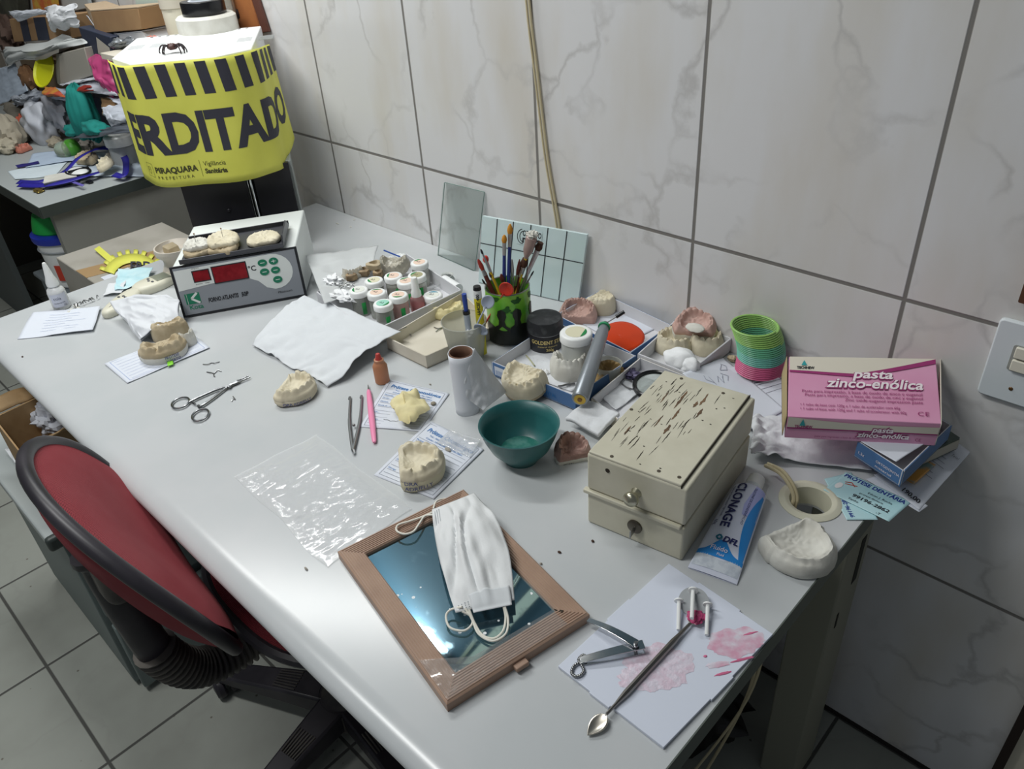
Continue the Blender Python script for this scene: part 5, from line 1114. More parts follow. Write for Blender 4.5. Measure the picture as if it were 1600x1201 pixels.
g = G(); g.add([mp(W_ * .10 + .004 * math.cos(a), H_ * .40 + .007 * math.sin(a), .0006) for a in [2 * PI * k / 14 for k in range(14)]], [list(range(14))]); g.obj('tooth_drawing', m_white, t, smooth=0)

# ================================================================ silicone tube
a0, b0, b1 = D(1183, 748, .010), D(1076, 884, .001), D(1150, 917, .001); bm_ = (b0 + b1) / 2; d = (a0 - bm_); d.z = 0; TL = d.length; d.normalize(); xw = Vector((d.y, -d.x, 0)); HWd = (b1 - b0).length / 2
t = thing('silicone_tube', 'white and blue squeeze tube of impression silicone lying beside the wooden box', 'tube', bm_)
def tubep(s, a, extra=0):
    """s 0..1 from the crimp to the shoulder; a angle round"""
    k = min(1, s * 1.3) ; wd = HWd * (1 - .30 * s) ; hh = .0012 + .0125 * math.sin(min(1, s * 1.15) * PI / 2)
    if s > .93: q_ = (s - .93) / .07; wd *= 1 - .55 * q_ ** 2; hh *= 1 - .35 * q_ ** 2
    c_ = bm_ + d * (s * TL * .86); zc = hh + .0006
    ca, sa = math.cos(a), math.sin(a); return Vector((c_.x, c_.y, 0)) + xw * (wd * ca) + Vector((0, 0, zc + (hh + extra) * sa))
m_tb = mat('tube_white', '#d5dae8', .35, col2='#cdd2e6', ns=8); m_tblue = mat('tube_blue', '#2c86cf', .35); m_tlil = mat('tube_lilac', '#a9aede', .35)
G().grid(lambda u, s: tubep(s, 2 * PI * u), 40, 30, cu=True).obj('tube_body', m_tb, t, smooth=60)
e_ = tubep(1, 0); c_ = bm_ + d * (TL * .86); c_.z = .0105
G().tube([c_ - d * .002, c_ + d * .003, c_ + d * .004, c_ + d * .024, c_ + d * .0255], [.0085, .0085, .0115, .0105, .0085], 24).obj('screw_cap', m_lid, t)
def tmap(x, y, h=0):     # x along from the crimp (metres), y across (-left .. +right seen from above)
    s = x / (TL * .86); wd = HWd * (1 - .30 * s); ca = max(-.98, min(.98, y / wd)); return tubep(s, math.acos(ca), .0006 + h)
G().grid(lambda s, q: tmap(.006 + (.016 + .002 * math.sin(s * 9)) * q, (s - .5) * 2 * HWd * .93, .0002), 20, 3).obj('crimp_band', mat('crimp_grey', '#b9c1cc', .4, col2='#cfd6de', ns=120), t, smooth=60)
G().grid(lambda s, q: tmap(.0225 + q * (.006 + .018 * math.exp(-((s - .45) / .22) ** 2)), (s - .5) * 2 * HWd * .95, .0002), 30, 4).obj('blue_foot', m_tblue, t, smooth=60)
def wavehi(x): s = x / (TL * .86); return .95 * HWd * (1 - .30 * s)
def wavelo(x): s = x / (TL * .86); return HWd * (.62 - 1.0 * max(0, s - .15) * 0 - .28 * math.sin(max(0, min(1, (s - .15) / .7)) * PI))
g = G().grid(lambda s, q: tmap(.026 + s * TL * .60, (wavelo(.026 + s * TL * .60) + .004 * (1 - s)) * (1 - q) + wavehi(.026 + s * TL * .60) * q, .0003), 30, 6); g.obj('blue_wave', m_tblue, t, smooth=60)
g = G().grid(lambda s, q: tmap(TL * .50 + s * TL * .30, (.10 * HWd + .25 * HWd * abs(s - .3)) * (1 - q) + wavehi(TL * .5 + s * TL * .3) * .98 * q, .0002), 20, 6); g.obj('lilac_wave', m_tlil, t, smooth=60)
tx = lambda x, y, h: tmap(TL * .80 - x, y * 1.0, h + .0005)
tx = lambda x, y, h: tmap(TL * .80 - x, -(.0) + y, h + .0005)
m_navy = mat('print_navy', '#20265e', .45)
write(t, tx, [('CLONAGE', 0, -.0135, .0150, dict(w=TL * .44, bold=.0004, cut=.004)), ('SILICONE DE CONDENSACAO', .004, .0075, .0040, dict(w=TL * .36, cut=.004)), ('Fluido de Condensação / light body', .006, -.0185, .0034, dict(w=TL * .32, cut=.004)), ('60g', TL * .38, -.0225, .006, dict(cut=.004))], m_navy, h=.0003)
txb = lambda x, y, h: tmap(.012 + y, x, h + .0007)
write(t, txb, [('DFL', -.004, .032, .0105, dict(bold=.0004, shear=.2))], m_navy, h=.0003)
g = G(); strokes(g, txb, [[(-.012, .036), (-.0085, .0395), (-.005, .036), (-.0085, .0325), (-.012, .036)]], .0022, .0006); g.obj('logo_diamond', mat('logo_teal2', '#1e6d86', .5), t, smooth=0)
write(t, txb, [('Fluido', -.014, .0185, .0085), ('Fluid', -.004, .0125, .0045)], m_txtw, h=.0006)
# shallow white edentulous model at the bench end
tag(cast_shape(.080, .074, hb=.020, hr=.006, seed=84, teeth=0, palate=.45, rough=.0009, ridge=.78, rw=.10, cut=-.34)[0].xf(MX(D(1244, 862, .001), heading(D(1205, 825), D(1278, 892)) , 0)).obj('dental_cast', m_pl_white, smooth=50), 'large shallow white toothless model alone at the right corner of the bench', 'dental model')

# ================================================================ mixing pad group
pL, pB, pR, pT = D(872, 1040, .004), D(1036, 1168, .004), D(1208, 990, .004), D(1045, 880, .004)
def PD(s, q, h=0): return pL * (1 - s) * (1 - q) + pB * s * (1 - q) + pR * s * q + pT * (1 - s) * q + Vector((0, 0, h))
t = thing('mixing_pad', 'white plastic mixing plate with notched edges and pink smears at the near bench corner', 'plate', PD(.5, .5, -.004))
out = [(0, 0), (.33, 0), (.33, -.010), (.52, -.010), (.52, .004), (1, .004), (1, .40), (1.012, .40), (1.012, .60), (1, .60), (1, 1), (.70, 1), (.70, 1.012), (.30, 1.012), (.30, 1), (0, 1), (0, .62), (-.012, .62), (-.012, .42), (0, .42)]
g = G(); n = len(out); g.add([PD(x, y, -.0036) for x, y in out] + [PD(x, y, 0) for x, y in out], [list(range(n))[::-1], list(range(n, 2 * n))] + [(i, (i + 1) % n, n + (i + 1) % n, n + i) for i in range(n)])
g.obj('plate', mat('pad_white', '#d4dae8', .35), t, bevel=.0004)
m_pink1 = mat('smear_pale', '#d8c4d3', .35, col2='#dad2df', ns=120, bump=.8, bs=160); m_pink2 = mat('smear_pink', '#d2a0b6', .35, col2='#d9d5e0', ns=70, bump=.5, bs=90, thr=(.35, .65)); m_pinkd = mat('paste_magenta', '#b0406e', .3)
def smear(name, cu_, cv_, ru, rv, ang, m_, seed, h=.0011):
    c_ = D(cu_, cv_, .004); 
    def fn(s, q):
        a = 2 * PI * s; k = 1 + .30 * nz(math.cos(a) * 2.2, math.sin(a) * 2.2, seed) + .12 * nz(math.cos(a) * 7, math.sin(a) * 7, seed)
        x, y = ru * k * q * math.cos(a), rv * k * q * math.sin(a); c2, s2 = math.cos(ang), math.sin(ang)
        X, Y = c_.x + x * c2 - y * s2, c_.y + x * s2 + y * c2
        return Vector((X, Y, .0042 + h * (1 - q ** 4) * (.6 + .7 * nz(x * 150 * .3 + seed, y * 260, 2))))
    return G().grid(fn, 60, 14, cu=True).obj(name, m_, t, smooth=60)
smear('pink_smear', 1028, 1042, .036, .027, .9, m_pink1, 3)
smear('pink_smear', 1000, 1062, .022, .013, .5, m_pink1, 5)
smear('pink_smear', 1150, 1002, .030, .018, .95, m_pink2, 8, h=.0006)
smear('pink_smear', 1122, 1038, .013, .0035, .9, m_pinkd if False else m_pink2, 9, h=.0008)
for k, (u, v, l_) in enumerate(((1170, 990, .010), (1160, 1030, .013), (1130, 1052, .009), (1102, 1025, .002))):
    c_ = D(u, v, .0048); smear('pink_streak', u, v, l_, .0016, 1.0, mat('streak_pink', '#cf6f93', .35), 20 + k, h=.0011)
# nail clipper
t = thing('nail_clipper', 'open chrome nail clipper with a ball chain lying on the mixing plate', 'nail clipper', D(960, 1010, .004))
def bar(g, a, b, w0, w1, th, up=Vector((0, 0, 1)), n=10, arch=0):
    a, b = Vector(a), Vector(b); d = (b - a).normalized(); sd = d.cross(up).normalized(); u_ = sd.cross(d).normalized(); secs = []
    for i in range(n + 1):
        k = i / n; c_ = a.lerp(b, k) + u_ * arch * math.sin(PI * k); w_ = (w0 + (w1 - w0) * k) / 2; secs += [c_ - sd * w_ - u_ * th / 2, c_ + sd * w_ - u_ * th / 2, c_ + sd * w_ + u_ * th / 2, c_ - sd * w_ + u_ * th / 2]
    return g.add(secs, [(4 * i + j, 4 * i + (j + 1) % 4, 4 * i + 4 + (j + 1) % 4, 4 * i + 4 + j) for i in range(n) for j in range(4)] + [(3, 2, 1, 0), (4 * n, 4 * n + 1, 4 * n + 2, 4 * n + 3)])
hd = D(1006, 1012, .008); tl = D(906, 1034, .006)
sdv = (tl - hd).cross(Vector((0, 0, 1))).normalized()
bar(G(), hd + Vector((0, 0, -.002)), tl + Vector((0, 0, -.001)), .011, .008, .0014, arch=-.001).obj('lower_jaw', m_chrome, t, bevel=.0003)
bar(G(), hd + Vector((0, 0, .006)), tl + Vector((0, 0, .0025)), .011, .008, .0014, arch=.001).obj('upper_jaw', m_chrome, t, bevel=.0003)
bar(G(), hd + (tl - hd) * .12 + Vector((0, 0, .009)), D(918, 968, .012), .0105, .006, .0016, arch=.003).obj('lever', m_chrome, t, bevel=.0004)
G().tube([hd + (tl - hd) * .13 + Vector((0, 0, -.004)), hd + (tl - hd) * .13 + Vector((0, 0, .012))], .0020, 12).obj('pin', m_metal, t)
G().tube([hd + (tl - hd) * .13 + Vector((0, 0, .0085)), hd + (tl - hd) * .13 + Vector((0, 0, .0095))], .0036, 16).obj('washer', m_chrome, t)
ch = catmull([D(u, v, .0062) for u, v in ((905, 1035), (897, 1040), (893, 1050), (898, 1056), (906, 1055), (912, 1048), (909, 1040), (904, 1030), (911, 1023), (917, 1027))], 3)
g = G()
for i, p in enumerate(ch): g.ball(p, .0017, 6)
g.obj('ball_chain', m_metal, t)
# spatula
A0, B0 = D(948, 1115, .0065), D(1078, 974, .0085); d = (B0 - A0).normalized(); L_ = (B0 - A0).length
t = thing('wax_spatula', 'double-ended steel spatula with pink paste on its upper end, across the mixing plate', 'spatula', A0)
G().tube([A0 + d * L_ * k for k in (0, .10, .16, .22, .5, .78, .84, .92, 1)], [.0016, .0018, .0028, .0036, .0036, .0036, .0028, .0020, .0018], 8).obj('handle', mat('steel_grey', '#8a8682', .3, .9), t, smooth=30)
def leaf(c0, dirv, L1_, W1, m_, nm, curl=.002):
    sd = dirv.cross(Vector((0, 0, 1))).normalized()
    def fn(s, q):
        w_ = W1 * max(0, math.sin(PI * min(1, s) ** .75)) ** .8
        return c0 + dirv * (s * L1_) + sd * ((q - .5) * 2 * w_) + Vector((0, 0, -curl * math.sin(PI * s) * (1 - (2 * q - 1) ** 2)))
    return G().grid(fn, 18, 8).obj(nm, m_, t, solid=.0011, smooth=70)
dl = (D(919, 1147, .0035) - A0); dl.z = 0; l1 = dl.length; dl = (D(919, 1147, .0035) - A0).normalized()
leaf(A0 - d * .001, dl, l1, .0080, mat('blade_steel', '#c9c3b8', .3, .9), 'leaf_blade')
leaf(B0, d, .022, .0060, mat('blade_steel', '#c9c3b8', .3, .9), 'spoon_blade')
G().ball(B0 + d * .011 + Vector((0, 0, .001)), (.0085, .0085, .0025), 16, amp=.6, sc_=2.5, seed=3).obj('pink_paste', m_pinkd, t)
# three-legged disc
c_ = D(1083, 944, .021)
t = thing('tripod_disc', 'small round metal disc with three white plastic legs on the mixing plate', 'stand', D(1083, 960, .004))
dr = (D(1083, 988, .004) - D(1083, 945, .004)).normalized(); nrm_ = (dr * .35 + Vector((0, 0, 1)) * .94).normalized(); sx = nrm_.cross(dr).normalized(); sy = nrm_.cross(sx).normalized()
c_ = D(1084, 940, .010)
G().add(*(lambda n: ([c_ + sx * .0165 * math.cos(2 * PI * k / n) + sy * .0165 * math.sin(2 * PI * k / n) + nrm_ * z for z in (0, .0012) for k in range(n)], [list(range(n))[::-1], list(range(n, 2 * n))] + [(i, (i + 1) % n, n + (i + 1) % n, n + i) for i in range(n)]))(36)).obj('disc', mat('disc_metal', '#b6babd', .35, .3), t)
for (u0, v0), (u1, v1) in (((1061, 938), (1060, 984)), ((1083, 922), (1081, 966)), ((1106, 944), (1104, 992))):
    a, b = D(u0, v0, .013), D(u1, v1, .0065 if v1 > 970 else .020)
    if v1 < 970: a = D(u0, v0, .018)
    lg = G().tube([a, b], .0022, 10).obj('leg', m_white, t); dd = (b - a).normalized()
    G().tube([a - dd * .0006, a + dd * .0010], .0052, 16).obj('leg_flange', m_white, lg)
# ================================================================ mirror
mL, mB, mR = D(530, 872, 0), D(700, 1112, 0), D(915, 968, 0); ex = (mB - mL); MW = ex.length; ex.normalize(); ey = (mR - mB); MH = ey.length; ey.normalize(); MH = .181
ey = Vector((-ex.y, ex.x, 0))
def MP(x, y, z): return mL + ex * x + ey * y + Vector((0, 0, z))
t = thing('framed_mirror', 'mirror in a ribbed brown plastic frame lying at the front of the bench', 'mirror', MP(MW / 2, MH / 2, 0))
FW_ = .0262; prof = [(0, 0), (0, .0115), (.0012, .0125)]
for k in range(8):
    x = .0020 + k * .0029; prof += [(x, .0128), (x + .0008, .0138), (x + .0017, .0138), (x + .0024, .0128)]
prof += [(FW_ - .0005, .0120), (FW_, .0085), (FW_, 0)]
g = G(); vs = []
for o_, z in prof: vs += [MP(o_, o_, z), MP(MW - o_, o_, z), MP(MW - o_, MH - o_, z), MP(o_, MH - o_, z)]
m_ = len(prof); g.add(vs, [(4 * j + i, 4 * j + (i + 1) % 4, 4 * (j + 1) + (i + 1) % 4, 4 * (j + 1) + i) for j in range(m_ - 1) for i in range(4)])
g.obj('frame', mat('frame_brown', '#a98d7a', .45, col2='#9f8371', ns=20), t, smooth=20)
def mirror_mat():
    m = mat('mirror_glass', '#a3b2b8', .03, 1.0); nt = m.node_tree; N = nt.nodes; L = nt.links; b = N['Principled BSDF']
    tc = N.new('ShaderNodeTexCoord'); n = N.new('ShaderNodeTexNoise'); n.inputs['Scale'].default_value = 38; n.inputs['Detail'].default_value = 6; L.new(tc.outputs['Object'], n.inputs['Vector'])
    r = N.new('ShaderNodeMapRange'); r.inputs[1].default_value = .60; r.inputs[2].default_value = .72; r.inputs[3].default_value = .03; r.inputs[4].default_value = .12; L.new(n.outputs['Fac'], r.inputs[0]); L.new(r.outputs[0], b.inputs['Roughness'])
    v = N.new('ShaderNodeTexVoronoi'); v.inputs['Scale'].default_value = 75; L.new(tc.outputs['Object'], v.inputs['Vector'])
    n2 = N.new('ShaderNodeTexNoise'); n2.inputs['Scale'].default_value = 12; L.new(tc.outputs['Object'], n2.inputs['Vector'])
    a = N.new('ShaderNodeMath'); a.operation = 'LESS_THAN'; a.inputs[1].default_value = .15; L.new(v.outputs['Distance'], a.inputs[0])
    c = N.new('ShaderNodeMath'); c.operation = 'GREATER_THAN'; c.inputs[1].default_value = .49; L.new(n2.outputs['Fac'], c.inputs[0])
    d = N.new('ShaderNodeMath'); d.operation = 'MULTIPLY'; L.new(a.outputs[0], d.inputs[0]); L.new(c.outputs[0], d.inputs[1])
    mx = N.new('ShaderNodeMix'); mx.data_type = 'RGBA'; mx.inputs[6].default_value = C('#93b0bc'); mx.inputs[7].default_value = C('#eef2f4'); L.new(d.outputs[0], mx.inputs[0]); L.new(mx.outputs[2], b.inputs['Base Color'])
    s = N.new('ShaderNodeMath'); s.operation = 'SUBTRACT'; s.inputs[0].default_value = 1; L.new(d.outputs[0], s.inputs[1]); L.new(s.outputs[0], b.inputs['Metallic']); return m
G().hexa([MP(.024, .024, .004), MP(MW - .024, .024, .004), MP(MW - .024, MH - .024, .004), MP(.024, MH - .024, .004)], [MP(.024, .024, .0088), MP(MW - .024, .024, .0088), MP(MW - .024, MH - .024, .0088), MP(.024, MH - .024, .0088)]).obj('glass', mirror_mat(), t, smooth=0)
g = G().box(MP(MW + .0035, MH * .48, .006), (.008, .016, .006), R=Matrix((ex, ey, Vector((0, 0, 1)))).transposed()); g.obj('hanging_tab', MATS['frame_brown'], t, bevel=.0012)
m_tape = mat('clear_tape', '#eceeee', .10, trans=.75, alpha=.45, ior=1.3, bump=.5, bs=60, coat=1)
def tapeq(pts, nm='clear_tape', z=.0146): 
    g = G().grid(lambda s, q: MP(*(Vector(pts[0]) * (1 - s) * (1 - q) + Vector(pts[1]) * s * (1 - q) + Vector(pts[2]) * s * q + Vector(pts[3]) * (1 - s) * q).to_tuple(), z + .0006 * nz(s * 9, q * 9, 4)), 14, 8); return g.obj(nm, m_tape, t, smooth=60)
tapeq([(MW - .060, .003), (MW - .003, .003), (MW - .003, .060), (MW - .030, .050)])
tapeq([(MW - .030, .050), (MW - .003, .060), (MW - .003, MH - .028), (MW - .028, MH - .030)])
G().add([MP(MW - .0270, MH - .0270, .0125), MP(MW - .0190, MH - .0235, .0141), MP(MW - .0200, MH - .020, .0141), MP(MW - .030, MH - .0262, .0120)], [(0, 1, 2, 3)]).obj('broken_notch', m_gapw, t, smooth=0)
# ================================================================ mask on the mirror
mA, mB_, mC, mD = D(675, 797, .017), D(712, 958, .020), D(804, 938, .020), D(741, 771, .017)
t = thing('face_mask', 'crumpled white disposable face mask with ear loops lying on the mirror', 'mask', (mA + mC) / 2)
m_msk = mat('mask_white', '#dddfe0', .8, bump=.15, bs=300)
def mk(s, q, off=0):
    p = mA * (1 - s) * (1 - q) + mB_ * s * (1 - q) + mC * s * q + mD * (1 - s) * q
    k = max(0, math.sin(PI * s)) ** .7; fold = .008 * abs(math.sin(q * PI * 2.5 + s * 3.0 + 4 * nz(s * 2.4, q * 2.4, 1))) * k
    z = .001 + .012 * math.sin(PI * q) * k + fold + .007 * nz(s * 5, q * 6, 3) * k + off
    bul = (q - .5) * .016 * math.sin(PI * s) ; sx_ = .010 * math.sin(PI * s) * (q > .5) * (q - .5) * 2
    return p + ey * bul * 0 + (mD - mA).normalized() * (bul * .6 + sx_) + Vector((0, 0, z))
G().grid(mk, 60, 40).obj('mask_sheet', m_msk, t, solid=.0006, smooth=60)
def mk2(s, q): p = mk(.92 + s * .10, .28 + q * .66); return p + (mB_ - mA).normalized() * .004 * s + Vector((0, 0, .0025 + .003 * math.sin(PI * q) * (1 - s)))
G().grid(mk2, 12, 16).obj('nose_fold', mat('mask_inner', '#d6dadd', .8), t, solid=.0005, smooth=60)
g = G()
for r_ in range(3):
    for k in range(16):
        a = mk(.955 + r_ * .014, .08 + k * .054, .0008); g.ball(a, (.0007, .0007, .0003), 4)
for r_ in range(3):
    for k in range(12): a = mk(.05 + k * .012, .06 + r_ * .045, .0008); g.ball(a, (.0007, .0007, .0003), 4)
tag(g.obj('weld_dots', mat('weld_grey', '#b4babf', .6), t), kind='stuff')
def loop(pts, nm='ear_loop'): G().tube(catmull([D(u, v, z) for u, v, z in pts], 8), .0013, 8).obj(nm, mat('elastic', '#e6e3d8', .8), t)
loop([(722, 948, .024), (705, 952, .018), (697, 962, .016), (703, 980, .014), (725, 985, .014), (738, 974, .015), (735, 962, .018), (722, 955, .022)])
loop([(727, 950, .022), (738, 968, .016), (748, 990, .014), (770, 1001, .014), (790, 990, .014), (794, 968, .016), (789, 948, .022)])
loop([(733, 952, .022), (742, 974, .015), (754, 992, .013), (772, 997, .013), (786, 985, .013), (790, 965, .016), (787, 948, .022)])
loop([(676, 800, .018), (660, 807, .017), (640, 814, .017), (622, 820, .018), (620, 829, .018), (632, 834, .018), (646, 830, .018), (655, 818, .018), (664, 806, .017), (678, 804, .019)])
loop([(677, 795, .017), (682, 783, .010), (695, 779, .006), (706, 781, .008)])
# ================================================================ prescription forms and models on the left of the bowl
def form(label, c4, seed, title='Prótese Odontológica'):
    """c4: A(left bottom), B(right bottom), C(right top), D(left top) as read"""
    t, fq = sheet('order_form', c4, m_paper, label, 'form', amp=.0010, fr=14, seed=seed)
    a = Vector(c4[0]); W_ = (Vector(c4[1]) - a).length; H_ = (Vector(c4[3]) - a).length
    mp = lambda x, y, h=0: fq(x / W_, y / H_, h + .0002)
    write(t, mp, [(title, W_ * .10, H_ * .84, W_ * .12, dict(w=W_ * .82, bold=.0002, shear=.2))], m_ink_b, h=.0005)
    write(t, mp, [('Tel.: 3667-7791 / 99196-2862', W_ * .2, H_ * .785, W_ * .045, dict(w=W_ * .6)), ('Celular: 99196-2862 / 99106-2862', W_ * .18, H_ * .735, W_ * .045, dict(w=W_ * .65))] +
          [(s_, W_ * .08, H_ * y, W_ * .042) for s_, y in (('Paciente:', .665), ('Dr.(a):', .60), ('Dentes:', .52), ('Escala de cor:', .44), ('Obs.:', .30), ('Entrega:', .16))], m_ink_b, h=.0005, name='form_print')
    g = G(); strokes(g, mp, [[(W_ * .05, H_ * .04), (W_ * .95, H_ * .04), (W_ * .95, H_ * .96), (W_ * .05, H_ * .96), (W_ * .05, H_ * .04)]] + [[(W_ * .08, H_ * y), (W_ * .92, H_ * y)] for y in (.71, .65, .585, .505, .425, .345, .285, .215, .145, .09)], .0005, .0005)
    g.obj('form_lines', m_ink_g, t, smooth=0)
    g = G(); rnd = random.Random(seed)
    for k in range(3): strokes(g, mp, [[(W_ * (.30 + i * .03), H_ * ([.67, .60, .16][k] + rnd.uniform(-.012, .016))) for i in range(9)]], .0007, .0007)
    g.obj('pen_writing', m_ink_k, t, smooth=0); return t
form('white order form with a broken yellowish model lying on it', [D(562, 667, .0006), D(660, 674, .0006), D(702, 615, .0012), D(608, 592, .0010)], 21)
form('white order form under the full arch model, left of the green bowl', [D(584, 742, .0006), D(678, 780, .0006), D(756, 702, .0014), D(672, 657, .0010)], 22)
sheet('clear_pouch', [D(682, 692, .003), D(735, 715, .003), D(752, 688, .004), D(704, 672, .003)], mat('pouch_clear', '#eef1f4', .12, trans=.5, alpha=.45, bump=.4, bs=60, coat=1), 'small clear plastic pouch on the form beside the green bowl', 'pouch', amp=.0018, fr=60, seed=23)
lump('grey_tooth', 'small grey tooth lying by the plastic pouch on the order form', 'tooth', D(700, 702, .003), (.006, .0028, .0024), m_pl_grey, amp=.3, n=8)
cast('full arch model with blue handwriting on its base, on the order form below', (651, 728), (692, 722), .074, .064, m_pl_cream, z=.016, seed=91, hb=.012, hr=.010, teeth=14, missing=((-10, 14), (60, 78)), base=(mat('plaster_ivory', '#d5cfb2', .8), .014), script=('DRA\nADRIELLY', -30, -.0005, .0085, m_ink), palate=.62, rough=.0005)
cast('cream arch model with blue handwriting by the hanging corner of the paper towel', (460, 610), (492, 612), .072, .058, m_pl_cream, z=.009, seed=95, hb=.011, hr=.010, teeth=14, missing=((196, 216), (110, 122)), base=(m_pl_cream, .007), script=('DRA ADRIELLY', -35, -.0050, .0068, m_ink), palate=.6, rough=.0006)
# broken yellow chunk
bp0 = D(640, 646, 0)
def chunk(s, q):
    a = 2 * PI * s; rx_, ry_ = .040, .027; k = 1 + .30 * nz(math.cos(a) * 1.3, math.sin(a) * 1.3, 4) + .10 * nz(math.cos(a) * 5, math.sin(a) * 5, 9)
    x, y = rx_ * k * q * math.cos(a), ry_ * k * q * math.sin(a); return Vector((x, y, .022 + .006 * nz(x * 60, y * 60, 3) + .012 * max(0, nz(x * 45 + 3, y * 45, 7) + .25) * (y > -.004) - .008 * q ** 5))
def chunk2(s, q):
    a = chunk(s, 1); b = Vector((.004, -.006, .001)) * 1; k = (1 - q); return a * k + Vector((a.x * .35 + .004, a.y * .35 - .004, .0012)) * q
g = G().grid(chunk, 70, 16, cu=True); g.grid(chunk2, 70, 8, cu=True); g.xf(MX(bp0, -.55))
tag(g.obj('dental_cast', m_pl_yellow, smooth=40, weld=True), 'broken irregular yellowish plaster model lying on the order form', 'dental model')
G().ball(D(677, 630, .003), (.0035, .0035, .0025), 10).obj
tag(G().ball(D(677, 630, .0035), (.0042, .0042, .0025), 10).obj('putty_ball', mat('putty', '#8d8678', .8)), 'small grey-brown putty ball on the order form with the broken model', 'ball')
# orange dropper bottle
p = D(598, 596, 0); t = thing('dropper_bottle', 'peach coloured dropper bottle with a red tip in front of the trays', 'bottle', p)
G().lathe([(.0105, 0), (.0120, .002), (.0120, .031), (.0095, .036), (.0080, .038), (.0080, .043), (.0060, .044)], 28, p).obj('bottle_body', mat('bottle_peach', '#c08461', .4, trans=.15), t)
G().lathe([(.0060, .0435), (.0050, .047), (.0035, .0535), (.0030, .054), (0, .0545)], 18, p).obj('tip', mat('tip_red', '#b3403a', .4), t)
# pink carver
a, b = D(575, 601, .004), D(585, 691, .004); t = thing('modelling_knife', 'pink plastic handled pointed carver next to the tweezers', 'tool', b); d = (b - a).normalized(); L_ = (b - a).length
G().tube([a + d * L_ * k for k in (.10, .14, .3, .6, .85, .97, 1)], [.0022, .0036, .0044, .0048, .0040, .0034, .0022], 14, flat=.8).obj('handle', mat('handle_pink', '#ee8fb4', .35), t); G().tube([a, a + d * L_ * .11], [.0005, .0018], 8).obj('steel_tip', m_metal, t)
# tweezers
t = thing('tweezers', 'dull steel tweezers lying open beside the pink carver', 'tweezers', D(552, 705, 0))
e = D(551, 703, .005)
for (u, v), sgn in (((547, 622), -1), ((565, 620), 1)):
    tip = D(u, v, .003); mid = e.lerp(tip, .5) + (e - tip).cross(Vector((0, 0, 1))).normalized() * .0030 * sgn * -1
    bend = tip + Vector((.004 * 1, -.001, .0)); G().tube(catmull([e, mid, tip, tip + Vector((.003, -.004, .001))], 8), [.0022] * 10 + [.0018] * 15, 6, flat=.6).obj('arm', m_metal, t)
G().tube([e, D(553, 708, .004)], [.0028, .0022], 8).obj('joint_end', m_chrome, t)
G().ball(D(553, 664, .005), (.0024, .0024, .0024), 8).obj('rivet', m_metal, t)
# haemostat
t = thing('haemostat', 'steel haemostat scissors clamp lying open alone on the bench', 'forceps', D(320, 625, 0)); m_hs = mat('haemostat_steel', '#8f9193', .28, 1.0)
def ringpts(u, v, au, av, ang, n=28): return [D(u + au * math.cos(a) * math.cos(ang) - av * math.sin(a) * math.sin(ang), v + au * math.cos(a) * math.sin(ang) + av * math.sin(a) * math.cos(ang), .0035) for a in [2 * PI * k / n for k in range(n)]]
for nm, ring, pth in (('half', (282, 629, 14.5, 7.5, -.35), [(296, 628), (310, 621), (335, 610), (356, 603), (372, 595), (388, 587)]), ('half', (313, 648, 14, 8, -.42), [(309, 636), (318, 632), (335, 620), (355, 605), (372, 597), (391, 589)])):
    h_ = G().tube(catmull([D(u, v, .0038) for u, v in pth], 5), [.0021] * 16 + [.0024] * 5 + [.0012] * 5, 8).obj('shank', m_hs, t)
    G().tube(ringpts(*ring), .0016, 8, closed=True).obj('finger_ring', m_hs, h_)
G().ball(D(358, 604, .005), (.003, .003, .0022), 10).obj('pivot', m_hs, t)
G().tube([D(299, 627, .004), D(305, 631, .004)], .0018, 6).obj('ratchet', m_hs, t); G().tube([D(310, 634, .004), D(314, 637, .004)], .0030, 6).obj('ratchet', m_hs, t)
wires('thin wavy wire scrap, the upper one near the haemostat', [[(317, 569), (325, 569), (330, 567), (336, 567), (343, 565)]], z=.001, r=.0007)
wires('forked wire scrap between the wavy wire and the haemostat', [[(323, 581), (330, 582), (335, 583), (340, 578), (346, 580)], [(334, 583), (334, 587), (336, 588)]], z=.001, r=.0009)
wires('tiny hooked wire scrap right of the haemostat', [[(362, 627), (364, 623), (368, 624)], [(364, 619), (367, 623)]], z=.001, r=.0008)
for k, (u, v) in enumerate(((478, 888), (35, 557), (672, 600), (845, 880))):
    tag(G().ball(D(u, v, .0012), (.0035 if k == 0 else .0018, .0014, .0011), 6, amp=.5, seed=k).obj('plaster_crumb', m_pl_grey if k != 1 else m_brown), ['grey crumb on the front of the bench left of the mirror', 'tiny dark crumb on the far left of the bench below the paper', 'small crumb beside the form near the paper roll', 'tiny crumb between the mirror and the wooden box'][k], 'crumb')
# crinkled plastic bag
m_bagc = mat('bag_clear', '#f3f5f6', .09, trans=0, alpha=.20, spec=.8, coat=.4)
PBc = [D(512, 886, .001), D(644, 795, .001), D(494, 679, .001), D(366, 745, .001)]
def bagz(p, s, q, sd):
    e = min(s, 1 - s, q, 1 - q); k = min(1, e * 9)
    r_ = abs(nz(p.x * 70 + sd, p.y * 26, sd)) + .35 * abs(nz(p.x * 130, p.y * 50 + sd, sd * 2))
    return .0006 + k * .0045 * (1 - r_ * 1.1) * (.6 + .8 * nz(p.x * 14, p.y * 14, 3))
def bagf(sd, dz):
    def fn(s, q):
        A_, B_, C_, D_ = PBc; p = A_ * (1 - s) * (1 - q) + B_ * s * (1 - q) + C_ * s * q + D_ * (1 - s) * q
        p += Vector((nz(s * 3, q * 3, 1), nz(s * 3, q * 3, 2), 0)) * .006; p.z = .0006 + dz + max(0, bagz(p, s, q, sd)); return p
    return fn
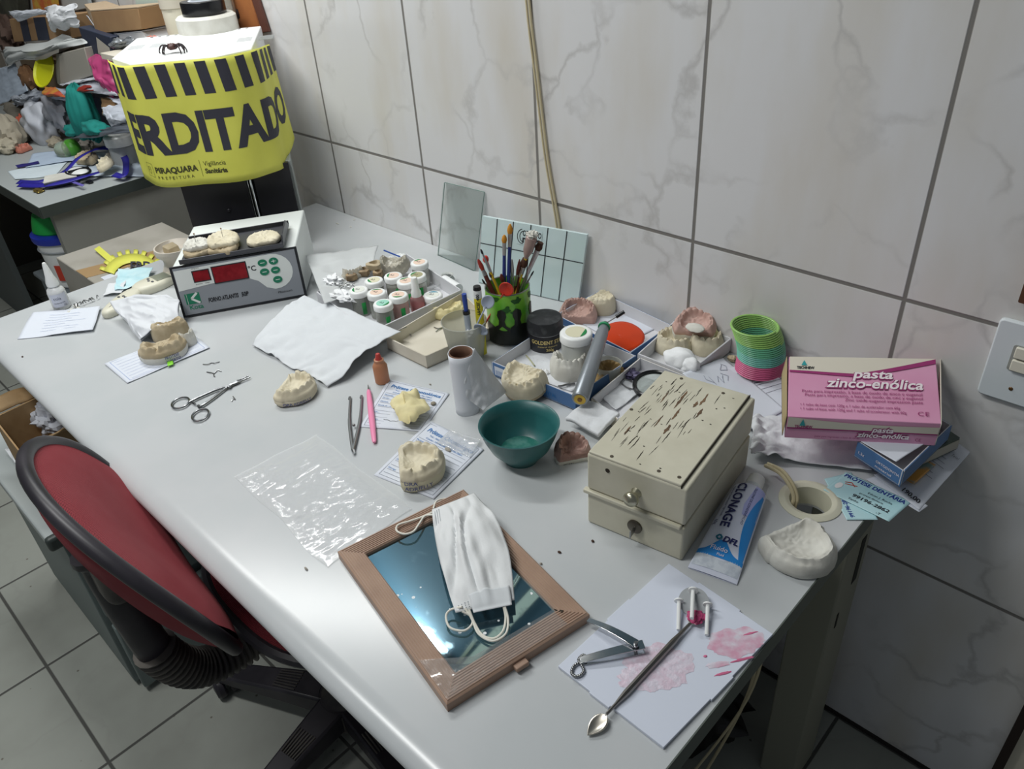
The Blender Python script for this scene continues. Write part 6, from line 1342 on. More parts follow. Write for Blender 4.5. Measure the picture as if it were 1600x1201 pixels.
g = G().grid(bagf(3, .0009), 150, 150); g.grid(bagf(11, .0), 60, 60)
tag(g.obj('plastic_bag', m_bagc, smooth=28), 'crinkled clear plastic bag lying flat on the bench behind the mirror', 'bag')

# ================================================================ left end of the bench
# glue bottle
p = D(98, 480, 0); t = thing('glue_bottle', 'white glue bottle with a long pointed nozzle at the far left of the bench', 'bottle', p)
m_gl = mat('bottle_white', '#e9ebec', .3, trans=.2)
G().lathe([(.0150, 0), (.0170, .003), (.0170, .036), (.0150, .043), (.0095, .048), (.0090, .052)], 30, p).obj('bottle_body', m_gl, t)
G().lathe([(.0115, .050), (.0115, .058), (.0080, .070), (.0040, .096), (.0028, .099), (0, .1)], 24, p).obj('nozzle', m_lid, t)
cmg = cyl_map(p, .0171, 0); G().grid(lambda s, q: cmg(-.016 + .032 * s, .008 + .028 * q, .0003), 12, 2).obj('label', mat('label_lilac', '#c9ccd9', .5), t)
write(t, cmg, [('cola', -.011, .024, .009, dict(cut=.003)), ('instantanea', -.012, .016, .0045, dict(cut=.003)), ('20g', .004, .010, .0045, dict(cut=.003))], m_ink_g, h=.0007)
t, fq = sheet('folded_paper', [D(27, 530, .001), D(146, 517, .003), D(158, 480, .004), D(52, 489, .003)], m_paper, 'folded white paper lying under the glue bottle at the far left', 'paper', amp=.003, fr=14, seed=31)
g = G(); rnd = random.Random(3)
for k in range(7): y = .2 + k * .1; strokes(g, fq, [[(.25 + .05 * rnd.random(), y), (.55 + .35 * rnd.random(), y)]], .008, .0008)
g.obj('faint_print', mat('faint_ink', '#b9c3da', .7), t, smooth=0)
t = thing('bracket_chain', 'string of small metal clasps and white plaster bits beside the glue bottle', 'clasps', D(130, 472, 0))
rnd = random.Random(9)
for k in range(9):
    u = 118 + k * 4.2; v = 479 - k * 1.6; a = D(u, v, .004); G().tube(catmull([a, a + Vector((rnd.uniform(-.004, .004), rnd.uniform(-.004, .004), .006)), a + Vector((rnd.uniform(-.007, .007), rnd.uniform(-.006, .006), .002))], 4), .0010, 6).obj('clasp', m_metal, t)
for k, (u, v) in enumerate(((112, 484), (118, 478), (108, 488), (123, 482))):
    lump('plaster_bit', ['white plaster bit touching the foot of the glue bottle', 'white plaster bit at the start of the clasp string', 'lowest white plaster bit in front of the glue bottle', 'white plaster bit under the clasp string'][k], 'plaster bit', D(u, v, .003), (.006, .004, .003), m_pl_white, amp=.6, seed=k + 3, n=8)
# two cream handheld devices
def device(name, label, uv, uvf, L_, W_, H_, screen=True, z=0.0, cat='device'):
    p = D(*uv, z); M = MX(p, heading(p, D(*uvf, z))); t = thing(name, label, cat, p); m_ = mat('device_cream', '#d9d6c4', .4)
    def ol(s, off=0):
        a = 2 * PI * s; c_, s_ = math.cos(a), math.sin(a); n_ = 2.6; r = (abs(c_) ** n_ + abs(s_) ** n_) ** (-1 / n_); w_ = W_ / 2 * (1 - .18 * (s_ > 0) * s_); return Vector((c_ * r * (w_ - off), s_ * r * (L_ / 2 - off), 0))
    g = G(); n = 48; rows = [(0.002, 0), (0, .003), (0, H_ * .55), (.001, H_ * .8), (.006, H_), (W_ / 2 - .002, H_ * 1.05)]
    vs = [M @ (ol(i / n, o_) + Vector((0, 0, z_))) for o_, z_ in rows for i in range(n)]
    g.add(vs, [(j * n + i, j * n + (i + 1) % n, (j + 1) * n + (i + 1) % n, (j + 1) * n + i) for j in range(len(rows) - 1) for i in range(n)] + [[(len(rows) - 1) * n + i for i in range(n)], list(range(n))[::-1]]); g.obj('body', m_, t, smooth=50)
    if screen:
        def rq(x0, x1, y0, y1, z_, nm, mm, th=.0006):
            c4 = [(x0, y0), (x1, y0), (x1, y1), (x0, y1)]; return G().hexa([M @ Vector((x, y, z_ - .002)) for x, y in c4], [M @ Vector((x, y, z_ + th)) for x, y in c4]).obj(nm, mm, t, bevel=.0004)
        rq(-W_ * .30, W_ * .30, L_ * .02, L_ * .36, H_ * 1.04, 'screen_bezel', mat('bezel_grey', '#8f9284', .4)); rq(-W_ * .26, W_ * .26, L_ * .05, L_ * .33, H_ * 1.04, 'screen', mat('lcd_green', '#8b9080', .25), .0010)
    for x, y in ((-.18, -.06), (.0, -.10), (.18, -.06)): G().ball(M @ Vector((W_ * x, L_ * y, H_ * 1.04)), (.0042, .0028, .0012), 8).obj('button', mat('button_dark', '#4a4c52', .4), t)
    return t
device('shade_meter', 'cream handheld meter with a grey screen leaning against the furnace side', (243, 449), (266, 440), .090, .054, .018)
device('cream_remote', 'rounded cream handheld device partly under the white paper bag, no screen visible', (192, 478), (164, 500), .110, .042, .016, screen=False)
t = thing('paper_bag', 'crumpled white paper bag standing between the cream devices and the plaster model', 'bag', D(240, 500, 0))
BGp = [D(222, 534, .004), D(286, 518, .012), D(279, 467, .040), D(174, 474, .030)]
def pb_(s, q):
    A_, B_, C_, D_ = BGp; p = A_ * (1 - s) * (1 - q) + B_ * s * (1 - q) + C_ * s * q + D_ * (1 - s) * q
    r_ = .020 * math.sin(PI * s) ** 1 * (.4 + .6 * (1 - q)) - .018 * abs(nz(s * 2.6, q * 1.8, 5)) - .005 * abs(nz(s * 6, q * 5, 2)) + .008
    return p + Vector((.25, -.35, .9)) * r_ + Vector((nz(s * 3, q * 3, 8), nz(s * 3, q * 3, 9), 0)) * .006
g = G().grid(pb_, 50, 50); g.obj('front_sheet', mat('bag_paper', '#d6d9de', .6), t, solid=.0005, smooth=28)
def pb2(s, q): p = pb_(s, q); return p + Vector((-.014, .02, 0)) * math.sin(PI * s) - Vector((0, 0, min(p.z - .001, .030 * math.sin(PI * s) * math.sin(PI * q) + .004)))
G().grid(pb2, 24, 24).obj('back_sheet', MATS['bag_paper'], t, solid=.0005, smooth=28)
sheet('blue_mask', [D(180, 456, .004), D(230, 446, .004), D(240, 420, .008), D(186, 424, .004)], mat('mask_blue', '#b5dbe4', .7, col2='#c6e4ea', ns=40), 'pale blue face mask lying at the far left edge behind the devices', 'mask', amp=.006, fr=30, seed=33, nu=30, nv=30)
sheet('white_tissue', [D(160, 462, .003), D(190, 458, .006), D(198, 440, .006), D(172, 446, .003)], m_tissue, 'white tissue sticking out behind the cream remote-like device', 'tissue', amp=.004, fr=40, seed=34)
# form with the labelled model
t, fq = sheet('order_slip', [D(199, 599, .001), D(328, 543, .002), D(296, 518, .004), D(163, 568, .003)], m_paper, 'white printed slip under the plaster model with blue writing, left of the haemostat', 'form', amp=.0012, fr=14, seed=35)
g = G()
for k in range(8): strokes(g, fq, [[(.08, .10 + k * .11), (.92, .10 + k * .11)]], .005, .0006)
strokes(g, fq, [[(.05, .05), (.95, .05), (.95, .95), (.05, .95), (.05, .05)]], .006, .0006); g.obj('form_lines', mat('form_blue', '#9aa8cc', .7), t, smooth=0)
cast('white plaster model with tan teeth, blue writing and a green mark, on the slip', (256, 548), (262, 566), .078, .050, m_pl_tan, z=.013, seed=101, hb=.012, hr=.011, teeth=11, missing=((60, 75),), base=(m_pl_white, .013), script=('PROTESE\nALBERTO', -5, -.002, .0075, m_ink), palate=.2)
sheet('green_sticker', [D(262, 572, .0045), D(271, 569, .0045), D(270, 563, .006), D(261, 565, .006)], mat('sticker_lime', '#8fe03c', .5), 'small bright green sticker at the foot of the plaster model on the slip', 'sticker', amp=0, nu=4, nv=4)
cast('tan upright model behind the labelled one, half under the paper bag', (270, 528), (275, 545), .062, .030, m_pl_tan, z=.002, seed=103, hb=.030, hr=.006, teeth=12, fill=1)
cast('small white plaster block with teeth at the right of the labelled model', (296, 537), (305, 545), .028, .024, m_pl_white, z=.002, seed=105, hb=.018, hr=.010, teeth=10)
# pedestal bowl
p = D(271, 432, 0); t = thing('pedestal_bowl', 'cream rubber cup on a tall foot behind the furnace, holding a plaster block', 'bowl', p); m_rb = mat('rubber_cream', '#d8d0c4', .5, col2='#cfc6ba', ns=20)
g = G().lathe([(.026, 0), (.026, .003), (.021, .010), (.016, .024), (.0155, .038), (.020, .050), (.034, .062), (.040, .074), (.041, .081), (.038, .081), (.031, .068), (.016, .058), (0, .056)], 44, p); g.v = [Vector((q_.x + .30 * max(0, q_.z - .02), q_.y + .24 * max(0, q_.z - .02), q_.z * .88)) for q_ in g.v]; g.obj('cup', m_rb, t, smooth=70); p = p + Vector((.014, .011, -.008))
g = G().hexa([p + Vector(q_) for q_ in ((-.012, -.016, .060), (.014, -.012, .060), (.012, .012, .060), (-.014, .008, .060))], [p + Vector(q_) for q_ in ((-.014, -.014, .080), (.013, -.014, .079), (.012, .010, .080), (-.013, .010, .082))])
tag(g.obj('plaster_block', m_pl_tan, bevel=.0015), 'tan stepped plaster block sitting in the pedestal cup', 'plaster block')
lump('powder_heap', 'white powder lying in the pedestal cup under the plaster block', 'powder', p + Vector((0, 0, .060)), (.024, .024, .008), m_pl_white, amp=.3, n=12)
# ================================================================ second bench at the far left with its pile
t = thing('second_bench', 'grey bench at the far left, heaped with boxes, papers and models', 'desk', (-2.2, -.23, FZ))
m_top2 = mat('grey_laminate_far', '#aab0b0', .4); 
G().box((-2.32, -.2365, -.015), (1.47, .471, .030)).obj('worktop', m_top2, t, bevel=.003)
G().box((-2.32, -.4735, -.015), (1.47, .003, .031)).obj('edge_strip', m_dark, t)
G().box((-1.5840, -.2365, -.0155), (.003, .471, .031)).obj('edge_strip', m_dark, t)
G().box((-1.615, -.23, -.365), (.028, .43, .668)).obj('side_panel', mat('panel_grey', '#9d9d97', .6, col2='#93938c', ns=6), t)
for u, v in ((155, 322), (172, 321), (188, 319)): pass
G().box((-2.75, -.43, -.365), (.60, .02, .668)).obj('front_panel', mat('panel_dark', '#555b5b', .6), t)
# buckets under it
t = thing('grey_crate', 'grey plastic crate under the far bench with the buckets on it', 'crate', (-1.83, -.33, FZ))
G().box((-1.83, -.35, -.51), (.30, .22, .376)).obj('crate_body', mat('crate_grey', '#6f777b', .6), t, bevel=.01)
G().box((-1.83, -.35, -.3135), (.32, .24, .015)).obj('crate_rim', mat('crate_grey', '#6f777b', .6), t, bevel=.004)
bk = Vector((-1.795, -.385, -.305)); t = thing('white_bucket', 'white bucket with a blue lid and printed lines under the far bench', 'bucket', bk)
G().lathe([(.070, 0), (.074, .005), (.082, .150), (0, .150)], 36, bk).obj('bucket_body', m_white, t); G().lathe([(.088, .146), (.090, .152), (.090, .166), (.080, .170), (0, .170)], 36, bk).obj('lid', mat('lid_blue', '#2438a8', .4), t)
G().tube([bk + Vector((.083 * math.cos(a), .083 * math.sin(a), .12)) for a in [2 * PI * k / 36 for k in range(36)]], .0025, 6, closed=True).obj('rib', mat('rib_grey', '#9aa0a4', .5), t)
cmk = cyl_map(bk, .080, .1); G().grid(lambda s, q: cmk(-.075 + .03 * s, .03 + .05 * q, .001), 8, 2).obj('red_label', mat('label_red', '#c2402c', .5), t)
g2_ = G(); strokes(g2_, lambda x, y, h: cmk(x, y, h), [[(-.035 + .004 * i, y) for i in range(14)] for y in (.055, .068, .08)], .0016, .003); g2_.obj('print_lines', m_ink_g, t, smooth=0)
gb = bk + Vector((-.01, .0, .170)); t = thing('green_tub', 'bright green plastic tub upside down on the blue lidded bucket', 'tub', gb)
G().lathe([(.075, 0), (.077, .004), (.070, .030), (.062, .050), (0, .052)], 32, gb).obj('tub_body', mat('tub_green', '#1f9a45', .4), t)
# tall carton between the benches
x0, x1, y0, y1, zt = -1.468, -1.076, -.508, -.21, -.10
t = thing('sealed_carton', 'tall closed grey carton with brown tape between the two benches', 'box', ((x0 + x1) / 2, (y0 + y1) / 2, FZ))
G().box(((x0 + x1) / 2, (y0 + y1) / 2, (FZ + zt) / 2), (x1 - x0, y1 - y0, zt - FZ)).obj('carton_body', mat('carton_grey', '#a9a59c', .75, col2='#9d998f', ns=8), t, bevel=.003)
m_bt = mat('tape_brown', '#a98c66', .4)
G().hexa([Vector(p) for p in ((-1.33, y0, zt), (-1.26, y0, zt), (-1.18, y1, zt), (-1.25, y1, zt))], [Vector(p) for p in ((-1.33, y0, zt + .0008), (-1.26, y0, zt + .0008), (-1.18, y1, zt + .0008), (-1.25, y1, zt + .0008))]).obj('brown_tape', m_bt, t)
G().box((-1.17, -.45, zt + .0008), (.12, .07, .0012)).obj('white_label', m_paper, t)
m_ny = MATS['notice_yellow']
t = thing('yellow_seal', 'yellow seal paper with a toothed edge taped on the grey carton', 'notice', (-1.2, -.3, zt))
g = G(); c4 = [D(155, 384, -.090), D(147, 389, -.090), D(178, 416, -.0975), D(190, 414, -.0975)]; g.hexa([p - Vector((0, 0, .001)) for p in c4], c4); g.obj('strip', m_ny, t)
cen = D(208, 440, -.097)
def ringp(a, r, z=0): return D(208 + 40 * r * math.cos(a), 438 + 34 * r * math.sin(a) , -.097) + Vector((0, 0, z))
g = G(); g.grid(lambda s, q: ringp(math.radians(-160 + 150 * s), .78 + .42 * q, .002), 24, 2)
for k in range(11): a = math.radians(-156 + 14.2 * k); g.add([ringp(a - .07, 1.2, .002), ringp(a + .07, 1.2, .002), ringp(a + .06, 1.40, .002), ringp(a - .06, 1.40, .002)], [(0, 1, 2, 3)])
g.obj('toothed_ring', m_ny, t, solid=.0006)
mpz = lambda x, y, h=0: D(203 + x, 421 - y, -.0945 + h)
write(t, mpz, [('ERD', 0, 0, 18, dict(bold=.6))], m_nk, h=.0005)

def HY(u, v, y): return DY(u, v, y * .55)
# supporting cartons (mostly hidden) and the heap
def plainbox(name, label, cat, a, b, m, parts=None):
    t = thing(name, label, cat, ((a[0] + b[0]) / 2, (a[1] + b[1]) / 2, a[2])); G().box([(a[i] + b[i]) / 2 for i in range(3)], [abs(b[i] - a[i]) for i in range(3)]).obj('box_body', m, t, bevel=.002); return t
m_kr = mat('kraft', '#9b7a58', .8, col2='#a5845f', ns=10); m_krl = mat('kraft_light', '#b39e84', .8); m_nv = mat('navy_box', '#333a4c', .5); m_gb = mat('grey_board', '#a8a49a', .7); 
def boxpx(name, label, cat, pts, y, depth, m, top=None, z0=None):
    q = [HY(u, v, y) for u, v in pts]     # bl, br, tr, tl of the front face
    if z0 is not None:
        for i in (0, 1): q[i].z = z0
    bk_ = [p + Vector((0, depth * .6, 0)) for p in q]; t = thing(name, label, cat, sum(q, Vector()) / 4)
    G().hexa([q[0], q[1], bk_[1], bk_[0]], [q[3], q[2], bk_[2], bk_[3]]).obj('box_body', m, t, bevel=.002)
    if top: G().hexa([q[3] + Vector((0, 0, .0005)), q[2] + Vector((0, 0, .0005)), bk_[2] + Vector((0, 0, .0005)), bk_[3] + Vector((0, 0, .0005))], [p + Vector((0, 0, .003)) for p in (q[3], q[2], bk_[2], bk_[3])]).obj('lid', top, t)
    return t, q
plainbox('storage_carton', 'large plain carton at the back of the far bench, buried under the heap', 'box', (-2.62, -.10, .001), (-2.10, -.02, .235), m_krl)
plainbox('storage_carton', 'dark storage carton behind the teal cloth on the far bench', 'box', (-2.06, -.10, .001), (-1.82, -.015, .16), m_nv)
t, q = boxpx('cardboard_box', 'brown box with two dark stripes at the back left of the heap', 'box', [(22, 66), (112, 60), (104, 24), (14, 30)], -.215, .15, m_kr)
for k, (a, b) in enumerate(((.20, .34), (.46, .66))): G().add([q[0].lerp(q[1], a) + Vector((0, -.001, 0)), q[0].lerp(q[1], b) + Vector((0, -.001, 0)), q[3].lerp(q[2], b) + Vector((0, -.001, 0)), q[3].lerp(q[2], a) + Vector((0, -.001, 0))], [(0, 1, 2, 3)]).obj('dark_stripe', m_nv, t)
def cloth(name, label, cat, pts, m, y=-.25, amp=.012, fr=12, seed=1, bulge=.03, n=30, solid=.0008, sm=50):
    """pts: outline quad in pixels with optional own y"""
    q = [HY(p[0], p[1], p[2] if len(p) > 2 else y) for p in pts]
    def fn(s, r):
        p = q[0] * (1 - s) * (1 - r) + q[1] * s * (1 - r) + q[2] * s * r + q[3] * (1 - s) * r; k = math.sin(PI * s) * math.sin(PI * r)
        return p + Vector((nz(s * 3, r * 3, seed) * .02, -bulge * k - amp * (nz(s * fr * .3, r * fr * .3, seed) + .5 * nz(s * fr, r * fr, seed + 2)), amp * nz(s * fr * .4, r * fr * .4, seed + 5)))
    return tag(G().grid(fn, n, n).obj(name, m, smooth=sm, solid=solid), label, cat)
t, q = boxpx('long_carton', 'long open brown carton on top of the heap, top of the photo', 'box', [(151, 53), (222, 46), (215, 13), (141, 18)], -.21, .14, m_kr, top=m_krl)
e0, e1 = q[0], q[3]; G().hexa([e0 + Vector((-.045, .015, .005)), e0, e0 + Vector((0, .084, 0)), e0 + Vector((-.045, .084, .005))], [e1 + Vector((-.085, .02, .012)), e1 + Vector((.002, 0, .004)), e1 + Vector((0, .084, .004)), e1 + Vector((-.085, .084, .012))]).obj('end_panel', m_krl, t, bevel=.002)
G().hexa([e0 + Vector((-.035, .010, .02)), e0 + Vector((-.015, .005, .02)), e0 + Vector((-.015, .007, .02)), e0 + Vector((-.035, .012, .02))], [e0 + Vector((-.045, .004, .045)), e0 + Vector((-.022, -.001, .045)), e0 + Vector((-.022, .001, .045)), e0 + Vector((-.045, .006, .045))]).obj('white_label', m_paper, t)
cloth('white_document', 'white paper sheet curling over the striped brown box', 'paper', [(28, 34), (76, 18), (60, 14), (12, 18)], m_paper, y=-.24, amp=.003, seed=3, bulge=.01)
cloth('white_plastic', 'white plastic wrap between the striped box and the long carton', 'plastic', [(80, 48), (122, 42), (116, 6), (72, 12)], MATS['white_bag'], y=-.235, amp=.010, seed=4)
cloth('white_cloth', 'pale grey cloth bag draped across the heap below the striped box', 'cloth', [(8, 104, -.30), (134, 66, -.27), (112, 60, -.22), (6, 72, -.26)], mat('cloth_pale', '#c3c7c6', .8), amp=.022, fr=7, seed=5, bulge=.03)
t, q = boxpx('navy_box', 'dark navy box standing on end below the long carton, white label', 'box', [(137, 84), (182, 108), (172, 58), (122, 42)], -.245, .06, m_nv, z0=None)
G().add([q[0].lerp(q[1], .45).lerp(q[3].lerp(q[2], .5), .25) + Vector((0, -.0012, 0)), q[0].lerp(q[1], .95).lerp(q[3].lerp(q[2], .95), .15) + Vector((0, -.0012, 0)), q[0].lerp(q[1], .92).lerp(q[3].lerp(q[2], .92), .65) + Vector((0, -.0012, 0)), q[0].lerp(q[1], .55).lerp(q[3].lerp(q[2], .55), .85) + Vector((0, -.0012, 0))], [(0, 1, 2, 3)]).obj('white_label', MATS['pages'], t)
boxpx('white_box', 'flat white box with dark print under the long carton, by the hood', 'box', [(178, 76), (232, 66), (222, 50), (158, 56)], -.20, .12, m_box_in, top=m_paper)
cloth('crumpled_foil', 'crumpled silver-grey foil beside the flat white box', 'foil', [(176, 78), (214, 70), (206, 58), (176, 62)], mat('foil_grey', '#8a8f94', .4, .5), y=-.225, amp=.010, fr=16, seed=6)
t, q = boxpx('grey_carton', 'open grey-beige carton in the middle of the heap', 'box', [(94, 134), (143, 118), (131, 74), (92, 84)], -.285, .11, m_gb)
G().hexa([q[0] + Vector((-.075, .015, 0)), q[0], q[0] + Vector((0, .066, 0)), q[0] + Vector((-.075, .066, 0))], [q[3] + Vector((-.075, .015, -.01)), q[3], q[3] + Vector((0, .066, 0)), q[3] + Vector((-.075, .066, 0))]).obj('side_wall', mat('grey_board_dark', '#8b8b80', .75), t)
tag(G().hexa([HY(56, 95, -.300), HY(92, 82, -.300), HY(92, 82, -.19), HY(56, 95, -.19)], [HY(55, 91, -.302), HY(92, 76, -.302), HY(92, 76, -.19), HY(55, 91, -.19)]).obj('carton_flap', m_gb), 'loose grey carton flap over the yellow plate', 'flap')
g = G().lathe([(0, 0), (.052, .002), (.058, .008), (.056, .010), (.050, .004), (0, .003)], 36); g.xf(Matrix.Translation(HY(72, 110, -.280)) @ Euler((1.0, .3, 0)).to_matrix().to_4x4()); tag(g.obj('yellow_plate', mat('plate_yellow', '#c9cc1f', .4)), 'yellow round plastic plate wedged under the grey carton', 'plate')
lump('brown_pouch', 'brown leather-like pouch left of the yellow plate', 'pouch', HY(46, 122, -.285), (.060, .025, .040), mat('pouch_brown', '#7d5c40', .6), amp=.3, n=14)
cloth('blue_form_sheet', 'pale blue printed form leaning at the left edge of the heap', 'paper', [(-2, 165, -.36), (44, 142, -.34), (24, 98, -.28), (-6, 108, -.28)], mat('paper_blueish', '#b5c2d2', .7), amp=.004, seed=8, bulge=.0)
cloth('newspaper', 'crumpled grey newspaper below the blue form sheet', 'paper', [(20, 168, -.37), (80, 150, -.33), (66, 140, -.30), (24, 148, -.33)], mat('news_grey', '#8e949e', .8, col2='#a3a9b2', ns=60), amp=.014, fr=14, seed=9)
cloth('pink_bag', 'magenta pink plastic bag hanging down next to the hood', 'bag', [(172, 152, -.30), (194, 150, -.28), (176, 92, -.25), (134, 84, -.27)], mat('bag_pink', '#a8406f', .4), amp=.012, fr=9, seed=10, bulge=.03)
for k, (p4, col, lab) in enumerate((([(98, 134, -.33), (160, 122, -.30), (150, 118, -.27), (92, 132, -.29)], '#c4c8d0', 'white papers under the grey carton, upper ones'), ([(118, 142, -.34), (184, 150, -.31), (172, 128, -.28), (122, 126, -.29)], '#b9bcc6', 'thin stack of printed papers left of the pink bag'), ([(66, 152, -.35), (108, 158, -.34), (120, 138, -.31), (84, 138, -.31)], '#a9b2c4', 'bluish paper above the white plastic bag'))):
    cloth('loose_paper', lab, 'paper', p4, mat('paper_%d' % k, col, .7), amp=.004, seed=12 + k, bulge=.01)
cloth('orange_wrapper', 'small orange and yellow wrapper among the papers', 'wrapper', [(72, 150, -.355), (104, 152, -.35), (86, 136, -.33), (70, 136, -.335)], mat('wrapper_orange', '#c08a3c', .5, col2='#b5533c', ns=30), amp=.004, seed=17, n=12)
cloth('red_packet', 'dark red packet above the teal cloth', 'packet', [(108, 148, -.345), (146, 142, -.33), (140, 134, -.32), (106, 136, -.33)], mat('packet_red', '#8d2b22', .5), amp=.004, seed=18, n=12, bulge=.01)
# teal cloth
g = G().ball(HY(130, 176, -.345), (.052, .040, .085), 26, amp=.25, sc_=1.6, seed=3)
c0 = HY(130, 176, -.345); g.v = [c0 + (p - c0) * (1 + .05 * math.sin(math.atan2((p - c0).y, (p - c0).x) * 14)) for p in g.v]
g.ball(HY(150, 200, -.375), (.075, .030, .020), 18, amp=.35, sc_=2, seed=5)
g.ball(HY(118, 203, -.375), (.055, .030, .018), 18, amp=.35, sc_=2, seed=6)
tag(g.obj('teal_cloth', mat('cloth_teal', '#177f77', .85, bump=.8, bs=30), smooth=80), 'bunched dark teal surgical cloth in front of the heap', 'cloth')
g = G().ball(HY(62, 192, -.37), (.085, .050, .068), 30, amp=.45, sc_=1.8, seed=8); tag(g.obj('white_plastic_bag', mat('bag_film', '#cfd3dc', .3, trans=.2, ior=1.2, bump=.9, bs=18), smooth=60), 'tied white plastic shopping bag left of the teal cloth', 'bag')
g = G().ball(HY(90, 175, -.325), (.07, .03, .055), 18, amp=.5, sc_=2.2, seed=9); tag(g.obj('grey_cloth', mat('cloth_grey', '#8f9199', .85), smooth=60), 'dull grey cloth between the white bag and the teal cloth', 'cloth')
for k, (u, v, y, r, col, nm, lab, cat) in enumerate(((12, 208, -.36, (.06, .04, .05), '#a79f8e', 'plaster_block', 'dirty beige plaster lump at the left edge of the heap', 'plaster block'), (28, 175, -.34, (.05, .03, .035), '#6f6a60', 'dark_rag', 'dark dusty rag above the plaster lumps at the left edge', 'rag'), (10, 228, -.40, (.05, .03, .022), '#b3ab98', 'dental_cast', 'beige plaster model at the left edge, lowest in the heap', 'dental model'), (36, 212, -.40, (.03, .02, .02), '#a89f8d', 'dental_cast', 'small beige model half under the white shopping bag', 'dental model'), (86, 222, -.42, (.03, .02, .014), '#a39a88', 'plaster_block', 'small plaster lump at the foot of the white shopping bag', 'plaster block'), (36, 196, -.395, (.022, .016, .03), '#b85a44', 'red_wrapper', 'orange-red wrapper poking out left of the white shopping bag', 'wrapper'), (134, 226, -.42, (.030, .018, .018), '#9a948c', 'plaster_block', 'grey round plaster lump behind the purple strap', 'plaster block'))):
    lump(nm, lab, cat, (D(u, v, r[2] * .9) if v > 200 else HY(u, v, y)), tuple(q * 1.15 for q in r), mat('heap_%d' % k, col, .8, bump=.4, bs=40), amp=.4, sc=2.2, seed=k + 2, n=14)
g = cast_shape(.05, .04, hb=.012, hr=.010, seed=201)[0].xf(MX(D(38, 236, .002), 2.0)); tag(g.obj('red_denture', mat('denture_red', '#c07a68', .4, trans=.1), smooth=50), 'translucent reddish denture plate at the foot of the white shopping bag', 'denture')
g = G().ball(D(100, 234, .024), (.034, .028, .026), 16); tag(g.obj('clear_dome', mat('dome_clear', '#c3cdb8', .15, trans=.7, ior=1.2)), 'clear plastic dome next to the green ball', 'dome')
g = G().ball(D(112, 231, .026), (.032, .026, .028), 16); tag(g.obj('green_ball', mat('ball_green', '#4f9a34', .4)), 'green rounded plastic lid behind the clear dome', 'lid')
cloth('brown_envelope', 'brown envelope behind the teal cloth by the hood', 'envelope', [(160, 180, -.33), (200, 178, -.30), (192, 152, -.27), (158, 152, -.29)], m_kr, amp=.004, seed=21, bulge=.01, n=14)
cloth('curled_paper', 'white curled papers between the teal cloth and the yellow notice', 'paper', [(174, 198, -.37), (206, 188, -.34), (200, 160, -.30), (156, 168, -.36)], mat('paper_curl', '#c9cfda', .6), amp=.006, seed=22, bulge=.02, n=20)
cloth('curled_paper', 'white corner of paper above the brown envelope next to the notice', 'paper', [(176, 156, -.315), (204, 172, -.30), (196, 152, -.28), (168, 152, -.30)], mat('paper_curl', '#c9cfda', .6), amp=.003, seed=23, bulge=.01, n=14)
cloth('dark_folder', 'dark grey plastic folder lying under the teal cloth', 'folder', [(100, 218, -.42), (210, 206, -.38), (206, 188, -.33), (150, 202, -.38)], mat('folder_dark', '#5c626b', .4), amp=.006, seed=24, bulge=.01, n=16)
p = D(198, 255, 0); t = thing('cream_pot', 'white plastic pot with a ridged lid by the yellow notice on the far bench', 'pot', p)
G().lathe([(.034, 0), (.037, .004), (.037, .055), (.030, .060)], 32, p).obj('pot_body', mat('pot_frost', '#c8ccce', .3, trans=.3), t); G().lathe([(.041, .058), (.042, .062), (.042, .084), (.038, .088), (0, .088)], 32, p).obj('lid', m_lid, t)
# flat papers and the purple lanyard on the near corner
for k, (pts, col, lab) in enumerate(([[(24, 281), (86, 275), (112, 246), (12, 268)], '#d3dfe6', 'white paper at the near left corner of the far bench'], [[(104, 276), (232, 276), (224, 234), (118, 240)], '#c3d0dd', 'pale blue paper under the models by the notice'], [[(40, 262), (120, 250), (124, 232), (52, 240)], '#b4c4d8', 'bluish paper beneath the clear dome'], [[(28, 262), (62, 256), (60, 252), (24, 259)], '#27246e', 'dark blue folded strip behind the white corner paper'])):
    sheet('flat_paper' if k < 3 else 'blue_strip', [D(u, v, .001 + .002 * k) for u, v in pts], mat('flatpaper_%d' % k, col, .7), lab, 'paper' if k < 3 else 'strip', amp=.002, seed=40 + k)
m_lan = mat('lanyard_blue', '#2a2592', .5)
def ribbon(g, pts, w_=.012, z=.01):
    P_ = catmull([D(u, v, z + dz) for u, v, dz in pts], 6); vs = []
    for i, p in enumerate(P_):
        d = (P_[min(i + 1, len(P_) - 1)] - P_[max(i - 1, 0)]).normalized(); s_ = d.cross(Vector((0, -.3, 1))).normalized(); vs += [p - s_ * w_, p + s_ * w_]
    g.add(vs, [(2 * i, 2 * i + 1, 2 * i + 3, 2 * i + 2) for i in range(len(P_) - 1)]); return g
t = thing('lanyard', 'purple-blue strap looped round the models on the far bench corner', 'strap', D(120, 270, 0))
ribbon(G(), [(28, 284, .002), (60, 284, .004), (100, 268, .012), (122, 247, .030), (150, 233, .036), (176, 232, .036), (194, 245, .020), (197, 262, .012), (193, 275, .006), (178, 272, .006)], .010).obj('strap', m_lan, t, solid=.001)
ribbon(G(), [(30, 288, .002), (66, 289, .003), (100, 284, .006), (130, 276, .010), (158, 268, .008)], .012).obj('strap', m_lan, t, solid=.001)
ribbon(G(), [(80, 276, .006), (110, 283, .004), (130, 290, .004)], .004).obj('strap_end', mat('lanyard_pale', '#6b62b4', .5), t, solid=.001)
t = thing('oval_loupe', 'white oval in a black rim lying in the loop of the purple strap', 'loupe', D(120, 270, .016)); c0 = D(122, 268, .020)
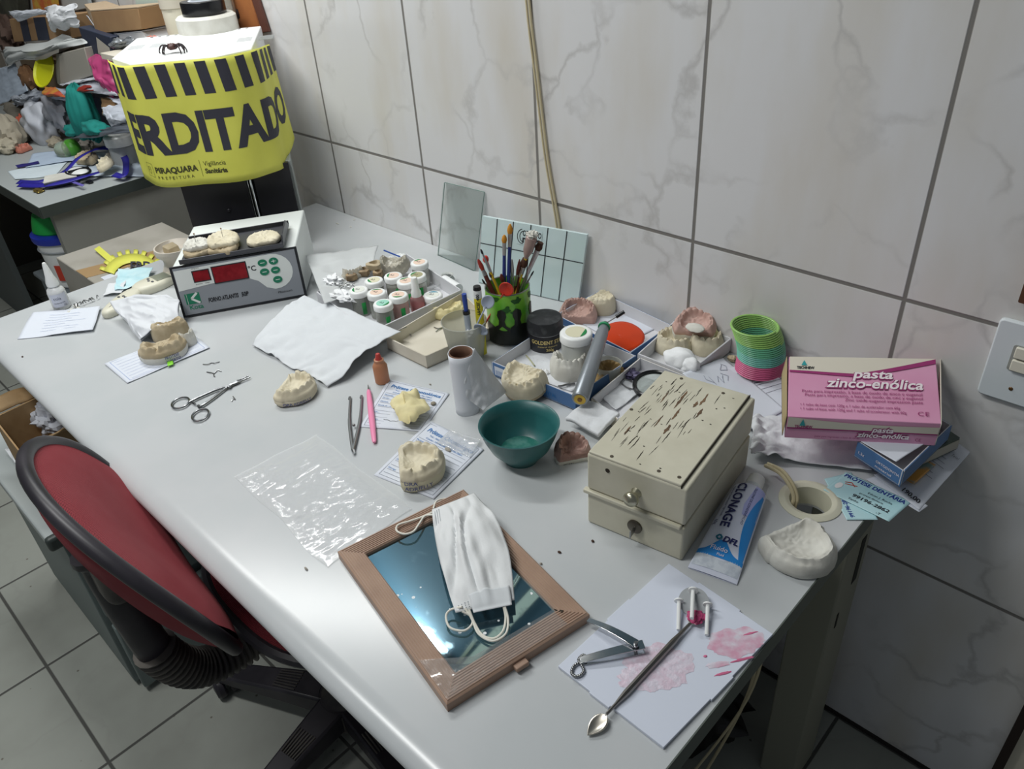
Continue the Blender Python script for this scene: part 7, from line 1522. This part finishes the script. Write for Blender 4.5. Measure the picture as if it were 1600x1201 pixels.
G().tube([c0 + Vector((.050 * math.cos(a), .030 * math.sin(a), 0)) for a in [2 * PI * k / 36 for k in range(36)]], .004, 8, closed=True).obj('rim', m_black, t); G().ball(c0, (.044, .025, .010), 14).obj('oval', m_white, t)
G().tube([c0 + Vector((.010, -.030, .008)), c0 + Vector((.014, .028, .008))], .004, 8).obj('bar', m_black, t)
for k, (u, v, w_, h_, m_, z, rz, lab) in enumerate(((138, 252, .07, .05, m_pl_tan, .012, .4, 'tan toothed model inside the loop of the purple strap'), (182, 252, .06, .055, m_pl_grey, .010, 1.0, 'grey-tan model at the right inside the purple strap loop'), (166, 262, .075, .045, m_pl_cream, .022, -.5, 'cream oval model in front inside the purple strap loop'))):
    tag(cast_shape(w_, h_, hb=.016, hr=.010, seed=210 + k, teeth=12)[0].xf(MX(D(u, v, z), rz, .3)).obj('dental_cast', m_, smooth=50), lab, 'dental model')
c4 = [D(72, 297, 0), D(124, 286, 0), D(128, 276, 0), D(74, 286, 0)]; t = thing('black_case', 'small black case with a white top at the bench corner below the purple strap', 'case', c4[0])
G().hexa([p + Vector((0, 0, .001)) for p in c4], [p + Vector((0, 0, .018)) for p in c4]).obj('case_body', m_nv, t, bevel=.002); G().hexa([p + Vector((0, 0, .0182)) for p in c4], [p + Vector((0, 0, .022)) for p in c4]).obj('case_top', m_pl_white, t, bevel=.001)
lump('gold_clasp', 'small gold metal clasp at the corner of the far bench', 'clasp', D(60, 297, .004), (.024, .012, .004), mat('gold_dull', '#a08c50', .35, .8), amp=.6, n=10)
lump('dark_stopper', 'small dark stopper by the black case on the far bench edge', 'stopper', D(140, 284, .004), (.014, .009, .005), m_black, amp=.3, n=8)
# shelf on the wall and its things
t = thing('wall_shelf', 'white shelf board on the wall behind the white hood', 'shelf', (-1.38, -.10, .325))
G().box((-1.38, -.098, .3375), (.36, .19, .015)).obj('shelf_board', m_box_cream, t, bevel=.001)
for x in (-1.5, -1.28): G().box((x, -.04, .31), (.02, .075, .04)).obj('bracket', m_steel, t)
SZ = .345
def sp_(u, v, y): p = HY(u, v, y); return p
p = D(330, 52, SZ); 
def onshelf(u, x_y): 
    r = ray(u, 40); k = (x_y - CP.y) / r.y; q = CP + r * k; return Vector((q.x, x_y, SZ))
p = onshelf(325, -.115); t = thing('white_can', 'white chipped round container on the shelf behind the hood', 'can', p)
G().lathe([(.066, 0), (.068, .004), (.066, .105), (.060, .110), (0, .110)], 36, p).obj('can_body', m_pl_white, t)
lump('plaster_bit', 'broken plaster bit at the left of the white container on the shelf', 'plaster bit', onshelf(291, -.13) + Vector((0, 0, .05)), (.020, .014, .012), m_pl_cream, amp=.6, n=10, seed=7)
q_ = p + Vector((.0, .0, .1102)); t = thing('tape_roll', 'black tape roll lying on top of the white container', 'tape', q_)
G().lathe([(.030, 0), (.047, 0), (.048, .002), (.048, .026), (.047, .028), (.030, .028), (.030, 0)], 36, q_, cap=False).obj('tape', m_black, t); G().lathe([(.026, 0), (.030, 0), (.030, .029), (.026, .029), (.026, 0)], 30, q_, cap=False).obj('core', m_paper, t)
p = onshelf(280, -.055); t = thing('white_bottle', 'tall white bottle on the shelf left of the black tape roll', 'bottle', p); G().lathe([(.030, 0), (.032, .004), (.032, .13), (.022, .145), (.022, .20), (0, .20)], 28, p).obj('bottle_body', mat('bottle_cream', '#dcd8c6', .4), t); G().lathe([(.026, .10), (.034, .101), (.034, .125), (.026, .126)], 28, p, cap=False).obj('band', m_crm, t)
p = onshelf(348, -.045); t = thing('glass_jar', 'clear jar with grey contents on the shelf right of the tape roll', 'jar', p); G().lathe([(.035, 0), (.038, .004), (.038, .15), (.030, .165), (0, .165)], 30, p).obj('jar_body', mat('jar_smoky', '#c9c9c2', .12, trans=.7, ior=1.2), t); G().lathe([(.033, .003), (.033, .07), (0, .07)], 20, p).obj('contents', m_pl_grey, t)
a = onshelf(370, -.03); tq_, _ = boxpx('wooden_board', 'orange-brown wooden board with a dark knot standing behind the hood', 'board', [(368, 62), (408, 52), (372, -60), (338, -56)], -.022, .018, mat('wood_orange', '#b0713f', .6, col2='#a3653a', ns=14), z0=None)
G().ball(HY(371, 22, -.024), (.007, .003, .010), 10, amp=.4).obj('knot', m_spd, tq_)
boxpx('dark_plank', 'dark brown plank standing against the wall beside the orange board', 'board', [(402, 52), (420, 50), (384, -60), (372, -60)], -.016, .012, mat('wood_dark', '#5e3a30', .6))
boxpx('mint_panel', 'pale mint board standing at the back above the long carton', 'board', [(218, 34), (268, 24), (250, -60), (200, -50)], -.030, .02, mat('mint_board', '#c8d8cf', .6))
lump('red_denture', 'small pink-red denture beside the long carton at the top', 'denture', onshelf(234, -.12) + Vector((0, 0, .030)), (.030, .015, .014), mat('denture_pink', '#c47a6c', .4), amp=.4, n=12, seed=4)
boxpx('yellow_packet', 'packet with a yellow and orange label at the top edge of the photo', 'packet', [(52, 18), (85, 14), (78, -30), (46, -26)], -.10, .03, mat('packet_yellow', '#c9a94a', .5, col2='#c4663a', ns=25))
boxpx('dark_bin', 'dark container at the top left corner behind the striped box', 'container', [(0, 26), (30, 24), (24, -40), (-10, -40)], -.08, .06, mat('bin_dark', '#3c3b34', .6, col2='#55564a', ns=14))
boxpx('pale_panel', 'pale grey board behind the white documents at the top of the heap', 'board', [(86, 24), (140, 12), (126, -40), (78, -34)], -.05, .02, mat('panel_pale', '#a9b0b2', .6))
lump('dark_bundle', 'dark brown bundle at the left edge behind the pale cloth', 'bundle', HY(10, 52, -.20), (.07, .05, .06), mat('bundle_brown', '#4b3a32', .8), amp=.5, n=14, seed=6)
